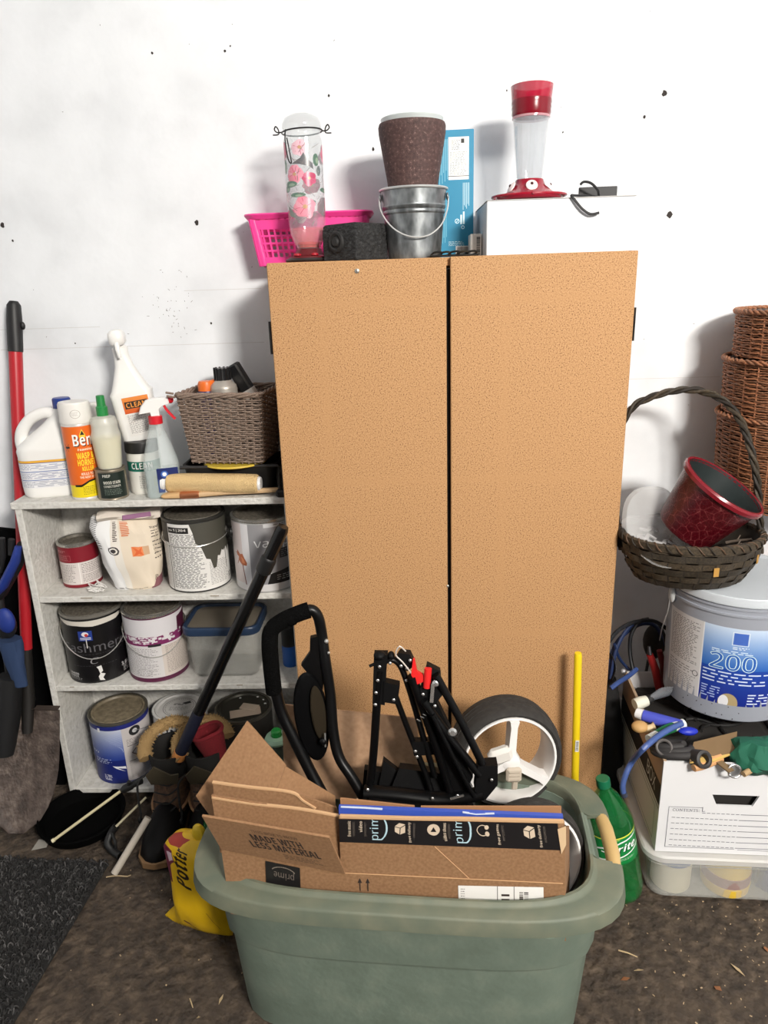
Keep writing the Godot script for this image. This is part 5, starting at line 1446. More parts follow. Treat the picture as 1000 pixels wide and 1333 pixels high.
func moving_box() -> void:
	var kraft := grained(grain(noise(0.12, 4, 81), [[0.0, rgb(124, 90, 60)], [0.5, rgb(141, 105, 73)], [1.0, rgb(154, 118, 85)]], 512), 2.2, 0.85)
	var edge := mat(rgb(196, 158, 118), 0.9)
	var o := thing("cardboard_box", "torn brown cardboard shipping box with black printed tape, standing in the tote", "box")
	# front wall: top left, bottom left, bottom right, top right
	var f := [Vector3(-0.129, 0.511, 0.566), Vector3(-0.133, 0.26, 0.568), Vector3(0.256, 0.273, 0.595), Vector3(0.243, 0.521, 0.592)]
	part(o, "front_wall", slab(G.new(), f, 0.004), kraft)
	var low := [Vector3(-0.34, 0.437, 0.553), Vector3(-0.337, 0.29, 0.553), Vector3(-0.13, 0.261, 0.568), Vector3(-0.125, 0.395, 0.568)]
	part(o, "front_wall_left", slab(G.new(), low, 0.004), kraft)
	# the flap folded down over the front
	var fl := [Vector3(-0.354, 0.533, 0.587), Vector3(-0.338, 0.438, 0.558), Vector3(-0.123, 0.398, 0.573), Vector3(-0.142, 0.501, 0.602)]
	part(o, "printed_flap", slab(G.new(), fl, 0.004), kraft, 40, "flap printed MADE WITH LESS MATERIAL")
	var behind := [Vector3(-0.35, 0.536, 0.54), Vector3(-0.344, 0.422, 0.548), Vector3(-0.125, 0.385, 0.563), Vector3(-0.125, 0.502, 0.553)]
	part(o, "inner_flap", slab(G.new(), behind, 0.004), kraft)
	part(o, "inner_flap_edge", G.new().strip(smooth([Vector3(-0.349, 0.533, 0.54), Vector3(-0.277, 0.522, 0.544), Vector3(-0.198, 0.515, 0.549), Vector3(-0.125, 0.501, 0.552)], 5), 0.005, 0.003), edge)
	var third := [Vector3(-0.353, 0.544, 0.515), Vector3(-0.354, 0.48, 0.52), Vector3(-0.127, 0.451, 0.536), Vector3(-0.137, 0.5, 0.53), Vector3(-0.216, 0.53, 0.525)]
	part(o, "inner_flap", slab(G.new(), third, 0.004), kraft)
	part(o, "torn_edge", G.new().strip(smooth([Vector3(-0.353, 0.545, 0.516), Vector3(-0.294, 0.538, 0.52), Vector3(-0.216, 0.531, 0.526), Vector3(-0.194, 0.514, 0.527), Vector3(-0.173, 0.499, 0.529)], 5), 0.005, 0.003), edge)
	var side := [Vector3(-0.402, 0.48, 0.472), Vector3(-0.307, 0.603, 0.419), Vector3(-0.237, 0.524, 0.443), Vector3(-0.269, 0.455, 0.511), Vector3(-0.35, 0.425, 0.506)]
	part(o, "corner_flap", slab(G.new(), side, 0.004), kraft)
	var shade := [Vector3(-0.239, 0.52, 0.441), Vector3(-0.269, 0.455, 0.511), Vector3(-0.149, 0.365, 0.44), Vector3(-0.154, 0.427, 0.409)]
	part(o, "side_wall", slab(G.new(), shade, 0.004), kraft)
	part(o, "back_flap", slab(G.new(), [Vector3(-0.273, 0.542, 0.27), Vector3(-0.274, 0.331, 0.3), Vector3(0.026, 0.328, 0.3), Vector3(0.005, 0.505, 0.27)], 0.004), grained(grain(noise(0.12, 4, 82), [[0.0, rgb(150, 116, 88)], [1.0, rgb(176, 142, 112)]], 256), 2.2, 0.85))
	# the right end wall, seen from its edge
	part(o, "end_wall", slab(G.new(), [Vector3(0.244, 0.507, 0.59), Vector3(0.257, 0.271, 0.593), Vector3(0.29, 0.228, 0.48), Vector3(0.28, 0.415, 0.48)], 0.004), kraft)
	part(o, "torn_corner", slab(G.new(), [Vector3(0.232, 0.508, 0.594), Vector3(0.24, 0.459, 0.595), Vector3(0.247, 0.478, 0.595), Vector3(0.245, 0.515, 0.595)], 0.001), mat(rgb(206, 176, 140), 0.9), 40, "pale torn patch at the corner")
	# tape along the top, its print turned on its side
	var t := printed(1024, 150, rgb(24, 22, 24))
	var k := rgb(206, 188, 166)
	var blue := rgb(176, 206, 216)
	for i in 2:
		var x := 150 + i * 396
		t.text("prime", x - 2, -56, 186, 54, blue, false, 90)
		for j in 26:
			var a := lerpf(-66, 66, j / 25.0)
			var c := Vector2(x + 36 + cos(deg_to_rad(a)) * 44, 52 + sin(deg_to_rad(a)) * 80)
			t.disc(c, 4.0 * sin(PI * (j + 3) / 31.0) + 1.0, 5.0, blue)
	for w in [[40, "free music", 100], [96, "video", 70], [330, "free delivery", 126], [494, "video shows", 110], [742, "free games", 120], [930, "free delivery", 126]]:
		t.text(w[1], w[0], 12, w[2], 17, k, true, 90)
		t.small(w[0] + 26, 20, 12, 90, 5, 2, rgb(120, 110, 100), w[0])
	t.disc(Vector2(452, 56), 30, 36, k).poly(PackedVector2Array([Vector2(438, 70), Vector2(466, 70), Vector2(452, 40)]), rgb(24, 22, 24))
	for x in [268, 866]:
		t.poly(PackedVector2Array([Vector2(x, 40), Vector2(x + 22, 18), Vector2(x + 50, 26), Vector2(x + 50, 78), Vector2(x + 24, 92), Vector2(x, 74)]), k).line(Vector2(x, 42), Vector2(x + 26, 50), 4, rgb(24, 22, 24)).line(Vector2(x + 26, 50), Vector2(x + 50, 30), 4, rgb(24, 22, 24)).line(Vector2(x + 26, 50), Vector2(x + 24, 92), 4, rgb(24, 22, 24))
	t.disc(Vector2(680, 52), 26, 34, k, 0.84).rect(684, 40, 30, 26, rgb(24, 22, 24)).disc(Vector2(700, 34), 10, 14, k).disc(Vector2(700, 72), 10, 14, k)
	print4(o, "printed_tape", [corner(f, 0.0, 0.01), corner(f, 0.0, 0.20), corner(f, 0.985, 0.225), corner(f, 0.97, 0.01)], picture(t.tex(), 0.4), "black tape printed with white and blue signs")
	# the rest of the print
	var pm := printed(256, 160, rgb(30, 28, 28))
	pm.text("prime", 60, 46, 150, 60, rgb(110, 100, 92), false, 180)
	for j in 24:
		var a := lerpf(205, 335, j / 23.0)
		pm.disc(Vector2(132 + cos(deg_to_rad(a)) * 90, 62 + sin(deg_to_rad(a)) * 40), 4, 4, rgb(120, 110, 100))
	print4(o, "tape_end", [Vector3(-0.262, 0.416, 0.56), Vector3(-0.265, 0.365, 0.559), Vector3(-0.204, 0.352, 0.564), Vector3(-0.202, 0.404, 0.564)], picture(pm.tex(), 0.4), "black tape end printed upside down")
	var mw := printed(400, 180, rgb(0, 0, 0, 0.0))
	var ink := rgb(44, 34, 30)
	mw.text("THIS BOX IS NOW", 60, 6, 250, 16, rgb(110, 84, 62)).text("MADE WITH", 40, 34, 270, 40, ink, true).text("LESS MATERIAL", 10, 80, 370, 40, ink, true).small(160, 136, 220, 34, 11, 4, rgb(100, 78, 60), 3)
	print4(o, "flap_print", [corner(fl, 0.26, 0.12), corner(fl, 0.31, 0.95), corner(fl, 0.9, 0.93), corner(fl, 0.86, 0.12)], picture(mw.tex(), 0.85, 0, true))
	for i in 2:
		var ar := printed(40, 90, rgb(0, 0, 0, 0))
		ar.rect(16, 30, 8, 60, ink).poly(PackedVector2Array([Vector2(20, 0), Vector2(38, 34), Vector2(2, 34)]), ink)
		var u := 0.075 + i * 0.036
		print4(o, "arrow_print", [corner(f, u, 0.50), corner(f, u, 0.61), corner(f, u + 0.022, 0.61), corner(f, u + 0.022, 0.50)], picture(ar.tex(), 0.85, 0, true))
	var sh := printed(400, 60, rgb(232, 230, 226))
	sh.rect(184, 0, 3, 60, rgb(70, 66, 64)).rect(262, 0, 3, 60, rgb(70, 66, 64)).rect(204, 20, 38, 5, ink).rect(204, 32, 38, 5, ink).rect(204, 44, 38, 5, ink).bars(288, 14, 18, 46, ink, 4, true).bars(310, 14, 20, 46, ink, 7, true).small(12, 8, 20, 40, 6, 2, rgb(120, 116, 112), 4)
	print4(o, "shipping_label", [corner(f, 0.53, 0.54), corner(f, 0.53, 0.74), corner(f, 0.905, 0.73), corner(f, 0.905, 0.535)], picture(sh.tex(), 0.5), "white shipping label")
	# the crease across the front and a fold line
	var crease := mat(rgb(190, 150, 110), 0.9)
	part(o, "crease", G.new().tube([corner(f, 0.0, 0.46) + Vector3(0, 0, 0.0006), corner(f, 0.99, 0.5) + Vector3(0, 0, 0.0006)], 0.0008, 5), crease)
	part(o, "crease", G.new().tube([corner(f, 0.43, 0.22) + Vector3(0, 0, 0.0006), corner(f, 0.58, 0.48) + Vector3(0, 0, 0.0006)], 0.0007, 5), crease)
	# corrugated edges along the top
	part(o, "corrugated_edge", G.new().strip([Vector3(-0.127, 0.512, 0.564), Vector3(-0.001, 0.514, 0.573), Vector3(0.075, 0.517, 0.578), Vector3(0.242, 0.521, 0.59)], 0.006, 0.004), edge)


func blue_folder() -> void:
	var o := thing("blue_binder", "flat bright blue plastic slab wedged upright between sheets of cardboard", "binder")
	var c := [Vector3(-0.13, 0.519, 0.551), Vector3(-0.132, 0.41, 0.555), Vector3(0.247, 0.417, 0.581), Vector3(0.244, 0.519, 0.577)]
	part(o, "cover", slab(G.new(), c, 0.008), mat(rgb(58, 84, 176), 0.4))
	part(o, "worn_edge", G.new().strip([corner(c, 0.01, -0.01), corner(c, 0.12, -0.01), corner(c, 0.2, 0.0)], 0.003, 0.0015), mat(rgb(196, 206, 226), 0.5), 40, "whitish worn edge")
	part(o, "worn_edge", G.new().strip([corner(c, 0.56, -0.005), corner(c, 0.62, 0.02), corner(c, 0.7, -0.005)], 0.003, 0.0015), mat(rgb(196, 206, 226), 0.5))
	var p := thing("cardboard_sheet", "thin brown cardboard sheet standing just behind the blue slab", "cardboard")
	var kraft := mat(rgb(158, 114, 78), 0.9)
	part(p, "sheet", slab(G.new(), [Vector3(-0.129, 0.52, 0.531), Vector3(-0.13, 0.409, 0.536), Vector3(0.004, 0.4, 0.545), Vector3(-0.001, 0.51, 0.54)], 0.004), kraft)
	part(p, "sheet", slab(G.new(), [Vector3(0.01, 0.51, 0.541), Vector3(0.008, 0.401, 0.546), Vector3(0.251, 0.399, 0.563), Vector3(0.245, 0.521, 0.557)], 0.004), kraft)
	part(p, "torn_tab", slab(G.new(), [Vector3(-0.118, 0.508, 0.525), Vector3(-0.117, 0.5, 0.525), Vector3(-0.098, 0.506, 0.526), Vector3(-0.099, 0.515, 0.526)], 0.002), mat(rgb(200, 170, 134), 0.9))


func wheel(called: String, label: String, at: Vector3, turn: Vector3, r: float, tyre_r: float, w: float, spin: float) -> void:
	var o := thing(called, label, "wheel", at, turn, "")
	var white := mat(rgb(226, 224, 222), 0.35)
	var rubber := grained(grain(noise(0.1, 4, 91), [[0.0, rgb(30, 28, 26)], [1.0, rgb(58, 55, 52)]], 128), 5.0, 0.85)
	# everything turned about the z axis
	var ty := G.new().at(Vector3.ZERO, Vector3(90, 0, 0))
	var k := tyre_r - r
	ty.lathe([Vector2(r + 0.001, 0.0), Vector2(r + k * 0.45, 0.004), Vector2(r + k * 0.8, -0.002), Vector2(r + k, -0.012), Vector2(r + k * 1.1, -w * 0.4), Vector2(r + k * 1.1, -w * 0.6), Vector2(r + k, -w + 0.01), Vector2(r + k * 0.6, -w), Vector2(r + 0.001, -w), Vector2(r + 0.001, 0.0)], 48)
	part(o, "tyre", ty, rubber)
	for z in [0.35, 0.5, 0.65]:
		part(o, "tread_groove", G.new().at(Vector3(0, 0, -w * z), Vector3(90, 0, 0)).lathe([Vector2(r + k * 1.13, -0.0012), Vector2(r + k * 1.14, 0.0), Vector2(r + k * 1.13, 0.0012), Vector2(r + k, 0.0012), Vector2(r + k, -0.0012), Vector2(r + k * 1.13, -0.0012)], 48), rubber)
	var rim := G.new().at(Vector3.ZERO, Vector3(90, 0, 0))
	rim.lathe([Vector2(r + 0.002, 0.001), Vector2(r + 0.001, 0.004), Vector2(r - 0.003, 0.004), Vector2(r - 0.006, -0.002), Vector2(r - 0.01, -w * 0.5), Vector2(r - 0.006, -w), Vector2(r, -w), Vector2(r + 0.002, 0.001)], 48)
	part(o, "rim", rim, white)
	for i in 3:
		var a := deg_to_rad(spin + 52.0 + 120.0 * i)
		var d := Vector3(cos(a), sin(a), 0)
		part(o, "spoke", G.new().loft([
			_spoke(d, 0.012, 0.011, 0.01, -0.012), _spoke(d, 0.03, 0.0095, 0.009, -0.014), _spoke(d, r - 0.018, 0.0085, 0.0085, -0.02), _spoke(d, r - 0.005, 0.012, 0.009, -0.022)]), white)
	part(o, "hub", G.new().at(Vector3.ZERO, Vector3(90, 0, 0)).lathe([Vector2(0, -0.03), Vector2(0.02, -0.03), Vector2(0.021, 0.004), Vector2(0.018, 0.01), Vector2(0.01, 0.013), Vector2(0, 0.013)], 24), white)
	if spin > 20.0:
		part(o, "hub_block", G.new().at(Vector3(-0.022, 0.018, 0.004), Vector3(0, 0, 14)).box(Vector3.ZERO, Vector3(0.05, 0.034, 0.026), 0.008), mat(rgb(210, 206, 200), 0.45))
		part(o, "brake_pedal", G.new().at(Vector3(0.003, -0.022, 0.016), Vector3(-8, 0, -4)).box(Vector3.ZERO, Vector3(0.032, 0.03, 0.012), 0.004), mat(rgb(184, 172, 156), 0.5), 40, "beige brake pedal")
		part(o, "pedal_strap", G.new().at(Vector3(0.006, -0.045, 0.014), Vector3(0, 0, -6)).box(Vector3.ZERO, Vector3(0.012, 0.026, 0.006), 0.002), mat(rgb(176, 164, 148), 0.5))
		for i in 3:
			part(o, "pedal_rib", G.new().at(Vector3(0.003, -0.014 - i * 0.008, 0.0225), Vector3(0, 0, -4)).box(Vector3.ZERO, Vector3(0.022, 0.003, 0.002), 0.0008), mat(rgb(160, 148, 132), 0.5))


func _spoke(d: Vector3, at: float, w: float, z1: float, z0: float) -> PackedVector3Array:
	var s := Vector3(-d.y, d.x, 0) * w
	var c := d * at
	return PackedVector3Array([c - s + Vector3(0, 0, z0), c + s + Vector3(0, 0, z0), c + s * 0.8 + Vector3(0, 0, z1), c - s * 0.8 + Vector3(0, 0, z1)])


func foam_frame() -> void:
	var o := thing("push_handle", "black stroller push handle with thick foam grip rising from the tote", "stroller handle")
	var foam := grained(grain(noise(0.2, 3, 95), [[0.0, rgb(8, 8, 8)], [1.0, rgb(16, 16, 16)]], 128), 8.0, 0.95, bumps(noise(0.3, 3, 5), 128, 5.0), 0.6)
	foam.metallic_specular = 0.12
	var black := mat(rgb(9, 9, 10), 0.35, 0.0, 0.35)
	var pts := smooth([Vector3(-0.27, 0.614, 0.34), Vector3(-0.271, 0.67, 0.34), Vector3(-0.27, 0.719, 0.34), Vector3(-0.265, 0.746, 0.335), Vector3(-0.244, 0.762, 0.33), Vector3(-0.214, 0.774, 0.325), Vector3(-0.193, 0.779, 0.32)], 5)
	part(o, "foam_grip", G.new().tube(pts, 0.0158, 14), foam)
	part(o, "grip_end", G.new().ball(Vector3(-0.229, 0.767, 0.328), Vector3(0.017, 0.0165, 0.017), 14, 8), foam)
	part(o, "handle_tube", G.new().tube(smooth([Vector3(-0.203, 0.777, 0.322), Vector3(-0.188, 0.779, 0.32), Vector3(-0.177, 0.764, 0.32), Vector3(-0.172, 0.727, 0.32), Vector3(-0.167, 0.676, 0.33), Vector3(-0.16, 0.606, 0.34), Vector3(-0.157, 0.538, 0.355), Vector3(-0.147, 0.487, 0.37), Vector3(-0.122, 0.45, 0.385), Vector3(-0.093, 0.402, 0.4)], 5), 0.0105, 12), black)
	part(o, "handle_tube", G.new().tube(smooth([Vector3(-0.267, 0.623, 0.34), Vector3(-0.258, 0.576, 0.345), Vector3(-0.239, 0.53, 0.355), Vector3(-0.208, 0.461, 0.37), Vector3(-0.173, 0.395, 0.39)], 5), 0.0115, 12), black)
	# oval padded shell between the tubes
	var sh := G.new()
	var rings := []
	for e in [[0.2, 0.0, 0.0], [0.75, 0.05, 0.004], [1.0, 0.5, 0.012], [0.94, 0.85, 0.017], [0.6, 1.0, 0.02]]:
		var r := PackedVector3Array()
		for i in 30:
			var a := TAU * i / 30
			r.push_back(Vector3(cos(a) * 0.034 * e[0], sin(a) * 0.092 * e[0] * (1.0 if sin(a) > 0 else 1.12), e[2]))
		rings.push_back(r)
	var mid: Vector3 = Vector3(-0.203, 0.566, 0.345)
	sh.at(mid + Vector3(0, 0, -0.01), Vector3(-4, 22, 4)).loft(rings)
	part(o, "shell", sh, mat(rgb(8, 8, 9), 0.6, 0.0, 0.15))
	var inset := G.new().at(mid + Vector3(0.019, 0.008, 0.008), Vector3(-4, 34, 3))
	var ir := []
	for e in [[1.0, 0.0], [0.96, 0.003], [0.8, 0.005]]:
		var r := PackedVector3Array()
		for i in 24:
			var a := TAU * i / 24
			r.push_back(Vector3(cos(a) * 0.0155 * e[0], sin(a) * 0.06 * e[0], e[1]))
		ir.push_back(r)
	part(o, "inset_pad", inset.loft(ir), mat(rgb(40, 34, 25), 0.85, 0.0, 0.2), 40, "olive brown inset")
	part(o, "mount", slab(G.new(), [Vector3(-0.194, 0.723, 0.328), Vector3(-0.196, 0.694, 0.332), Vector3(-0.214, 0.669, 0.335), Vector3(-0.176, 0.611, 0.335), Vector3(-0.16, 0.692, 0.33), Vector3(-0.173, 0.728, 0.328)], 0.014), black)
	for q in [[Vector3(-0.162, 0.719, 0.333), 0.0045], [Vector3(-0.159, 0.696, 0.336), 0.003], [Vector3(-0.176, 0.521, 0.368), 0.008]]:
		part(o, "bolt", G.new().ball(q[0], Vector3.ONE * q[1], 10, 6), mat(rgb(196, 196, 192), 0.3, 0.7) if q[1] < 0.006 else black)
	part(o, "thin_rod", G.new().tube([Vector3(-0.171, 0.54, 0.37), Vector3(-0.172, 0.51, 0.37)], 0.0018, 6), mat(rgb(180, 180, 178), 0.3, 0.7))


func black_frame() -> void:
	var o := thing("folded_stroller_frame", "folded black tube stroller frame with silver bolts and two red latches", "stroller frame")
	var black := mat(rgb(8, 8, 9), 0.4, 0.0, 0.3)
	var matte := mat(rgb(9, 9, 10), 0.6, 0.0, 0.3)
	var steel := mat(rgb(206, 206, 204), 0.25, 0.85)
	var red := mat(rgb(214, 34, 34), 0.4)
	for t in [
		[[Vector3(-0.059, 0.689, 0.39), Vector3(-0.067, 0.62, 0.392), Vector3(-0.078, 0.504, 0.395), Vector3(-0.091, 0.411, 0.4)], 0.0105],
		[[Vector3(-0.032, 0.633, 0.39), Vector3(-0.015, 0.578, 0.392), Vector3(0.005, 0.517, 0.395), Vector3(0.024, 0.46, 0.4), Vector3(0.038, 0.41, 0.41)], 0.0078],
		[[Vector3(-0.053, 0.702, 0.385), Vector3(-0.037, 0.708, 0.385), Vector3(-0.022, 0.695, 0.385), Vector3(-0.01, 0.661, 0.388), Vector3(0.005, 0.602, 0.39), Vector3(0.021, 0.536, 0.395), Vector3(0.039, 0.463, 0.4)], 0.0078],
		[[Vector3(-0.001, 0.681, 0.4), Vector3(0.016, 0.626, 0.402), Vector3(0.04, 0.544, 0.405), Vector3(0.074, 0.415, 0.41)], 0.0125],
		[[Vector3(0.042, 0.689, 0.41), Vector3(0.068, 0.636, 0.412), Vector3(0.098, 0.572, 0.415), Vector3(0.133, 0.492, 0.42)], 0.0098],
		[[Vector3(0.02, 0.642, 0.42), Vector3(0.059, 0.578, 0.422), Vector3(0.09, 0.532, 0.424), Vector3(0.121, 0.486, 0.426)], 0.0095],
		[[Vector3(0.035, 0.619, 0.43), Vector3(0.072, 0.53, 0.432), Vector3(0.111, 0.445, 0.435)], 0.006],
		[[Vector3(-0.097, 0.437, 0.41), Vector3(-0.029, 0.434, 0.415), Vector3(0.058, 0.427, 0.42), Vector3(0.13, 0.444, 0.425)], 0.016],
		[[Vector3(-0.088, 0.426, 0.43), Vector3(-0.001, 0.418, 0.435), Vector3(0.1, 0.418, 0.44)], 0.016],
	]:
		part(o, "frame_tube", G.new().tube(smooth(t[0], 4), t[1], 12, true, 0.75), black)
	for b in [
		[[Vector3(-0.069, 0.722, 0.395), Vector3(-0.075, 0.624, 0.4), Vector3(-0.052, 0.62, 0.4), Vector3(-0.048, 0.68, 0.398), Vector3(-0.044, 0.721, 0.395)], 0.022, "hinge_plate"],
		[[Vector3(-0.052, 0.67, 0.402), Vector3(-0.055, 0.628, 0.402), Vector3(-0.029, 0.623, 0.402), Vector3(-0.023, 0.662, 0.402)], 0.018, "bracket"],
		[[Vector3(-0.004, 0.541, 0.402), Vector3(0, 0.51, 0.402), Vector3(0.045, 0.513, 0.402), Vector3(0.041, 0.541, 0.402)], 0.016, "cross_bracket"],
		[[Vector3(0.118, 0.506, 0.43), Vector3(0.112, 0.456, 0.435), Vector3(0.132, 0.435, 0.435), Vector3(0.155, 0.469, 0.435), Vector3(0.155, 0.509, 0.43)], 0.028, "foot_block"],
		[[Vector3(-0.059, 0.477, 0.37), Vector3(-0.073, 0.413, 0.38), Vector3(0.012, 0.405, 0.38), Vector3(-0.029, 0.448, 0.37)], 0.02, "gusset"],
		[[Vector3(0.027, 0.705, 0.402), Vector3(0.011, 0.647, 0.41), Vector3(0.031, 0.618, 0.415), Vector3(0.054, 0.649, 0.415), Vector3(0.051, 0.691, 0.402)], 0.02, "latch_housing"],
		[[Vector3(-0.023, 0.723, 0.39), Vector3(-0.034, 0.704, 0.39), Vector3(-0.009, 0.688, 0.395), Vector3(0.005, 0.7, 0.395), Vector3(-0.004, 0.72, 0.39)], 0.022, "top_joint"],
		[[Vector3(0.015, 0.628, 0.405), Vector3(0.04, 0.639, 0.405), Vector3(0.11, 0.475, 0.42), Vector3(0.087, 0.416, 0.42), Vector3(0.05, 0.468, 0.41)], 0.016, "side_panel"],
		[[Vector3(-0.099, 0.452, 0.365), Vector3(-0.108, 0.376, 0.375), Vector3(0.091, 0.371, 0.375), Vector3(0.085, 0.422, 0.37), Vector3(0.001, 0.437, 0.37)], 0.02, "seat_base"],
		[[Vector3(-0.029, 0.466, 0.38), Vector3(-0.061, 0.393, 0.4), Vector3(0.118, 0.389, 0.41), Vector3(0.09, 0.455, 0.39)], 0.03, "folded_hinge"],
	]:
		part(o, b[2], slab(G.new(), b[0], b[1]), matte)
	part(o, "top_knob", G.new().ball(Vector3(-0.059, 0.72, 0.392), Vector3(0.011, 0.008, 0.012), 12, 7), matte)
	part(o, "top_knob", G.new().ball(Vector3(-0.038, 0.717, 0.388), Vector3(0.007, 0.008, 0.009), 12, 7), matte)
	part(o, "side_pin", G.new().tube([Vector3(-0.078, 0.698, 0.392), Vector3(-0.067, 0.703, 0.392)], 0.003, 8), matte)
	for q in [Vector3(-0.059, 0.702, 0.402), Vector3(-0.063, 0.675, 0.404), Vector3(-0.067, 0.65, 0.405), Vector3(-0.069, 0.625, 0.405), Vector3(-0.035, 0.634, 0.404), Vector3(-0.04, 0.704, 0.393), Vector3(-0.02, 0.7, 0.397), Vector3(-0.011, 0.67, 0.397), Vector3(0.019, 0.653, 0.417), Vector3(0.003, 0.522, 0.404), Vector3(0.006, 0.51, 0.404), Vector3(-0.003, 0.713, 0.4), Vector3(0.052, 0.499, 0.415), Vector3(-0.089, 0.453, 0.425), Vector3(0.033, 0.442, 0.437), Vector3(0.143, 0.483, 0.438), Vector3(0.04, 0.633, 0.424), Vector3(0.08, 0.45, 0.44), Vector3(-0.009, 0.698, 0.402)]:
		part(o, "bolt", G.new().at(q).ball(Vector3.ZERO, Vector3(0.0034, 0.0034, 0.0024), 10, 6), steel, 40, "silver bolt head")
	for q in [Vector3(0.01, 0.595, 0.412), Vector3(0.017, 0.601, 0.412), Vector3(0.021, 0.606, 0.412)]:
		part(o, "spring_coil", G.new().tube(arc(q, Vector3(0.0035, -0.002, 0), Vector3(0, 0.003, 0.0035), 0, 350, 10), 0.0011, 5, false), steel)
	part(o, "pivot_disc", G.new().at(Vector3(0.042, 0.676, 0.417), Vector3(80, 0, 0)).lathe([Vector2(0, 0.004), Vector2(0.004, 0.004), Vector2(0.0065, 0.002), Vector2(0.0065, 0), Vector2(0, 0)], 14), steel)
	part(o, "pivot_disc", G.new().at(Vector3(0.071, 0.583, 0.432), Vector3(80, 0, 0)).lathe([Vector2(0, 0.006), Vector2(0.005, 0.006), Vector2(0.0085, 0.002), Vector2(0.0085, 0), Vector2(0, 0)], 14), steel)
	part(o, "silver_link", G.new().strip([Vector3(0.037, 0.676, 0.42), Vector3(0.034, 0.638, 0.42)], 0.0065, 0.002, Vector3(0, 0, 1)), steel)
	part(o, "silver_link", G.new().strip([Vector3(0.091, 0.455, 0.445), Vector3(0.066, 0.447, 0.445)], 0.004, 0.002, Vector3(0, 0, 1)), steel)
	part(o, "red_latch", slab(G.new(), [Vector3(0.002, 0.718, 0.405), Vector3(-0.002, 0.687, 0.407), Vector3(0.008, 0.669, 0.41), Vector3(0.021, 0.675, 0.41), Vector3(0.02, 0.687, 0.408), Vector3(0.009, 0.694, 0.407), Vector3(0.005, 0.718, 0.405)], 0.008), red, 40, "red plastic latch hook")
	part(o, "red_latch", G.new().tube([Vector3(0.029, 0.701, 0.408), Vector3(0.026, 0.664, 0.412)], 0.0068, 14), red, 40, "red round latch button")
	part(o, "wire_clip", G.new().tube(smooth([Vector3(-0.011, 0.729, 0.395), Vector3(-0.022, 0.741, 0.398), Vector3(-0.029, 0.725, 0.4), Vector3(-0.017, 0.711, 0.402), Vector3(-0.001, 0.689, 0.405)], 3), 0.0014, 6), mat(rgb(222, 214, 204), 0.3, 0.5), 40, "bent silver wire clip")


# ---------------------------------------------------------------- right of the cabinet
func right_side() -> void:
	clear_bin()
	file_box()
	file_box_contents()
	grey_pail()
	oval_basket()
	hampers()
	soda_bottle("soda_bottle", "green plastic soda bottle with a green label between tote and file box", Vector3(0.474, 0, 0.222), Vector3(-4, 12, 10), true)
	black_bag()
	hose_and_pliers()


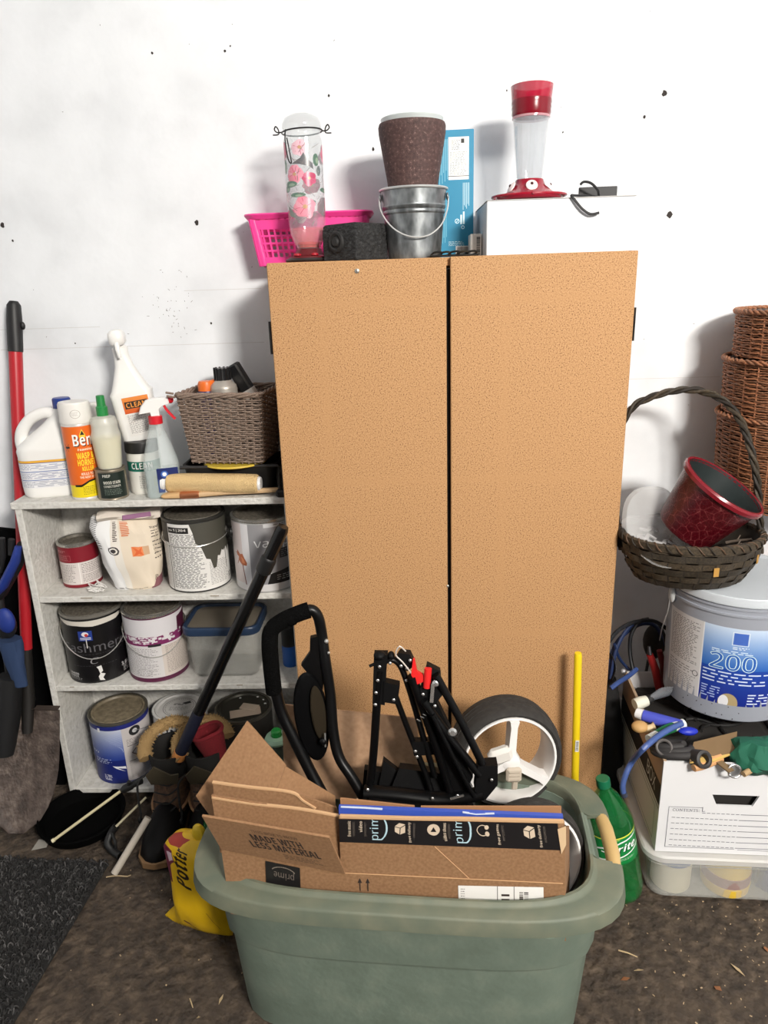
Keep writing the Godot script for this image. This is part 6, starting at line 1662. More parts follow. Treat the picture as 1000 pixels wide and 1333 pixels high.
func clear_bin() -> void:
	var turn := Vector3(0, -3.6, 0)
	var o := thing("clear_storage_bin", "low clear plastic storage bin with a frosted lid under the white file box", "storage bin", Vector3(0.80, 0, 0.06), turn)
	var frost := mat(rgb(222, 222, 216, 0.3), 0.35)
	var w := 0.54; var d := 0.42
	part(o, "tub", G.new().loft([rrect(w - 0.05, d - 0.05, 0.03, 0.001), rrect(w - 0.034, d - 0.034, 0.035, 0.006), rrect(w - 0.012, d - 0.012, 0.04, 0.104), rrect(w, d, 0.04, 0.106), rrect(w, d, 0.04, 0.116), rrect(w - 0.006, d - 0.006, 0.04, 0.116), rrect(w - 0.017, d - 0.017, 0.038, 0.104), rrect(w - 0.04, d - 0.04, 0.033, 0.009), rrect(w - 0.056, d - 0.056, 0.03, 0.004)]), frost)
	part(o, "lid", G.new().loft([rrect(w + 0.004, d + 0.004, 0.042, 0.117), rrect(w + 0.012, d + 0.012, 0.045, 0.119), rrect(w + 0.012, d + 0.012, 0.045, 0.131), rrect(w + 0.004, d + 0.004, 0.042, 0.1345), rrect(w - 0.03, d - 0.03, 0.03, 0.1345), rrect(w - 0.04, d - 0.04, 0.03, 0.131), rrect(w - 0.045, d - 0.045, 0.03, 0.131)]), mat(rgb(224, 222, 218, 0.6), 0.35), 40, "frosted lid")
	# what shows through the front
	var xf := Transform3D(Basis(Vector3.UP, deg_to_rad(-3.6)), Vector3(0.80, 0, 0.06))
	var a := thing("cream_tub", "cream white tub with a blue lid seen through the clear bin's front", "tub", xf * Vector3(-0.195, 0.007, 0.145), turn)
	part(a, "tub", G.new().lathe([Vector2(0, 0), Vector2(0.042, 0), Vector2(0.044, 0.003), Vector2(0.044, 0.074), Vector2(0, 0.075)], 26), mat(rgb(222, 214, 186), 0.6))
	part(a, "lid", G.new().lathe([Vector2(0, 0.074), Vector2(0.045, 0.074), Vector2(0.045, 0.088), Vector2(0, 0.089)], 26), mat(rgb(86, 112, 168), 0.5), 40, "blue lid")
	var b := thing("tape_roll", "fat yellow tape roll with a dull red middle, inside the clear bin", "tape roll", xf * Vector3(-0.07, 0.007, 0.142), turn)
	part(b, "roll", G.new().lathe([Vector2(0, 0), Vector2(0.052, 0), Vector2(0.054, 0.02), Vector2(0.052, 0.024), Vector2(0.0, 0.024)], 28), mat(rgb(224, 186, 60), 0.6))
	part(b, "red_middle", G.new().lathe([Vector2(0, 0.024), Vector2(0.053, 0.024), Vector2(0.0535, 0.05), Vector2(0.0, 0.05)], 28), mat(rgb(146, 84, 74), 0.6), 40, "dull red band")
	part(b, "roll_top", G.new().lathe([Vector2(0, 0.05), Vector2(0.052, 0.05), Vector2(0.05, 0.082), Vector2(0, 0.083)], 28), mat(rgb(230, 196, 70), 0.6))
	var c := thing("blue_pouch", "crinkled dark blue plastic pouch inside the clear bin's right half", "pouch", xf * Vector3(0.065, 0.007, 0.14), turn)
	var rr := []
	var n := noise(30.0, 2, 6)
	for i in 7:
		var f := i / 6.0
		var r := ring(0.07 * (1.0 - 0.3 * f), 0.042 * (1.0 - 0.4 * f), f * 0.075, 28, 2.5)
		for k in r.size():
			r[k] *= Vector3(1, 1, 1) * (1.0 + 0.15 * n.get_noise_3d(r[k].x, r[k].y, r[k].z))
			r[k].y = maxf(r[k].y, 0.0)
		rr.push_back(r)
	part(c, "pouch", G.new().loft(rr), mat(rgb(40, 62, 118), 0.25), 30)


func file_box() -> void:
	var o := thing("file_box", "white cardboard file box with CONTENTS lines, open and overfilled with odds and ends", "box", Vector3(0.535, 0.136, 0.2425), Vector3(0, -3.6, 0))
	var white := mat(rgb(224, 224, 226), 0.65)
	var inside := mat(rgb(176, 150, 122), 0.85)
	var W := 0.315; var D := 0.375; var H := 0.236
	# front with its hand hole: pieces round a trapezoid
	var hx0 := 0.108; var hx1 := 0.206; var hy0 := 0.128; var hy1 := 0.156; var k := 0.012
	var g := G.new()
	for poly in [
		PackedVector2Array([Vector2(0, 0), Vector2(W, 0), Vector2(W, hy0), Vector2(0, hy0)]),
		PackedVector2Array([Vector2(0, hy1), Vector2(W, hy1), Vector2(W, H), Vector2(0, H)]),
		PackedVector2Array([Vector2(0, hy0), Vector2(hx0 + k, hy0), Vector2(hx0, hy1), Vector2(0, hy1)]),
		PackedVector2Array([Vector2(hx1 - k, hy0), Vector2(W, hy0), Vector2(W, hy1), Vector2(hx1, hy1)])]:
		g.prism(poly, -0.005, 0.0)
	part(o, "front_wall", g, white)
	part(o, "left_wall", G.new().box(Vector3(0.0025, H / 2, -D / 2 - 0.002), Vector3(0.005, H, D - 0.006), 0), mat(rgb(206, 206, 200), 0.7))
	part(o, "left_lining", G.new().box(Vector3(0.0056, H / 2, -D / 2 - 0.002), Vector3(0.001, H - 0.002, D - 0.01), 0), inside)
	part(o, "right_wall", G.new().box(Vector3(W - 0.0025, H / 2, -D / 2 - 0.002), Vector3(0.005, H, D - 0.006), 0), white)
	part(o, "back_wall", G.new().box(Vector3(W / 2, H / 2, -D), Vector3(W, H, 0.005), 0), white)
	part(o, "bottom", G.new().box(Vector3(W / 2, 0.003, -D / 2), Vector3(W - 0.01, 0.005, D - 0.01), 0), white)
	part(o, "brown_top_edge", G.new().box(Vector3(0.0028, H + 0.0006, -D / 2), Vector3(0.0066, 0.0024, D - 0.004), 0), inside)
	var p := printed(1024, 380, rgb(0, 0, 0, 0))
	var ink := rgb(74, 74, 92)
	p.rect(36, 10, 3, 350, ink).rect(36, 10, 240, 3, ink)
	p.text("CONTENTS:", 66, 24, 190, 24, rgb(112, 112, 126), false, 0, "Droid Serif").line(Vector2(276, 6), Vector2(276, 44), 3, ink).line(Vector2(276, 44), Vector2(296, 40), 3, ink)
	for i in 7:
		var y := 54 + i * 48
		var x := 276 if i == 0 else 64
		while x < 1024:
			var n := 24 if x < 520 else 420
			p.rect(x, y + (x - 276) / 60, n, 4, ink)
			x += n + 10
	p.rect(36, 356, 500, 3, ink).rect(560, 362, 464, 3, ink)
	sticker(o, "contents_print", Vector3(W / 2 + 0.004, 0.066, 0.0008), W - 0.01, 0.118, Vector3.ZERO, picture(p.tex(), 0.7, 0, true), "printed CONTENTS heading with ruled lines")
	var q := printed(900, 420, rgb(0, 0, 0, 0))
	q.rect(0, 0, 900, 112, rgb(176, 146, 118)).rect(0, 112, 900, 96, rgb(28, 28, 33)).text("BOX", 640, 128, 170, 62, rgb(206, 206, 200)).rect(0, 222, 900, 4, rgb(96, 104, 92))
	for i in 4:
		q.frame(60, 244, 780, 160, 4, rgb(150, 158, 146))
	sticker(o, "side_print", Vector3(-0.0008, 0.119, -D / 2), D - 0.006, 0.233, Vector3(0, -90, 0), picture(q.tex(), 0.7, 0, true), "brown top and black band reading BOX")


func file_box_contents() -> void:
	# a bed of dark odds and ends fills the box below the things that show
	var o := thing("cable_heap", "heap of dark cords and rags filling the file box", "cords", Vector3(0.535, 0.142, 0.2425), Vector3(0, -3.6, 0))
	var black := mat(rgb(24, 23, 23), 0.6)
	var rr := []
	var n := noise(25.0, 3, 16)
	for e in [[0.0, 0.97], [0.10, 0.97], [0.185, 0.97], [0.2, 0.8], [0.208, 0.4]]:
		var r := rrect(0.296 * e[1], 0.352 * e[1], 0.02, e[0], 6)
		for k in r.size():
			r[k] += Vector3(0.1575, 0.016 * n.get_noise_3d(r[k].x, e[0], r[k].z) if e[0] > 0.18 else 0.0, -0.189)
		rr.push_back(r)
	part(o, "rags", G.new().loft(rr), mat(rgb(34, 31, 29), 0.9), 30)
	for i in 9:
		var c := Vector3(rng.randf_range(0.05, 0.26), 0.205, rng.randf_range(-0.3, -0.05))
		var u := Vector3(rng.randf_range(0.03, 0.05), 0.004, 0).rotated(Vector3.UP, rng.randf() * TAU)
		part(o, "cord", G.new().tube(arc(c, u, u.cross(Vector3.UP) * 0.7 + Vector3(0, 0.008, 0), rng.randf_range(0, 90), rng.randf_range(240, 400), 18), 0.0042, 7), black)
	var a := thing("white_capped_brush", "fan brush with a white round end in the file box's back corner", "brush")
	var pa: Vector3 = Vector3(0.528, 0.392, 0.054); var pb: Vector3 = Vector3(0.559, 0.396, 0.045); var pc: Vector3 = Vector3(0.614, 0.405, 0.02)
	part(a, "end_cap", G.new().tube([pa, pa.lerp(pb, 0.5), pb], [0.013, 0.0145, 0.0125], 16), mat(rgb(214, 212, 196), 0.6), 40, "cream round end")
	part(a, "ferrule", G.new().tube([pb, pb.lerp(pc, 0.2)], 0.011, 14), black)
	var fan := G.new()
	for i in 26:
		var t := TAU * i / 26
		var e := Vector3(cos(t) * 0.02, sin(t) * 0.016, sin(t) * 0.01)
		fan.tube([pb.lerp(pc, 0.15) + e * 0.5, pc + e * 1.3], 0.0013, 4)
	part(a, "bristles", fan, mat(rgb(60, 64, 72), 0.5)).set_meta("kind", "stuff")
	var b := thing("blue_tube", "blue tube with a white end lying in the file box under the pail", "tube")
	pa = Vector3(0.524, 0.388, 0.083); pb = Vector3(0.536, 0.388, 0.093); pc = Vector3(0.61, 0.386, 0.137)
	part(b, "tube", G.new().tube([pb, pb.lerp(pc, 0.5), pc], [0.013, 0.0145, 0.015], 16), mat(rgb(72, 82, 186), 0.4))
	part(b, "cap", G.new().tube([pa, pb], [0.0118, 0.0132], 16), mat(rgb(230, 230, 232), 0.4), 40, "white end")
	var c2 := thing("turned_ball", "tan turned wooden ball with a pale neck at the file box's left edge", "wood ball", Vector3(0.521, 0.376, 0.121))
	part(c2, "knob", G.new().ball(Vector3.ZERO, Vector3(0.019, 0.013, 0.017), 16, 9), mat(rgb(190, 150, 96), 0.6))
	part(c2, "stem", G.new().at(Vector3(0.012, -0.004, 0.004), Vector3(0, 0, -70)).lathe([Vector2(0, -0.004), Vector2(0.009, -0.004), Vector2(0.0075, 0.016), Vector2(0.011, 0.022), Vector2(0, 0.022)], 14), mat(rgb(214, 190, 150), 0.6))
	var d := thing("green_tube", "white and green glue tube lying across the file box's left edge", "tube")
	pa = Vector3(0.52, 0.386, 0.182); pb = Vector3(0.57, 0.388, 0.151); pc = Vector3(0.615, 0.39, 0.131)
	part(d, "tube", G.new().tube([pa, pb, pc], [0.0095, 0.0105, 0.011], 14), mat(rgb(222, 226, 220), 0.45))
	part(d, "green_band", G.new().tube([pa.lerp(pb, 0.45), pb, pb.lerp(pc, 0.4)], [0.0106, 0.0112, 0.0114], 14), mat(rgb(36, 116, 66), 0.45), 40, "green printed band")
	var e2 := thing("black_hose_coil", "coil of ribbed black hose with open ends in the file box", "hose")
	pa = Vector3(0.57, 0.376, 0.213)
	for i in 3:
		part(e2, "loop", G.new().tube(arc(pa + Vector3(-0.006 * i, 0.004 * i, -0.006 * i), Vector3(0.044 - i * 0.006, 0.004, 0.006), Vector3(0, 0.01, 0.03 - i * 0.004), -30 + i * 40, 290 + i * 30, 24), 0.0085, 10), mat(rgb(44, 42, 42), 0.7))
	part(e2, "open_end", G.new().at(pa + Vector3(0.03, 0.004, 0.028), Vector3(62, 20, 0)).lathe([Vector2(0.011, 0.0), Vector2(0.018, 0.0), Vector2(0.019, 0.03), Vector2(0.014, 0.032), Vector2(0.011, 0.03), Vector2(0.0105, 0.004)], 20), mat(rgb(50, 48, 48), 0.6))
	part(e2, "open_end", G.new().at(pa + Vector3(-0.022, 0.004, -0.004), Vector3(50, -30, 0)).lathe([Vector2(0.012, 0.0), Vector2(0.017, 0.0), Vector2(0.018, 0.024), Vector2(0.0155, 0.026), Vector2(0.0125, 0.024), Vector2(0.012, 0.004)], 20), mat(rgb(96, 92, 90), 0.5))
	var f := thing("cardboard_scrap", "tan folded card with a worn yellow edge lying in the file box", "cardboard")
	part(f, "card", slab(G.new(), [Vector3(0.581, 0.384, 0.26), Vector3(0.607, 0.398, 0.211), Vector3(0.713, 0.402, 0.18), Vector3(0.687, 0.388, 0.234)], 0.004), mat(rgb(120, 96, 66), 0.85))
	part(f, "yellow_edge", slab(G.new(), [Vector3(0.58, 0.385, 0.264), Vector3(0.633, 0.388, 0.238), Vector3(0.697, 0.39, 0.213), Vector3(0.686, 0.387, 0.235), Vector3(0.633, 0.384, 0.259)], 0.002), mat(rgb(206, 172, 96), 0.8), 40, "pale yellow edge")
	var h := thing("wooden_dowel", "rounded end of a light wooden dowel near the file box front", "dowel")
	part(h, "handle", G.new().tube([Vector3(0.589, 0.372, 0.265), Vector3(0.606, 0.374, 0.258), Vector3(0.632, 0.376, 0.248), Vector3(0.655, 0.378, 0.238)], [0.0075, 0.0105, 0.0105, 0.01], 14), mat(rgb(206, 154, 104), 0.6))
	var i2 := thing("paint_stick", "flat wooden paint stirring stick sloping into the file box", "stick")
	part(i2, "stick", G.new().strip([Vector3(0.661, 0.374, 0.279), Vector3(0.639, 0.38, 0.238)], 0.016, 0.003), mat(rgb(120, 98, 68), 0.8))
	var j := thing("steel_ring", "small silver metal ring standing at the file box's front", "ring")
	part(j, "ring", G.new().tube(arc(Vector3(0.671, 0.37, 0.273), Vector3(0.0135, 0, 0), Vector3(0, 0.012, -0.005), 0, 360, 22), 0.0024, 8, false), mat(rgb(196, 196, 196), 0.25, 0.9))
	part(j, "clasp", G.new().ball(Vector3(0.658, 0.366, 0.28), Vector3(0.004, 0.004, 0.004), 8, 5), mat(rgb(196, 196, 196), 0.25, 0.9))
	var k := thing("green_cloth", "crumpled dark green cloth spilling from the file box's right side", "cloth", Vector3(0.741, 0.38, 0.239))
	var cr := []
	var nn := noise(22.0, 3, 26)
	for q in 9:
		var t := q / 8.0
		var r := ring(0.062 * sqrt(sin(PI * (0.08 + 0.86 * t))), 0.05 * sqrt(sin(PI * (0.08 + 0.86 * t))), -0.028 + t * 0.066, 34, 2.2)
		for s in r.size():
			r[s] *= 1.0 + 0.3 * nn.get_noise_3d(r[s].x, r[s].y, r[s].z)
		cr.push_back(r)
	part(k, "cloth", G.new().loft(cr), mat(rgb(20, 92, 70), 0.8), 34)
	var l := thing("silver_tube", "small grey metal tube beside the green cloth in the file box", "tube")
	part(l, "tube", G.new().tube([Vector3(0.708, 0.392, 0.213), Vector3(0.705, 0.388, 0.25), Vector3(0.703, 0.386, 0.26)], [0.0055, 0.006, 0.0025], 12), mat(rgb(170, 172, 174), 0.35, 0.6))
	part(l, "cap", G.new().tube([Vector3(0.708, 0.394, 0.205), Vector3(0.708, 0.392, 0.213)], 0.0045, 12), mat(rgb(40, 40, 42), 0.4))
	var m := thing("light_stick", "short pale wooden stub by the green cloth at the box front", "stick")
	part(m, "stub", G.new().tube([Vector3(0.683, 0.372, 0.286), Vector3(0.715, 0.376, 0.269)], [0.006, 0.0068], 10), mat(rgb(170, 142, 104), 0.7))
	var n2 := thing("blue_rag", "bit of bright blue plastic wedged under the pail in the file box", "plastic", Vector3(0.618, 0.385, 0.153))
	part(n2, "rag", G.new().ball(Vector3.ZERO, Vector3(0.022, 0.009, 0.012), 12, 6), mat(rgb(26, 44, 176), 0.45))
	# the blue air hose running out over the side
	var s := thing("blue_hose", "blue rubber hose arching over the file box's left side", "hose")
	part(s, "hose", G.new().tube(smooth([Vector3(0.605, 0.4, 0.146), Vector3(0.574, 0.402, 0.166), Vector3(0.533, 0.404, 0.199), Vector3(0.491, 0.402, 0.237), Vector3(0.487, 0.336, 0.19), Vector3(0.473, 0.306, 0.195), Vector3(0.466, 0.279, 0.2), Vector3(0.469, 0.258, 0.2)], 5), 0.0066, 10), mat(rgb(70, 92, 150), 0.45))
	part(s, "hose_end", G.new().tube([Vector3(0.469, 0.26, 0.2), Vector3(0.472, 0.25, 0.2)], 0.0076, 10), mat(rgb(60, 64, 80), 0.4))


func grey_pail() -> void:
	var o := thing("grey_pail", "grey plastic pail with lid and a blue and white label, on the file box", "pail", Vector3(0.76, 0.395, 0.0))
	var grey := mat(rgb(150, 154, 164), 0.35)
	part(o, "body", G.new().lathe([Vector2(0, 0), Vector2(0.136, 0), Vector2(0.14, 0.004), Vector2(0.148, 0.262), Vector2(0.151, 0.263), Vector2(0.151, 0.268), Vector2(0.148, 0.269), Vector2(0.1485, 0.278), Vector2(0.151, 0.279), Vector2(0.151, 0.284), Vector2(0.1485, 0.285), Vector2(0.149, 0.292), Vector2(0, 0.292)], 56), grey)
	part(o, "lid", G.new().lathe([Vector2(0, 0.288), Vector2(0.153, 0.288), Vector2(0.1545, 0.291), Vector2(0.154, 0.307), Vector2(0.1525, 0.309), Vector2(0.146, 0.309), Vector2(0.142, 0.303), Vector2(0.0, 0.303)], 56), mat(rgb(196, 202, 208), 0.35), 40, "pale grey snap lid")
	part(o, "handle_ear", G.new().ball(Vector3(-0.152, 0.262, 0.01), Vector3(0.008, 0.02, 0.014), 12, 7), mat(rgb(206, 208, 208), 0.4))
	part(o, "bail", G.new().tube(smooth([Vector3(-0.157, 0.264, 0.012), Vector3(-0.158, 0.22, 0.01), Vector3(-0.156, 0.16, -0.02), Vector3(-0.14, 0.1, -0.07)], 5), 0.0014, 6), mat(rgb(206, 206, 206), 0.3, 0.7))
	var p := printed(640, 360, rgb(206, 204, 204))
	p.small(14, 20, 145, 196, 8, 3, rgb(96, 94, 96), 14).small(14, 236, 130, 30, 12, 4, rgb(120, 116, 116), 3).small(14, 276, 145, 70, 9, 3, rgb(120, 118, 118), 9)
	p.disc(Vector2(152, 254), 12, 14, rgb(60, 60, 62), 0.8).rect(170, 0, 4, 360, rgb(226, 226, 228))
	p.fade(174, 0, 466, 190, rgb(196, 212, 232), rgb(44, 96, 178)).fade(174, 190, 466, 170, rgb(34, 70, 160), rgb(26, 40, 130))
	p.rect(276, 20, 48, 52, rgb(70, 104, 186)).frame(272, 16, 56, 60, 2, rgb(226, 232, 240)).small(276, 84, 60, 16, 7, 3, rgb(232, 236, 242), 2)
	for off in [Vector2(-3, 0), Vector2(3, 0), Vector2(0, -3), Vector2(0, 3), Vector2(-2, -2), Vector2(2, 2), Vector2(-2, 2), Vector2(2, -2)]:
		p.text("200", 204 + off.x, 122 + off.y, 158, 72, rgb(218, 236, 232))
	p.text("200", 204, 122, 158, 72, rgb(46, 96, 178))
	p.small(206, 104, 150, 12, 8, 4, rgb(206, 222, 236), 5).small(182, 206, 240, 60, 16, 6, rgb(206, 216, 240), 12).small(182, 284, 70, 60, 12, 5, rgb(170, 186, 226), 6)
	p.disc(Vector2(282, 352), 36, 48, rgb(170, 150, 110)).disc(Vector2(266, 344), 18, 30, rgb(222, 222, 226)).small(350, 300, 90, 50, 14, 6, rgb(206, 214, 236), 4)
	p.rect(536, 0, 104, 360, rgb(196, 204, 220)).small(546, 20, 80, 320, 9, 3, rgb(90, 96, 120), 7)
	around(o, "label", 0.1412, 0.1478, 0.012 + 0.03, 0.235, -88, 62, picture(p.tex(), 0.3), "blue and white label with a large outlined 200")
	for i in 12:
		part(o, "dirt_speck", G.new().ball(Vector3(sin(deg_to_rad(-62.0 + i * 4.6)) * 0.141, 0.022 + 0.016 * sin(i * 2.3), cos(deg_to_rad(-62.0 + i * 4.6)) * 0.141), Vector3.ONE * 0.0012, 6, 4), mat(rgb(60, 50, 46), 0.9))


func oval_basket() -> void:
	var pos := Vector3(0.638, 0.704, 0.006)
	var o := thing("oval_basket", "dark woven oval basket with a tall twisted handle, on the grey pail", "basket", pos)
	var a0 := 0.118; var b0 := 0.086; var a1 := 0.152; var b1 := 0.116; var h := 0.104
	var tones := [grained(grain(noise(0.1, 4, 101), [[0.0, rgb(26, 22, 16)], [0.5, rgb(48, 40, 29)], [1.0, rgb(74, 62, 45)]], 256), 6.0, 0.65), grained(grain(noise(0.1, 4, 102), [[0.0, rgb(34, 28, 20)], [0.5, rgb(60, 50, 37)], [1.0, rgb(92, 78, 57)]], 256), 6.0, 0.65), mat(rgb(40, 33, 25), 0.7)]
	var amber := mat(rgb(176, 132, 62), 0.6)
	var dark := mat(rgb(34, 27, 20), 0.7)
	part(o, "floor", G.new().loft([ring(a0, b0, 0.0, 40), ring(a0, b0, 0.004, 40)]), tones[2])
	part(o, "lining", G.new().loft([ring(a0 - 0.002, b0 - 0.002, 0.003, 48), ring(a1 - 0.004, b1 - 0.004, h, 48), ring(a1 - 0.0055, b1 - 0.0055, h, 48), ring(a0 - 0.004, b0 - 0.004, 0.0042, 48)], true, false), dark)
	# flat splints woven over and under the upright ribs
	var ribs := 26
	var rows := 6
	for i in rows:
		var f0 := (i + 0.06) / rows; var f1 := (i + 0.94) / rows
		var rings := [PackedVector3Array(), PackedVector3Array(), PackedVector3Array(), PackedVector3Array()]
		var n := ribs * 4
		for j in n:
			var t := TAU * j / n
			var s := sin(t * ribs / 2.0 + (PI if i % 2 else 0.0))
			var out := 0.0022 * signf(s) * sqrt(absf(s))
			for k in 4:
				var f := f0 if k == 0 or k == 3 else f1
				var th := 0.0 if k < 2 else 0.0014
				var belly := 0.010 * sin(PI * f)
				var A := lerpf(a0, a1, f) + belly + out + th; var B := lerpf(b0, b1, f) + belly + out + th
				rings[k].push_back(Vector3(cos(t) * A, f * h + 0.001, sin(t) * B))
		part(o, "woven_splint", G.new().loft([rings[0], rings[1], rings[2], rings[3], rings[0]], true, false), tones[i % 2], 50)
	for j in ribs:
		var t := TAU * j / ribs
		var p := []
		for q in 6:
			var f := q / 5.0
			var belly := 0.010 * sin(PI * f)
			p.push_back(Vector3(cos(t) * (lerpf(a0, a1, f) + belly), f * h, sin(t) * (lerpf(b0, b1, f) + belly)))
		part(o, "rib", G.new().strip(p, 0.009, 0.0012, Vector3(cos(t), 0.2, sin(t))), tones[2])
	for q in [[-84.0, 0.5], [-38.0, 0.62]]:
		var t := deg_to_rad(-q[0])
		var f: float = q[1]
		var belly := 0.010 * sin(PI * f)
		var c := Vector3(cos(t) * (lerpf(a0, a1, f) + belly + 0.0042), f * h, sin(t) * (lerpf(b0, b1, f) + belly + 0.0042))
		part(o, "amber_rib", G.new().at(c, Vector3(0, 90 - rad_to_deg(t), 0)).box(Vector3.ZERO, Vector3(0.012, 0.02, 0.0018), 0.0004), amber, 40, "amber bit of rib")
	# rim: two hoops bound with a winding strip
	part(o, "rim_hoop", G.new().loft([ring(a1 + 0.003, b1 + 0.003, h - 0.012, 56), ring(a1 + 0.006, b1 + 0.006, h - 0.010, 56), ring(a1 + 0.007, b1 + 0.007, h + 0.004, 56), ring(a1 + 0.002, b1 + 0.002, h + 0.007, 56), ring(a1 - 0.006, b1 - 0.006, h + 0.004, 56), ring(a1 - 0.006, b1 - 0.006, h - 0.01, 56), ring(a1 + 0.003, b1 + 0.003, h - 0.012, 56)], true, false), tones[1])
	for s in 2:
		var pts := []
		for i in 401:
			var t := TAU * i / 400
			var w := t * 22 + PI * s
			pts.push_back(Vector3(cos(t) * (a1 + 0.001 + 0.0075 * cos(w)), h - 0.002 + 0.009 * sin(w), sin(t) * (b1 + 0.001 + 0.0075 * cos(w))))
		part(o, "rim_winding", G.new().tube(pts, 0.0017, 5, false), mat(rgb(84, 62, 44), 0.7) if s == 0 else tones[2], 60)
	# the twisted handle
	var path := smooth([Vector3(0.493, 0.76, -0.02), Vector3(0.4875, 0.805, -0.05), Vector3(0.487, 0.9, -0.085), Vector3(0.4885, 1.0, -0.105), Vector3(0.52, 1.072, -0.11), Vector3(0.567, 1.099, -0.11), Vector3(0.625, 1.113, -0.105), Vector3(0.675, 1.109, -0.095), Vector3(0.715, 1.089, -0.07), Vector3(0.741, 1.044, -0.03), Vector3(0.76, 0.965, 0.005), Vector3(0.777, 0.884, 0.012), Vector3(0.79, 0.811, 0.01), Vector3(0.798, 0.754, 0.006)], 8)
	for s in 3:
		var pts := []
		var len := 0.0
		for i in path.size():
			var d: Vector3 = (path[mini(i + 1, path.size() - 1)] - path[maxi(i - 1, 0)]).normalized()
			if i > 0:
				len += path[i].distance_to(path[i - 1])
			var e := d.cross(Vector3(0, 0, 1)).normalized()
			var f := e.cross(d)
			var w := len * 62.0 + TAU * s / 3
			pts.push_back(path[i] - pos + e * cos(w) * 0.0048 + f * sin(w) * 0.0048)
		part(o, "handle_strand", G.new().tube(pts, 0.0043, 6), tones[s % 2] if s < 2 else dark, 60)
	for s in [-1.0, 1.0]:
		part(o, "handle_lashing", G.new().ball(Vector3(s * (a1 + 0.002), h, 0.0), Vector3(0.009, 0.013, 0.012), 10, 7), dark)
	# what lies in it
	var m := thing("plastic_tray", "clear plastic clamshell tray with an embossed wave in the oval basket", "tray", pos + Vector3(-0.074, 0.07, 0.0), Vector3(20, 12, -3))
	var clear := pane(rgb(226, 226, 226), 0.3, 0.08)
	part(m, "tray", G.new().loft([ring(0.05, 0.07, 0.0, 32, 3.0), ring(0.066, 0.088, 0.016, 32, 3.0), ring(0.072, 0.094, 0.018, 32, 3.0), ring(0.072, 0.094, 0.02, 32, 3.0), ring(0.064, 0.086, 0.018, 32, 3.0), ring(0.048, 0.068, 0.003, 32, 3.0)]), clear)
	part(m, "lid", G.new().at(Vector3(-0.006, 0.045, -0.055), Vector3(62, 0, 0)).loft([ring(0.068, 0.07, 0.0, 32, 2.6), ring(0.064, 0.066, 0.012, 32, 2.6), ring(0.03, 0.034, 0.014, 32, 2.6)]), clear)
	for q in [[-0.02, -0.018], [0.012, 0.004], [-0.024, 0.034], [0.024, 0.038], [0.0, -0.045]]:
		part(m, "embossed_wave", G.new().tube(smooth([Vector3(q[0] - 0.022, 0.014, q[1] - 0.006), Vector3(q[0] - 0.008, 0.017, q[1] + 0.006), Vector3(q[0] + 0.006, 0.017, q[1] - 0.004), Vector3(q[0] + 0.02, 0.014, q[1] + 0.008)], 4), 0.0055, 8, true, 0.6), mat(rgb(206, 204, 204, 0.5), 0.15))
	var c0: Vector3 = Vector3(0.619, 0.815, 0.012); var c1: Vector3 = Vector3(0.673, 0.911, 0.042)
	var up := (c1 - c0).normalized()
	var pot := thing("red_plant_pot", "glossy dark red crackled plant pot tipped over in the oval basket", "plant pot", c0)
	var side := up.cross(Vector3(0, 0, 1)).normalized()
	pot.basis = Basis(side, up, side.cross(up)).orthonormalized().scaled(Vector3.ONE * 1.14)
	var hh := c0.distance_to(c1) + 0.006
	var cn := noise(0.03, 1, 111, FastNoiseLite.TYPE_CELLULAR)
	cn.cellular_return_type = FastNoiseLite.RETURN_DISTANCE2_SUB
	var glaze := grained(grain(cn, [[0.0, rgb(140, 84, 80)], [0.03, rgb(104, 38, 42)], [0.07, rgb(76, 9, 19)], [1.0, rgb(60, 6, 14)]], 256), 8.0, 0.28, bumps(noise(0.12, 3, 12), 256, 4.0), 0.4, false)
	part(pot, "body", G.new().lathe([Vector2(0, 0.0), Vector2(0.054, 0.0), Vector2(0.057, 0.004), Vector2(0.079, hh - 0.012), Vector2(0.082, hh - 0.011), Vector2(0.082, hh - 0.008)], 44), glaze)
	part(pot, "rim", G.new().lathe([Vector2(0.079, hh - 0.013), Vector2(0.0845, hh - 0.011), Vector2(0.0855, hh - 0.004), Vector2(0.083, hh), Vector2(0.079, hh), Vector2(0.077, hh - 0.006), Vector2(0.079, hh - 0.013)], 44), mat(rgb(122, 24, 36), 0.25), 40, "dark red rim")
	part(pot, "inside", G.new().lathe([Vector2(0.078, hh - 0.002), Vector2(0.056, 0.012), Vector2(0.0, 0.01), Vector2(0, 0.008), Vector2(0.0575, 0.008), Vector2(0.0795, hh - 0.004)], 40), mat(rgb(34, 42, 42), 0.45), 40, "dark greenish inside")
	for q in [[0.6, 0.02], [-0.1, 0.018], [1.6, 0.022]]:
		var t: float = q[0]
		var tw := thing("dry_twig", ["grey dry twig lying in the oval basket right of the red pot", "thin dry twig in the oval basket's front behind the rim", "dry twig sticking up at the oval basket's right end"][int(t * 2 + 1) % 3], "twig", pos + Vector3(0.09 + 0.012 * t, 0.05, 0.03 - 0.03 * t), Vector3.ZERO, "twigs in the oval basket")
		part(tw, "twig", G.new().tube([Vector3(-0.02, 0.02, 0.0), Vector3(0.0, 0.028, 0.01), Vector3(0.02, 0.04, 0.02 + 0.01 * t)], [0.0035, 0.0032, 0.0025], 7), mat(rgb(96, 84, 74), 0.8))
		part(tw, "side_shoot", G.new().tube([Vector3(0.0, 0.028, 0.01), Vector3(0.008, 0.04, 0.006)], [0.002, 0.0012], 6), mat(rgb(96, 84, 74), 0.8))


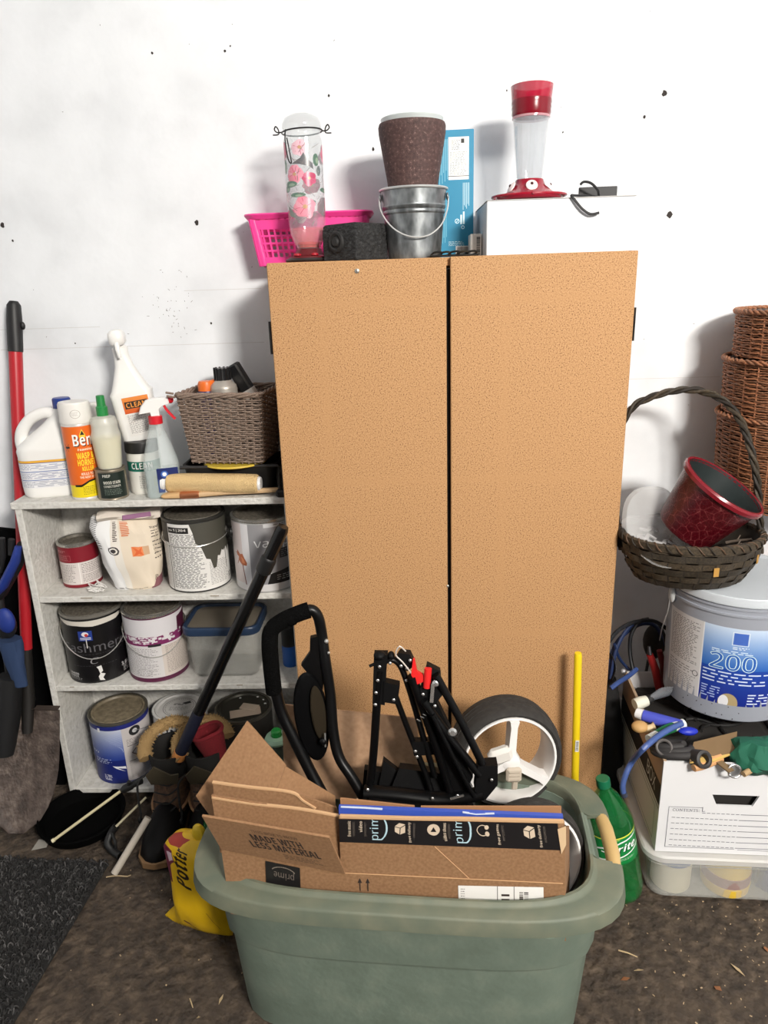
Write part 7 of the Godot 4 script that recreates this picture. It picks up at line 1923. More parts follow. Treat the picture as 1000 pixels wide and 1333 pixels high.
func hampers() -> void:
	var willow := [grained(grain(noise(0.15, 4, 121), [[0.0, rgb(104, 60, 38)], [0.5, rgb(152, 98, 66)], [1.0, rgb(196, 144, 108)]], 256), 5.0, 0.6), grained(grain(noise(0.15, 4, 122), [[0.0, rgb(88, 56, 38)], [0.5, rgb(132, 90, 64)], [1.0, rgb(176, 132, 102)]], 256), 5.0, 0.6)]
	var names := ["brown wicker basket at the bottom of the stack of three beside the wall", "brown wicker basket in the middle of the stack of three beside the wall", "brown wicker basket on top of the stack of three beside the wall"]
	var spec := [[0.838, 0.214, 0.152, 0.163], [1.0545, 0.124, 0.156, 0.161], [1.181, 0.103, 0.144, 0.147]]
	for b in 3:
		var y0: float = spec[b][0]; var h: float = spec[b][1]; var r0: float = spec[b][2]; var r1: float = spec[b][3]
		var o := thing("wicker_basket", names[b], "basket", Vector3(0.904, y0, -0.128), Vector3(0, 20.0 * b, 0), "stacked wicker baskets")
		var stakes := 30
		var rows := int(h / 0.0056)
		for half in 2:
			var weave := G.new()
			for i in rows:
				if i % 2 != half:
					continue
				var f := (i + 0.5) / rows
				var pts := []
				var n := stakes * 4
				for j in n + 1:
					var t := TAU * j / n
					var r := lerpf(r0, r1, f) + 0.0019 * sin(t * stakes / 2.0 + PI * (i % 2)) + rng.randf_range(-0.0005, 0.0005)
					pts.push_back(Vector3(cos(t) * r, f * (h - 0.01) + rng.randf_range(-0.0013, 0.0013), sin(t) * r))
				pts[n] = pts[0]
				weave.tube(pts, rng.randf_range(0.0017, 0.0025), 5, false)
			part(o, "willow_weave", weave, willow[half], 70).set_meta("kind", "stuff")
		for j in stakes:
			var t := TAU * (j + 0.0) / stakes
			part(o, "stake", G.new().tube([Vector3(cos(t) * r0, 0, sin(t) * r0), Vector3(cos(t) * r1, h - 0.004, sin(t) * r1)], 0.0022, 6), willow[0], 70)
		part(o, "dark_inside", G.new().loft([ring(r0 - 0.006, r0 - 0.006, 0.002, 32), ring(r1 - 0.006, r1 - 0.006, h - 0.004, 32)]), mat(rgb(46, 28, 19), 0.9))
		for s in 3:
			var pts := []
			for i in 161:
				var t := TAU * i / 160
				var w := t * 20 + TAU * s / 3
				pts.push_back(Vector3(cos(t) * (r1 + 0.002 + 0.004 * cos(w)), h - 0.003 + 0.0038 * sin(w), sin(t) * (r1 + 0.002 + 0.004 * cos(w))))
			part(o, "rim_braid", G.new().tube(pts, 0.0032, 6, false), willow[s % 2], 70)
		if b < 2:
			for a in [188.0, 200.0]:
				var d := Vector3(cos(deg_to_rad(a - 20.0 * b)), 0, -sin(deg_to_rad(a - 20.0 * b)))
				part(o, "loose_end", G.new().tube([d * r1 + Vector3(0, h - 0.002, 0), d * (r1 + 0.022) + Vector3(0, h + 0.002, 0)], 0.0022, 6), willow[1])
	# what they stand on
	var c := thing("white_storage_box", "white plastic storage box with a pale teal lid under the wicker baskets", "box", Vector3(1.03, 0.665, -0.222))
	part(c, "box", G.new().loft([rrect(0.32, 0.13, 0.012, 0.0), rrect(0.34, 0.144, 0.014, 0.14), rrect(0.34, 0.144, 0.014, 0.142)]), mat(rgb(220, 218, 220), 0.4))
	part(c, "lid", G.new().loft([rrect(0.344, 0.146, 0.014, 0.143), rrect(0.352, 0.15, 0.016, 0.145), rrect(0.352, 0.15, 0.016, 0.162), rrect(0.34, 0.14, 0.014, 0.172)]), mat(rgb(206, 224, 224), 0.4), 40, "pale teal lid")
	part(c, "latch", G.new().box(Vector3(-0.06, 0.145, 0.0755), Vector3(0.04, 0.03, 0.006), 0.002), mat(rgb(150, 160, 168), 0.4))
	var d2 := thing("brown_carton", "tall brown cardboard carton standing behind the grey pail under the white box", "box", Vector3(1.03, 0, -0.223))
	part(d2, "carton", G.new().box(Vector3(0, 0.332, 0), Vector3(0.35, 0.664, 0.14), 0.002), mat(rgb(170, 124, 88), 0.85))
	part(d2, "flap_edge", G.new().box(Vector3(0, 0.655, 0.0705), Vector3(0.35, 0.012, 0.002), 0.0005), mat(rgb(146, 100, 66), 0.85))


func soda_bottle(called: String, label: String, pos: Vector3, turn: Vector3, with_label: bool, size := 1.0) -> void:
	var o := thing(called, label, "bottle", pos, turn)
	o.scale = Vector3.ONE * size
	var green := pane(rgb(20, 120, 56), 0.42, 0.05)
	part(o, "bottle", G.new().lathe([Vector2(0, 0.004), Vector2(0.022, 0.0), Vector2(0.04, 0.003), Vector2(0.05, 0.014), Vector2(0.053, 0.03), Vector2(0.0515, 0.05), Vector2(0.0535, 0.056), Vector2(0.0515, 0.075), Vector2(0.0535, 0.081), Vector2(0.0515, 0.098), Vector2(0.0535, 0.104), Vector2(0.052, 0.12), Vector2(0.0515, 0.122), Vector2(0.0515, 0.194), Vector2(0.053, 0.197), Vector2(0.0505, 0.212), Vector2(0.042, 0.238), Vector2(0.029, 0.266), Vector2(0.0165, 0.284), Vector2(0.0135, 0.292), Vector2(0.0135, 0.302), Vector2(0.0, 0.303)], 36), green)
	part(o, "cap", G.new().lathe([Vector2(0, 0.293), Vector2(0.0145, 0.293), Vector2(0.0155, 0.295), Vector2(0.0155, 0.311), Vector2(0.014, 0.3135), Vector2(0, 0.3135)], 26), mat(rgb(20, 104, 70), 0.35), 40, "green screw cap")
	for k in 5:
		var t := TAU * k / 5
		part(o, "foot_lobe", G.new().ball(Vector3(cos(t) * 0.032, 0.01, sin(t) * 0.032), Vector3(0.014, 0.0095, 0.014), 10, 6), green)
	if with_label:
		var p := printed(560, 280, rgb(18, 128, 62))
		p.rect(0, 0, 560, 12, rgb(226, 226, 80)).rect(0, 268, 560, 12, rgb(14, 100, 50))
		p.poly(PackedVector2Array([Vector2(150, 120), Vector2(300, 44), Vector2(420, 30), Vector2(420, 42), Vector2(300, 58), Vector2(150, 136)]), rgb(236, 240, 236))
		p.text("Sprite", 186, 84, 200, 92, rgb(14, 70, 40), true, 0, "Droid Sans", 0.25).text("Sprite", 180, 78, 200, 92, rgb(244, 246, 244), true, 0, "Droid Sans", 0.25)
		p.poly(PackedVector2Array([Vector2(150, 230), Vector2(260, 200), Vector2(430, 150), Vector2(430, 162), Vector2(260, 212), Vector2(150, 244)]), rgb(236, 240, 236))
		p.small(280, 216, 90, 24, 8, 3, rgb(200, 226, 200), 3).small(210, 20, 90, 14, 14, 5, rgb(196, 226, 120), 4)
		p.rect(40, 120, 70, 130, rgb(226, 230, 226)).bars(46, 126, 58, 118, rgb(20, 60, 40), 5, true).small(40, 30, 80, 70, 9, 3, rgb(170, 214, 180), 6)
		around(o, "label", 0.0523, 0.0523, 0.122, 0.194, -140, 120, picture(p.tex(), 0.3), "green wrap label with white lettering")


func black_bag() -> void:
	var o := thing("black_bag", "slumped black fabric bag between the cabinet and the file box", "bag", Vector3(0.515, 0, -0.12))
	var rr := []
	var n := noise(12.0, 3, 36)
	for i in 10:
		var f := i / 9.0
		var r := ring(0.052 - 0.02 * f * f, 0.1 - 0.045 * f, f * 0.36, 30, 2.6)
		for k in r.size():
			var w := 1.0 + 0.12 * n.get_noise_3d(r[k].x * 2, r[k].y, r[k].z)
			r[k] = Vector3(r[k].x * w - 0.012 * f, r[k].y, r[k].z * w)
		rr.push_back(r)
	part(o, "bag", G.new().loft(rr), mat(rgb(20, 19, 20), 0.8), 40)
	part(o, "strap", G.new().strip(smooth([Vector3(-0.01, 0.35, 0.03), Vector3(0.01, 0.4, 0.02), Vector3(0.0, 0.42, -0.01), Vector3(-0.012, 0.36, -0.03)], 5), 0.016, 0.002, Vector3(1, 0, 0)), mat(rgb(26, 25, 27), 0.7))


func hose_and_pliers() -> void:
	var o := thing("blue_cable_coil", "coil of dark blue cable hanging between the cabinet and the grey pail", "cable")
	var navy := mat(rgb(30, 46, 84), 0.4)
	var dark := mat(rgb(22, 24, 30), 0.5)
	var paths := [
		[Vector3(0.522, 0.321, -0.1), Vector3(0.515, 0.389, -0.12), Vector3(0.531, 0.441, -0.14), Vector3(0.564, 0.47, -0.16), Vector3(0.608, 0.491, -0.17), Vector3(0.647, 0.481, -0.17), Vector3(0.669, 0.427, -0.17)],
		[Vector3(0.504, 0.478, -0.1), Vector3(0.533, 0.5, -0.12), Vector3(0.577, 0.511, -0.14), Vector3(0.628, 0.509, -0.15), Vector3(0.669, 0.481, -0.16)],
		[Vector3(0.515, 0.369, -0.1), Vector3(0.528, 0.434, -0.12), Vector3(0.552, 0.476, -0.14), Vector3(0.577, 0.501, -0.15)],
		[Vector3(0.577, 0.383, -0.12), Vector3(0.572, 0.426, -0.14), Vector3(0.575, 0.47, -0.15), Vector3(0.596, 0.501, -0.16), Vector3(0.621, 0.509, -0.16)],
		[Vector3(0.524, 0.46, -0.12), Vector3(0.542, 0.414, -0.13), Vector3(0.571, 0.376, -0.14), Vector3(0.601, 0.353, -0.14)],
	]
	for i in paths.size():
		part(o, "cable", G.new().tube(smooth(paths[i], 5), 0.0052 if i != 4 else 0.004, 8), navy if i % 2 == 0 else dark)
	part(o, "cable", G.new().tube(smooth([Vector3(0.492, 0.391, -0.02), Vector3(0.514, 0.402, -0.03), Vector3(0.543, 0.407, -0.05), Vector3(0.569, 0.415, -0.07)], 5), 0.0062, 8), mat(rgb(52, 74, 128), 0.4))
	part(o, "plug", G.new().ball(Vector3(0.543, 0.397, -0.09), Vector3(0.008, 0.007, 0.007), 10, 6), mat(rgb(176, 176, 180), 0.4, 0.4))
	part(o, "bundle", G.new().ball(Vector3(0.652, 0.428, -0.19), Vector3(0.03, 0.05, 0.03), 14, 8), mat(rgb(18, 18, 20), 0.7))
	part(o, "hanging_cord", G.new().tube([Vector3(0.635, 0.404, -0.17), Vector3(0.619, 0.323, -0.15), Vector3(0.599, 0.249, -0.12)], 0.004, 7), dark)
	var p := thing("red_pliers", "tool with a dark red grip standing up against the grey pail", "pliers")
	var a: Vector3 = Vector3(0.637, 0.328, -0.06); var b: Vector3 = Vector3(0.612, 0.418, -0.06); var c: Vector3 = Vector3(0.595, 0.461, -0.06)
	part(p, "grip", G.new().tube([a, a.lerp(b, 0.5), b, c], [0.008, 0.0105, 0.0105, 0.0085], 12), mat(rgb(136, 22, 22), 0.5))
	part(p, "second_grip", G.new().tube([a + Vector3(0.01, 0, -0.02), b + Vector3(0.026, 0.004, -0.02), c + Vector3(0.03, 0.0, -0.02)], [0.007, 0.009, 0.007], 12), mat(rgb(110, 18, 20), 0.5))
	part(p, "steel_tip", G.new().tube([c, c + Vector3(-0.001, 0.02, -0.006)], [0.006, 0.004], 10), mat(rgb(70, 70, 74), 0.4, 0.7))


# ---------------------------------------------------------------- the floor at the left
func left_floor() -> void:
	shovel()
	blue_bundle()
	boots()
	long_pole()
	red_cuff()
	wands()
	door_mat()
	yellow_bag()
	green_jugs()


func shovel() -> void:
	var o := thing("shovel", "long red handled shovel with a worn scoop blade, leaning left of the shelf unit", "shovel")
	var top: Vector3 = Vector3(-0.97, 1.352, -0.275); var neck: Vector3 = Vector3(-1.039, 0.32, -0.11)
	var grip := top.lerp(neck, 0.115)
	var redend := top.lerp(neck, 0.86)
	var red := mat(rgb(176, 30, 40), 0.35)
	part(o, "shaft", G.new().tube([grip, redend], [0.0165, 0.0145], 16), red, 40, "red tubular shaft")
	part(o, "grip", G.new().tube([top, top.lerp(grip, 0.08), top.lerp(grip, 0.4), grip, grip.lerp(redend, 0.004)], [0.010, 0.0165, 0.0185, 0.0182, 0.0175], 16), mat(rgb(22, 22, 24), 0.5), 40, "black end grip")
	part(o, "hanging_tab", G.new().ball(top.lerp(grip, 0.5) + Vector3(0.021, 0, 0), Vector3(0.006, 0.010, 0.006), 10, 6), mat(rgb(22, 22, 24), 0.5))
	part(o, "socket", G.new().tube([redend, redend.lerp(neck, 0.5), neck, neck + Vector3(-0.002, -0.08, 0.03)], [0.0135, 0.015, 0.017, 0.013], 14), mat(rgb(30, 27, 25), 0.6, 0.2))
	# the blade: a scooped sheet with turned-up sides and a rounded tip
	var rings := []
	var b0: Vector3 = neck + Vector3(-0.005, -0.02, 0.01)
	var b1 := Vector3(-1.052, 0.004, 0.03)
	for i in 11:
		var t := i / 10.0
		var c := b0.lerp(b1, t)
		var hw := 0.103 * (1.0 if t < 0.35 else sqrt(maxf(0.02, 1.0 - pow((t - 0.35) / 0.66, 2.4))))
		var up := PackedVector3Array()
		var lo := PackedVector3Array()
		for j in 13:
			var s := j / 12.0 * 2.0 - 1.0
			var sag := 0.022 * (1.0 - t * 0.5) * s * s - 0.010 * exp(-s * s * 14.0) * (1.0 - t)
			var p := c + Vector3(s * hw, 0.01 * s * s, sag + 0.016 * sin(PI * t) * -0.6)
			up.push_back(p)
			lo.push_back(p + Vector3(0, -0.001, -0.0028))
		lo.reverse()
		up.append_array(lo)
		rings.push_back(up)
	part(o, "blade", G.new().loft(rings), grained(grain(noise(0.03, 5, 131), [[0.0, rgb(44, 36, 32)], [0.45, rgb(78, 66, 60)], [0.75, rgb(104, 92, 84)], [1.0, rgb(150, 136, 124)]], 256), 3.5, 0.6, bumps(noise(0.1, 4, 7), 256, 5.0), 0.6), 40, "dull scratched steel blade")
	for s in [-1, 1]:
		part(o, "foot_tread", G.new().strip([b0 + Vector3(s * 0.028, 0.006, 0.002), b0 + Vector3(s * 0.1, 0.014, 0.018)], 0.014, 0.003, Vector3(0, 1, 0.3)), mat(rgb(70, 60, 54), 0.6, 0.3))


func blue_bundle() -> void:
	var o := thing("folded_chair", "folded blue and black padded camp chair at the picture's left edge", "camp chair")
	var blue := mat(rgb(26, 50, 130), 0.6)
	var black := mat(rgb(20, 20, 22), 0.6)
	part(o, "pole", G.new().tube([Vector3(-1.085, 0.0, -0.08), Vector3(-1.06, 0.78, -0.13)], 0.011, 10), black)
	part(o, "arm_back", G.new().tube([Vector3(-0.973, 0.769, -0.115), Vector3(-0.999, 0.713, -0.115), Vector3(-1.054, 0.635, -0.115), Vector3(-1.083, 0.614, -0.115)], [0.02, 0.023, 0.023, 0.02], 14, true, 0.6), black)
	part(o, "arm_pad", G.new().tube([Vector3(-0.974, 0.77, -0.095), Vector3(-0.986, 0.733, -0.09), Vector3(-1.03, 0.667, -0.09), Vector3(-1.06, 0.64, -0.09)], [0.012, 0.0175, 0.0185, 0.016], 14, true, 0.6), blue, 40, "blue arm pad")
	part(o, "folded_back", slab(G.new(), [Vector3(-1.34, 0.0, -0.17), Vector3(-1.02, 0.0, -0.17), Vector3(-0.985, 0.42, -0.235), Vector3(-1.0, 0.66, -0.262), Vector3(-1.06, 0.75, -0.27), Vector3(-1.34, 0.79, -0.275)], 0.02), mat(rgb(7, 7, 8), 0.9, 0.0, 0.15), 40, "black fabric back")
	part(o, "strap_end", G.new().tube([Vector3(-0.991, 0.787, -0.1), Vector3(-1.001, 0.746, -0.1)], [0.008, 0.0065], 10), black)
	part(o, "strap_end", G.new().tube([Vector3(-1.015, 0.791, -0.1), Vector3(-1.023, 0.742, -0.1), Vector3(-1.038, 0.699, -0.1)], [0.008, 0.009, 0.006], 10), black)
	part(o, "pad_edge", G.new().ball(Vector3(-1.055, 0.553, -0.105), Vector3(0.029, 0.042, 0.018), 18, 10), black)
	part(o, "round_pad", G.new().ball(Vector3(-1.042, 0.569, -0.09), Vector3(0.023, 0.035, 0.016), 18, 10), blue, 40, "round blue pad")
	var rr := []
	var n := noise(26.0, 2, 46)
	for i in 8:
		var f := i / 7.0
		var c: Vector3 = (Vector3(-1.05, 0.511, -0.1)).lerp(Vector3(-1.032, 0.386, -0.08), f)
		var r := ring(0.03 - 0.012 * f, 0.024 - 0.01 * f, 0.0, 24)
		for k in r.size():
			r[k] = r[k] * (1.0 + 0.2 * n.get_noise_3d(r[k].x * 2, f * 0.05, r[k].z * 2)) + c
		rr.push_back(r)
	part(o, "fabric_sleeve", G.new().loft(rr), mat(rgb(34, 54, 88), 0.85), 40, "faded blue fabric")
	part(o, "lower_fabric", G.new().tube([Vector3(-1.06, 0.408, -0.09), Vector3(-1.085, 0.298, -0.08), Vector3(-1.107, 0.192, -0.06)], [0.03, 0.034, 0.03], 14), black)


func boots() -> void:
	var a := make_boot("winter_boot", "black and brown winter boot with a shaggy tan cuff, the pole standing in it")
	a.position = Vector3(-0.65, 0, 0.005)
	a.rotation_degrees = Vector3(0, 2, 0)
	var b := make_boot("winter_boot", "second winter boot half hidden behind the tote and the first boot")
	b.position = Vector3(-0.548, 0, 0.0)
	b.rotation_degrees = Vector3(0, 12, 0)


func _boot_ring(z: float, w: float, h: float, n := 24) -> PackedVector3Array:
	var r := PackedVector3Array()
	for i in n:
		var t := TAU * i / n
		var s := sin(t)
		r.push_back(Vector3(cos(t) * w, 0.026 + (s * h if s > 0.0 else s * 0.004), z))
	return r


func make_boot(called: String, label: String) -> Node3D:
	var o := thing(called, label, "boot", Vector3.ZERO, Vector3.ZERO, "pair of winter boots")
	var rubber := mat(rgb(12, 11, 11), 0.5, 0.0, 0.3)
	var leather := grained(grain(noise(0.08, 4, 141), [[0.0, rgb(46, 30, 20)], [0.5, rgb(78, 54, 36)], [1.0, rgb(108, 78, 54)]], 128), 8.0, 0.7, bumps(noise(0.15, 3, 3), 128, 5.0), 0.5)
	var outline := PackedVector2Array()
	for q in [[0.0, 0.152], [0.028, 0.146], [0.044, 0.124], [0.05, 0.09], [0.049, 0.05], [0.042, 0.0], [0.038, -0.05], [0.04, -0.09], [0.034, -0.122], [0.0, -0.136]]:
		outline.push_back(Vector2(q[0], q[1]))
	for i in range(8, 0, -1):
		outline.push_back(Vector2(-outline[i].x, outline[i].y))
	var rings := []
	for e in [[0.0, 0.98], [0.010, 1.03], [0.012, 1.03]]:
		var r := PackedVector3Array()
		for q in outline:
			r.push_back(Vector3(q.x * e[1], e[0], q.y * e[1]))
		rings.push_back(r)
	part(o, "sole", G.new().loft(rings), mat(rgb(16, 15, 15), 0.7))
	rings = []
	for e in [[0.012, 1.03], [0.030, 1.03], [0.032, 0.99]]:
		var r := PackedVector3Array()
		for q in outline:
			r.push_back(Vector3(q.x * e[1], e[0], q.y * e[1]))
		rings.push_back(r)
	part(o, "welt", G.new().loft(rings), mat(rgb(128, 98, 66), 0.6), 40, "tan rubber band above the sole")
	part(o, "toe_shell", G.new().loft([_boot_ring(-0.13, 0.012, 0.04), _boot_ring(-0.12, 0.032, 0.066), _boot_ring(-0.08, 0.040, 0.08), _boot_ring(-0.02, 0.041, 0.09), _boot_ring(0.04, 0.048, 0.086), _boot_ring(0.09, 0.049, 0.066), _boot_ring(0.125, 0.042, 0.05), _boot_ring(0.146, 0.022, 0.03), _boot_ring(0.152, 0.006, 0.012)]), rubber, 50, "black rubber foot")
	# leather upper rising to the shaft
	var up := []
	for e in [[0.06, 0.043, 0.08, -0.035], [0.09, 0.045, 0.078, -0.042], [0.115, 0.045, 0.068, -0.052], [0.14, 0.046, 0.06, -0.062], [0.165, 0.048, 0.058, -0.066]]:
		var r := ring(e[1], e[2], e[0], 28, 2.3)
		for k in r.size():
			r[k].z += e[3]
		up.push_back(r)
	part(o, "leather_upper", G.new().loft(up), leather, 50, "brown leather upper")
	var sh := []
	for e in [[0.15, 0.047, 0.058, -0.066], [0.19, 0.05, 0.06, -0.07], [0.225, 0.055, 0.063, -0.072], [0.24, 0.057, 0.064, -0.073], [0.24, 0.052, 0.059, -0.073], [0.18, 0.044, 0.05, -0.07], [0.12, 0.036, 0.044, -0.06]]:
		var r := ring(e[1], e[2], e[0], 28, 2.2)
		for k in r.size():
			r[k].z += e[3]
		sh.push_back(r)
	part(o, "shaft", G.new().loft(sh), mat(rgb(26, 24, 22), 0.85), 50, "black fabric shaft")
	part(o, "tan_piping", G.new().tube(arc(Vector3(0, 0.088, -0.04), Vector3(0.0475, 0, 0), Vector3(0, -0.008, 0.082), -10, 190, 18), 0.0045, 8), mat(rgb(140, 104, 72), 0.7), 40, "tan piping at the rubber foot")
	# tongue folded out at the front
	part(o, "tongue", slab(G.new(), [Vector3(-0.036, 0.165, 0.004), Vector3(0.034, 0.165, 0.004), Vector3(0.042, 0.21, 0.016), Vector3(0.02, 0.204, 0.012), Vector3(0.004, 0.218, 0.014), Vector3(-0.02, 0.236, 0.014), Vector3(-0.044, 0.205, 0.012)], 0.004), mat(rgb(64, 56, 40), 0.8), 40, "olive tongue")
	# shaggy cuff: a lumpy roll with tufts
	var nn := noise(60.0, 2, 56)
	var pile := G.new()
	var path := []
	for i in 25:
		var t := deg_to_rad(lerpf(5, 214, i / 24.0))
		path.push_back(Vector3(cos(t) * 0.066, 0.236 + 0.042 * sin(t * 0.8 + 0.4), -0.072 - sin(t) * 0.066))
	var radii := []
	for i in 25:
		radii.push_back(0.0172 + 0.003 * nn.get_noise_1d(i * 2.0))
	pile.tube(path, radii, 12)
	part(o, "fleece_cuff", pile, mat(rgb(150, 122, 80), 0.95), 60, "tan fleece cuff")
	var tufts := G.new()
	var r2 := RandomNumberGenerator.new(); r2.seed = 5
	for i in 900:
		var k := r2.randi_range(0, 23)
		var c: Vector3 = path[k].lerp(path[k + 1], r2.randf())
		var d: Vector3 = (path[k + 1] - path[k]).normalized()
		var n := d.cross(Vector3(r2.randfn(), r2.randfn(), r2.randfn())).normalized()
		var s := d.cross(n) * 0.0016
		var p0 := c + n * 0.0162
		var p1 := c + n * r2.randf_range(0.0195, 0.0235) + Vector3(r2.randfn(0, 0.002), r2.randfn(0, 0.002) - 0.001, r2.randfn(0, 0.002))
		tufts.tri(p0 - s, p1, p0 + s)
		tufts.tri(p0 - d * 0.0016, p1, p0 + d * 0.0016)
	part(o, "fleece_tufts", tufts, mat(rgb(166, 138, 94), 0.95), 20).set_meta("kind", "stuff")
	o.scale = Vector3(1, 0.85, 1)
	# laces over the instep
	for i in 4:
		var y := 0.098 + i * 0.02
		var z := 0.042 - i * 0.014
		part(o, "lace", G.new().tube(smooth([Vector3(-0.03, y, z - 0.01), Vector3(-0.012, y + 0.006, z + 0.003), Vector3(0.012, y + 0.002, z + 0.004), Vector3(0.03, y + 0.01, z - 0.012)], 3), 0.0022, 6), mat(rgb(24, 22, 20), 0.8))
	part(o, "hanging_lace", G.new().tube(smooth([Vector3(-0.044, 0.2, 0.0), Vector3(-0.062, 0.19, 0.02), Vector3(-0.064, 0.14, 0.03), Vector3(-0.062, 0.09, 0.034), Vector3(-0.066, 0.07, 0.036)], 4), 0.003, 7), mat(rgb(20, 19, 18), 0.8))
	part(o, "lace_toggle", G.new().ball(Vector3(-0.066, 0.066, 0.036), Vector3(0.006, 0.011, 0.006), 10, 6), mat(rgb(16, 16, 16), 0.5))
	return o


func long_pole() -> void:
	var o := thing("extension_pole", "long black extension pole leaning from the boot to the cabinet's left edge", "pole")
	var a: Vector3 = Vector3(-0.289, 0.839, 0.024); var b: Vector3 = Vector3(-0.613, 0.208, -0.03)
	var d := (b - a).normalized()
	var black := mat(rgb(14, 14, 15), 0.22)
	var len := a.distance_to(b)
	part(o, "upper_tube", G.new().tube([a - d * 0.01, a, a + d * (len * 0.80)], [0.012, 0.0152, 0.0152], 16), black)
	part(o, "locking_collar", G.new().tube([a + d * 0.075, a + d * 0.08, a + d * 0.115, a + d * 0.12], [0.015, 0.0188, 0.0188, 0.015], 16), mat(rgb(20, 20, 21), 0.5))
	part(o, "blue_grip", G.new().tube([a + d * (len * 0.795), a + d * (len * 0.8), a + d * (len - 0.004)], [0.0152, 0.0162, 0.0162], 16), mat(rgb(22, 25, 42), 0.5), 40, "dark blue printed grip")
	part(o, "orange_ring", G.new().tube([a + d * (len - 0.005), a + d * (len + 0.018)], 0.0174, 16), mat(rgb(206, 136, 74), 0.5), 40, "orange ring")
	part(o, "lower_end", G.new().tube([a + d * (len + 0.018), a + d * (len + 0.14)], [0.0182, 0.017], 16), mat(rgb(17, 17, 18), 0.6))


func red_cuff() -> void:
	var o := thing("red_mitten", "dark red knitted mitten cuff stuffed upright into the second boot", "mitten", Vector3(-0.522, 0.151, -0.06), Vector3(4, 0, 6))
	var rr := []
	var n := noise(16.0, 3, 66)
	for e in [[0.0, 0.024], [0.03, 0.03], [0.06, 0.035], [0.088, 0.041], [0.108, 0.0425], [0.114, 0.041], [0.108, 0.037], [0.07, 0.03], [0.02, 0.022]]:
		var r := ring(e[1], e[1] * 0.8, e[0], 30)
		for k in r.size():
			r[k] = Vector3(r[k].x * (1.0 + 0.12 * n.get_noise_3d(r[k].x, e[0], r[k].z)) - 0.1 * e[0], r[k].y + 0.006 * sin(r[k].x * 60), r[k].z)
		rr.push_back(r)
	part(o, "knit", G.new().loft(rr), grained(grain(noise(0.2, 3, 151), [[0.0, rgb(88, 12, 20)], [1.0, rgb(132, 24, 34)]], 128), 8.0, 0.95), 50)
	var cuff := []
	for i in 25:
		var t := TAU * i / 24
		cuff.push_back(Vector3(cos(t) * 0.041 - 0.01, 0.108 + 0.006 * sin(cos(t) * 2.4), sin(t) * 0.033))
	part(o, "turned_edge", G.new().tube(cuff, 0.005, 8, false), mat(rgb(112, 18, 28), 0.95))


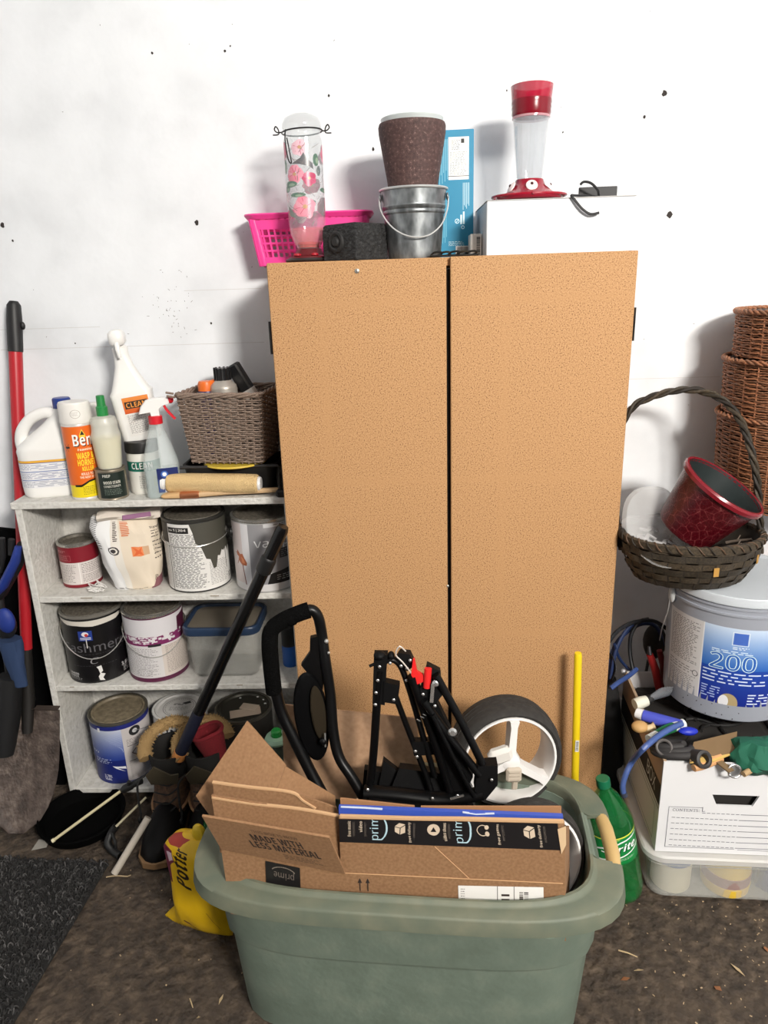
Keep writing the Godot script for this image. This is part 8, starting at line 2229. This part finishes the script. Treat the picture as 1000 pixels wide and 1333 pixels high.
func wands() -> void:
	var black := mat(rgb(18, 18, 18), 0.5)
	var a := thing("spray_wand", "thin pale wand with black connector, its tip over the black pan", "wand")
	var p0: Vector3 = Vector3(-0.921, 0.045, 0.102); var p1: Vector3 = Vector3(-0.762, 0.131, 0.02); var p2: Vector3 = Vector3(-0.708, 0.158, 0.015)
	part(a, "rod", G.new().tube([p0, p1], 0.0038, 10), mat(rgb(196, 186, 150), 0.45))
	part(a, "tip", G.new().tube([p0, p0.lerp(p1, 0.03)], 0.0052, 10), mat(rgb(222, 214, 180), 0.4))
	part(a, "connector", G.new().tube([p1, p1.lerp(p2, 0.15), p1.lerp(p2, 0.5), p1.lerp(p2, 0.55), p2], [0.006, 0.0105, 0.0105, 0.0085, 0.0095], 12), black, 40, "black threaded connector")
	part(a, "side_tap", G.new().tube([p1.lerp(p2, 0.4), p1.lerp(p2, 0.4) + Vector3(0.004, 0.02, 0.006)], [0.006, 0.005], 8), black)
	var b := thing("sprayer_gun", "second thin wand with a bent black trigger handle on the floor", "sprayer")
	var q0: Vector3 = Vector3(-0.768, 0.06, 0.069); var q1: Vector3 = Vector3(-0.709, 0.093, 0)
	part(b, "rod", G.new().tube([q0, q1], 0.0032, 10), mat(rgb(170, 162, 134), 0.45))
	part(b, "handle", G.new().tube(smooth([q0, Vector3(-0.78, 0.045, 0.074), Vector3(-0.784, 0.03, 0.094), Vector3(-0.768, 0.016, 0.105), Vector3(-0.746, 0.012, 0.117)], 5), 0.0095, 10), black, 40, "bent black handle")
	part(b, "trigger", G.new().tube(smooth([Vector3(-0.774, 0.05, 0.082), Vector3(-0.761, 0.04, 0.1), Vector3(-0.761, 0.022, 0.102)], 4), 0.004, 8), black)
	var c := thing("plastic_pipe", "short white plastic pipe lying on the floor against the boot", "pipe")
	var r0: Vector3 = Vector3(-0.74, 0.009, 0.171); var r1: Vector3 = Vector3(-0.666, 0.114, 0.1)
	part(c, "pipe", G.new().tube([r0, r1], 0.0088, 16), mat(rgb(176, 168, 156), 0.45))
	part(c, "open_end", G.new().tube([r0 - (r1 - r0).normalized() * 0.0006, r0], 0.0062, 14), mat(rgb(150, 138, 124), 0.6))
	var d := thing("pipe_wire", "short pale wire lying across the floor at the pipe's end", "wire")
	part(d, "wire", G.new().tube(smooth([Vector3(-0.759, 0.003, 0.176), Vector3(-0.738, 0.004, 0.173), Vector3(-0.707, 0.003, 0.174)], 4), 0.0016, 6), mat(rgb(170, 150, 118), 0.5))
	part(d, "bent_tip", G.new().tube([Vector3(-0.707, 0.003, 0.174), Vector3(-0.699, 0.006, 0.173)], 0.0014, 6), mat(rgb(170, 150, 118), 0.5))
	var e := thing("black_pan", "shallow round black rubber pan on the floor before the shelf unit", "pan", Vector3(-0.892, 0, -0.005))
	part(e, "pan", G.new().lathe([Vector2(0, 0.002), Vector2(0.085, 0.0), Vector2(0.1, 0.012), Vector2(0.108, 0.036), Vector2(0.112, 0.038), Vector2(0.111, 0.042), Vector2(0.104, 0.04), Vector2(0.094, 0.012), Vector2(0.08, 0.007), Vector2(0, 0.007)], 44), mat(rgb(6, 6, 6), 0.8, 0.0, 0.15))
	part(e, "carry_lug", G.new().box(Vector3(-0.112, 0.036, 0.0), Vector3(0.016, 0.005, 0.034), 0.002), mat(rgb(15, 15, 15), 0.6))
	var f := thing("paper_scrap", "grey-white scrap of paper on the floor by the mat's corner", "paper", Vector3(-0.976, 0.003, 0.069), Vector3(0, 24, 0))
	part(f, "scrap", G.new().prism(PackedVector2Array([Vector2(-0.02, -0.012), Vector2(0.016, -0.016), Vector2(0.022, 0.01), Vector2(-0.004, 0.022)]), 0.0, 0.0012), mat(rgb(150, 146, 138), 0.8))
	f.rotation_degrees = Vector3(-90, 24, 0)


func door_mat() -> void:
	var o := thing("door_mat", "dark grey curly-pile floor mat in the lower left corner", "mat", Vector3(-1.12, 0, 0.58), Vector3(0, -4, 0))
	part(o, "backing", G.new().box(Vector3(0, 0.004, 0), Vector3(0.64, 0.008, 0.94), 0.003), mat(rgb(22, 21, 21), 0.9))
	var loop := G.new()
	loop.tube(arc(Vector3.ZERO, Vector3(0.0045, 0, 0), Vector3(0, 0.009, 0.001), -10, 190, 5), 0.0013, 4)
	var mm := MultiMesh.new()
	mm.transform_format = MultiMesh.TRANSFORM_3D
	mm.use_colors = true
	mm.mesh = loop.mesh(60)
	mm.instance_count = 15000
	var r := RandomNumberGenerator.new(); r.seed = 8
	for i in mm.instance_count:
		var b := Basis(Vector3.UP, r.randf() * TAU) * Basis(Vector3.RIGHT, r.randfn(0, 0.35))
		b = b.scaled(Vector3.ONE * r.randf_range(0.7, 1.3))
		mm.set_instance_transform(i, Transform3D(b, Vector3(r.randf_range(-0.318, 0.318), 0.007, r.randf_range(-0.468, 0.468))))
		var k := r.randf_range(0.01, 0.03) if r.randf() < 0.82 else r.randf_range(0.04, 0.11)
		mm.set_instance_color(i, Color(k, k * 0.96, k * 0.95))
	var mi := MultiMeshInstance3D.new()
	mi.name = "pile"
	mi.multimesh = mm
	var m := mat(rgb(255, 255, 255), 0.85).duplicate() as StandardMaterial3D
	m.vertex_color_use_as_albedo = true
	mi.material_override = m
	mi.set_meta("kind", "stuff")
	o.add_child(mi)


func yellow_bag() -> void:
	var o := thing("yellow_bag", "crumpled yellow plastic bag with dark lettering beside the tote's left side", "bag", Vector3(-0.468, 0, 0.318), Vector3(0, -18, 0))
	var n := noise(11.0, 3, 76)
	var rr := []
	for e in [[0.028, 0.012, 0.256, -0.004], [0.044, 0.022, 0.246, -0.01], [0.056, 0.03, 0.23, -0.014], [0.064, 0.036, 0.21, -0.014], [0.064, 0.04, 0.175, -0.008], [0.062, 0.044, 0.14, 0.0], [0.064, 0.046, 0.1, 0.006], [0.07, 0.044, 0.06, 0.008], [0.078, 0.034, 0.03, 0.006], [0.086, 0.022, 0.01, 0.0], [0.088, 0.01, 0.0, 0.0]]:
		var r := print_ring(e[0], e[1], e[2], 48, 2.2)
		for k in r.size():
			var w := 1.0 + 0.22 * n.get_noise_3d(r[k].x, r[k].y, r[k].z)
			r[k] = Vector3(r[k].x * w + e[3] - 0.02 * (1.0 - e[2] / 0.28), maxf(0.0, r[k].y + (0.01 * n.get_noise_3d(r[k].x + 2, r[k].y, r[k].z) if e[2] > 0.02 else 0.0)), r[k].z * w)
		rr.push_back(r)
	var p := printed(512, 384, rgb(226, 182, 22))
	p.poly(PackedVector2Array([Vector2(120, 0), Vector2(250, 0), Vector2(236, 60), Vector2(190, 80), Vector2(140, 70)]), rgb(156, 40, 20))
	p.poly(PackedVector2Array([Vector2(140, 96), Vector2(210, 100), Vector2(226, 130), Vector2(190, 150), Vector2(196, 190), Vector2(140, 200)]), rgb(110, 34, 60)).poly(PackedVector2Array([Vector2(176, 118), Vector2(214, 110), Vector2(220, 128), Vector2(186, 142)]), rgb(206, 180, 190))
	p.text("Potter", 222, 70, 120, 46, rgb(40, 24, 18), true, 90, "Droid Sans", 0.2)
	p.rect(320, 180, 40, 30, rgb(190, 44, 26)).text("G", 332, 184, 18, 22, rgb(240, 200, 180), true)
	p.line(Vector2(230, 290), Vector2(280, 340), 5, rgb(110, 44, 50)).line(Vector2(300, 240), Vector2(330, 300), 2, rgb(170, 120, 20))
	part(o, "bag", G.new().loft(rr), picture(p.tex(), 0.35), 28)
	part(o, "twisted_top", G.new().at(Vector3(0.006, 0.25, 0)).ball(Vector3(0, 0.012, 0), Vector3(0.016, 0.022, 0.012), 10, 7), mat(rgb(226, 190, 40), 0.4), 30)


func green_jugs() -> void:
	var p: Vector3 = Vector3(-0.335, 0.326, 0.06)
	var o := thing("green_capped_jug", "dark jug with a bright green cap behind the push handle's foot", "jug", Vector3(p.x, 0, p.z))
	var h := p.y
	part(o, "jug", G.new().lathe([Vector2(0, 0), Vector2(0.05, 0), Vector2(0.052, 0.004), Vector2(0.052, h - 0.075), Vector2(0.046, h - 0.06), Vector2(0.03, h - 0.035), Vector2(0.02, h - 0.02), Vector2(0.02, h - 0.012), Vector2(0, h - 0.012)], 28), mat(rgb(20, 38, 26), 0.4))
	part(o, "pale_collar", G.new().lathe([Vector2(0.018, h - 0.018), Vector2(0.028, h - 0.02), Vector2(0.03, h - 0.014), Vector2(0.026, h - 0.006), Vector2(0.014, h - 0.004), Vector2(0.014, h - 0.018)], 24), mat(rgb(150, 186, 160), 0.4), 40, "pale green collar")
	part(o, "cap", G.new().lathe([Vector2(0, h - 0.012), Vector2(0.012, h - 0.012), Vector2(0.0125, h + 0.008), Vector2(0.009, h + 0.012), Vector2(0, h + 0.0125)], 20), mat(rgb(30, 150, 62), 0.4), 40, "bright green cap")
	var q := Vector3(-0.492, 0, 0.135)
	soda_bottle("green_bottle", "small bright green plastic bottle squeezed between the second boot and the tote", q, Vector3.ZERO, false, 0.55)


func floor_litter() -> void:
	var straw := mat(rgb(186, 164, 126), 0.85)
	var rust := mat(rgb(140, 92, 58), 0.85)
	var items := [
		["dry_stalk", "thin pale dry stalk on the floor right of the tote", "stalk", Vector3(0.425, 0.002, 0.378), Vector3(0.46, 0.003, 0.395), 0.0016],
		["leaf_fragment", "small reddish dry leaf bit on the floor below the stalk", "leaf", Vector3(0.41, 0.002, 0.447), Vector3(0.43, 0.003, 0.443), 0.006],
		["leaf_fragment", "brown sliver of leaf on the floor right of the stalk", "leaf", Vector3(0.443, 0.002, 0.426), Vector3(0.463, 0.003, 0.425), 0.004],
		["leaf_fragment", "long tan leaf sliver on the floor in the lower right", "leaf", Vector3(0.646, 0.002, 0.409), Vector3(0.662, 0.004, 0.44), 0.005],
		["leaf_fragment", "curled brown leaf on the floor near the bottom right", "leaf", Vector3(0.592, 0.002, 0.46), Vector3(0.602, 0.005, 0.472), 0.008],
		["leaf_fragment", "tan leaf at the picture's right edge on the floor", "leaf", Vector3(0.734, 0.002, 0.369), Vector3(0.734, 0.004, 0.385), 0.006],
		["leaf_fragment", "pale curled leaf on the floor left of the tote's foot", "leaf", Vector3(-0.401, 0.002, 0.501), Vector3(-0.396, 0.005, 0.481), 0.004],
		["dry_stalk", "thin dry stalk on the floor at the tote's left, below the yellow bag", "stalk", Vector3(-0.463, 0.002, 0.488), Vector3(-0.451, 0.003, 0.508), 0.0013],
		["leaf_fragment", "tiny rusty leaf bit on the floor below the pale curled leaf", "leaf", Vector3(-0.438, 0.002, 0.529), Vector3(-0.431, 0.003, 0.527), 0.004],
	]
	for e in items:
		var a: Vector3 = e[3]; var b: Vector3 = e[4]
		var o := thing(e[0], e[1], e[2], a)
		var d := b - a
		var w: float = e[5]
		if e[2] == "stalk":
			part(o, "stem", G.new().tube([Vector3.ZERO, d * 0.5 + Vector3(0, 0.002, 0), d], [w, w, w * 0.6], 6), straw)
		else:
			var s := d.cross(Vector3.UP).normalized() * w
			part(o, "blade", G.new().loft([PackedVector3Array([Vector3.ZERO, Vector3(0, 0.001, 0)]), PackedVector3Array([d * 0.5 - s, d * 0.5 + s + Vector3(0, 0.004, 0)]), PackedVector3Array([d, d + Vector3(0, 0.001, 0)])], true, false), straw if w < 0.0055 else rust)
	var g := G.new()
	var r := RandomNumberGenerator.new(); r.seed = 99
	for i in 420:
		var p := Vector3(r.randf_range(-0.8, 1.2), 0.0006, r.randf_range(0.1, 0.9))
		if i < 260:
			p = Vector3(r.randf_range(0.45, 1.1), 0.0006, r.randf_range(0.25, 0.75))
		g.at(p, Vector3(r.randf_range(-20, 20), r.randf() * 360, 0)).box(Vector3.ZERO, Vector3(r.randf_range(0.001, 0.005), 0.0012, r.randf_range(0.001, 0.003)), 0)
	var o2 := part(self, "floor_crumbs", g, mat(rgb(170, 148, 118), 0.9))
	o2.set_meta("kind", "stuff")
	o2.set_meta("label", "scattered pale crumbs and grit on the brown concrete floor")
	o2.set_meta("category", "grit")
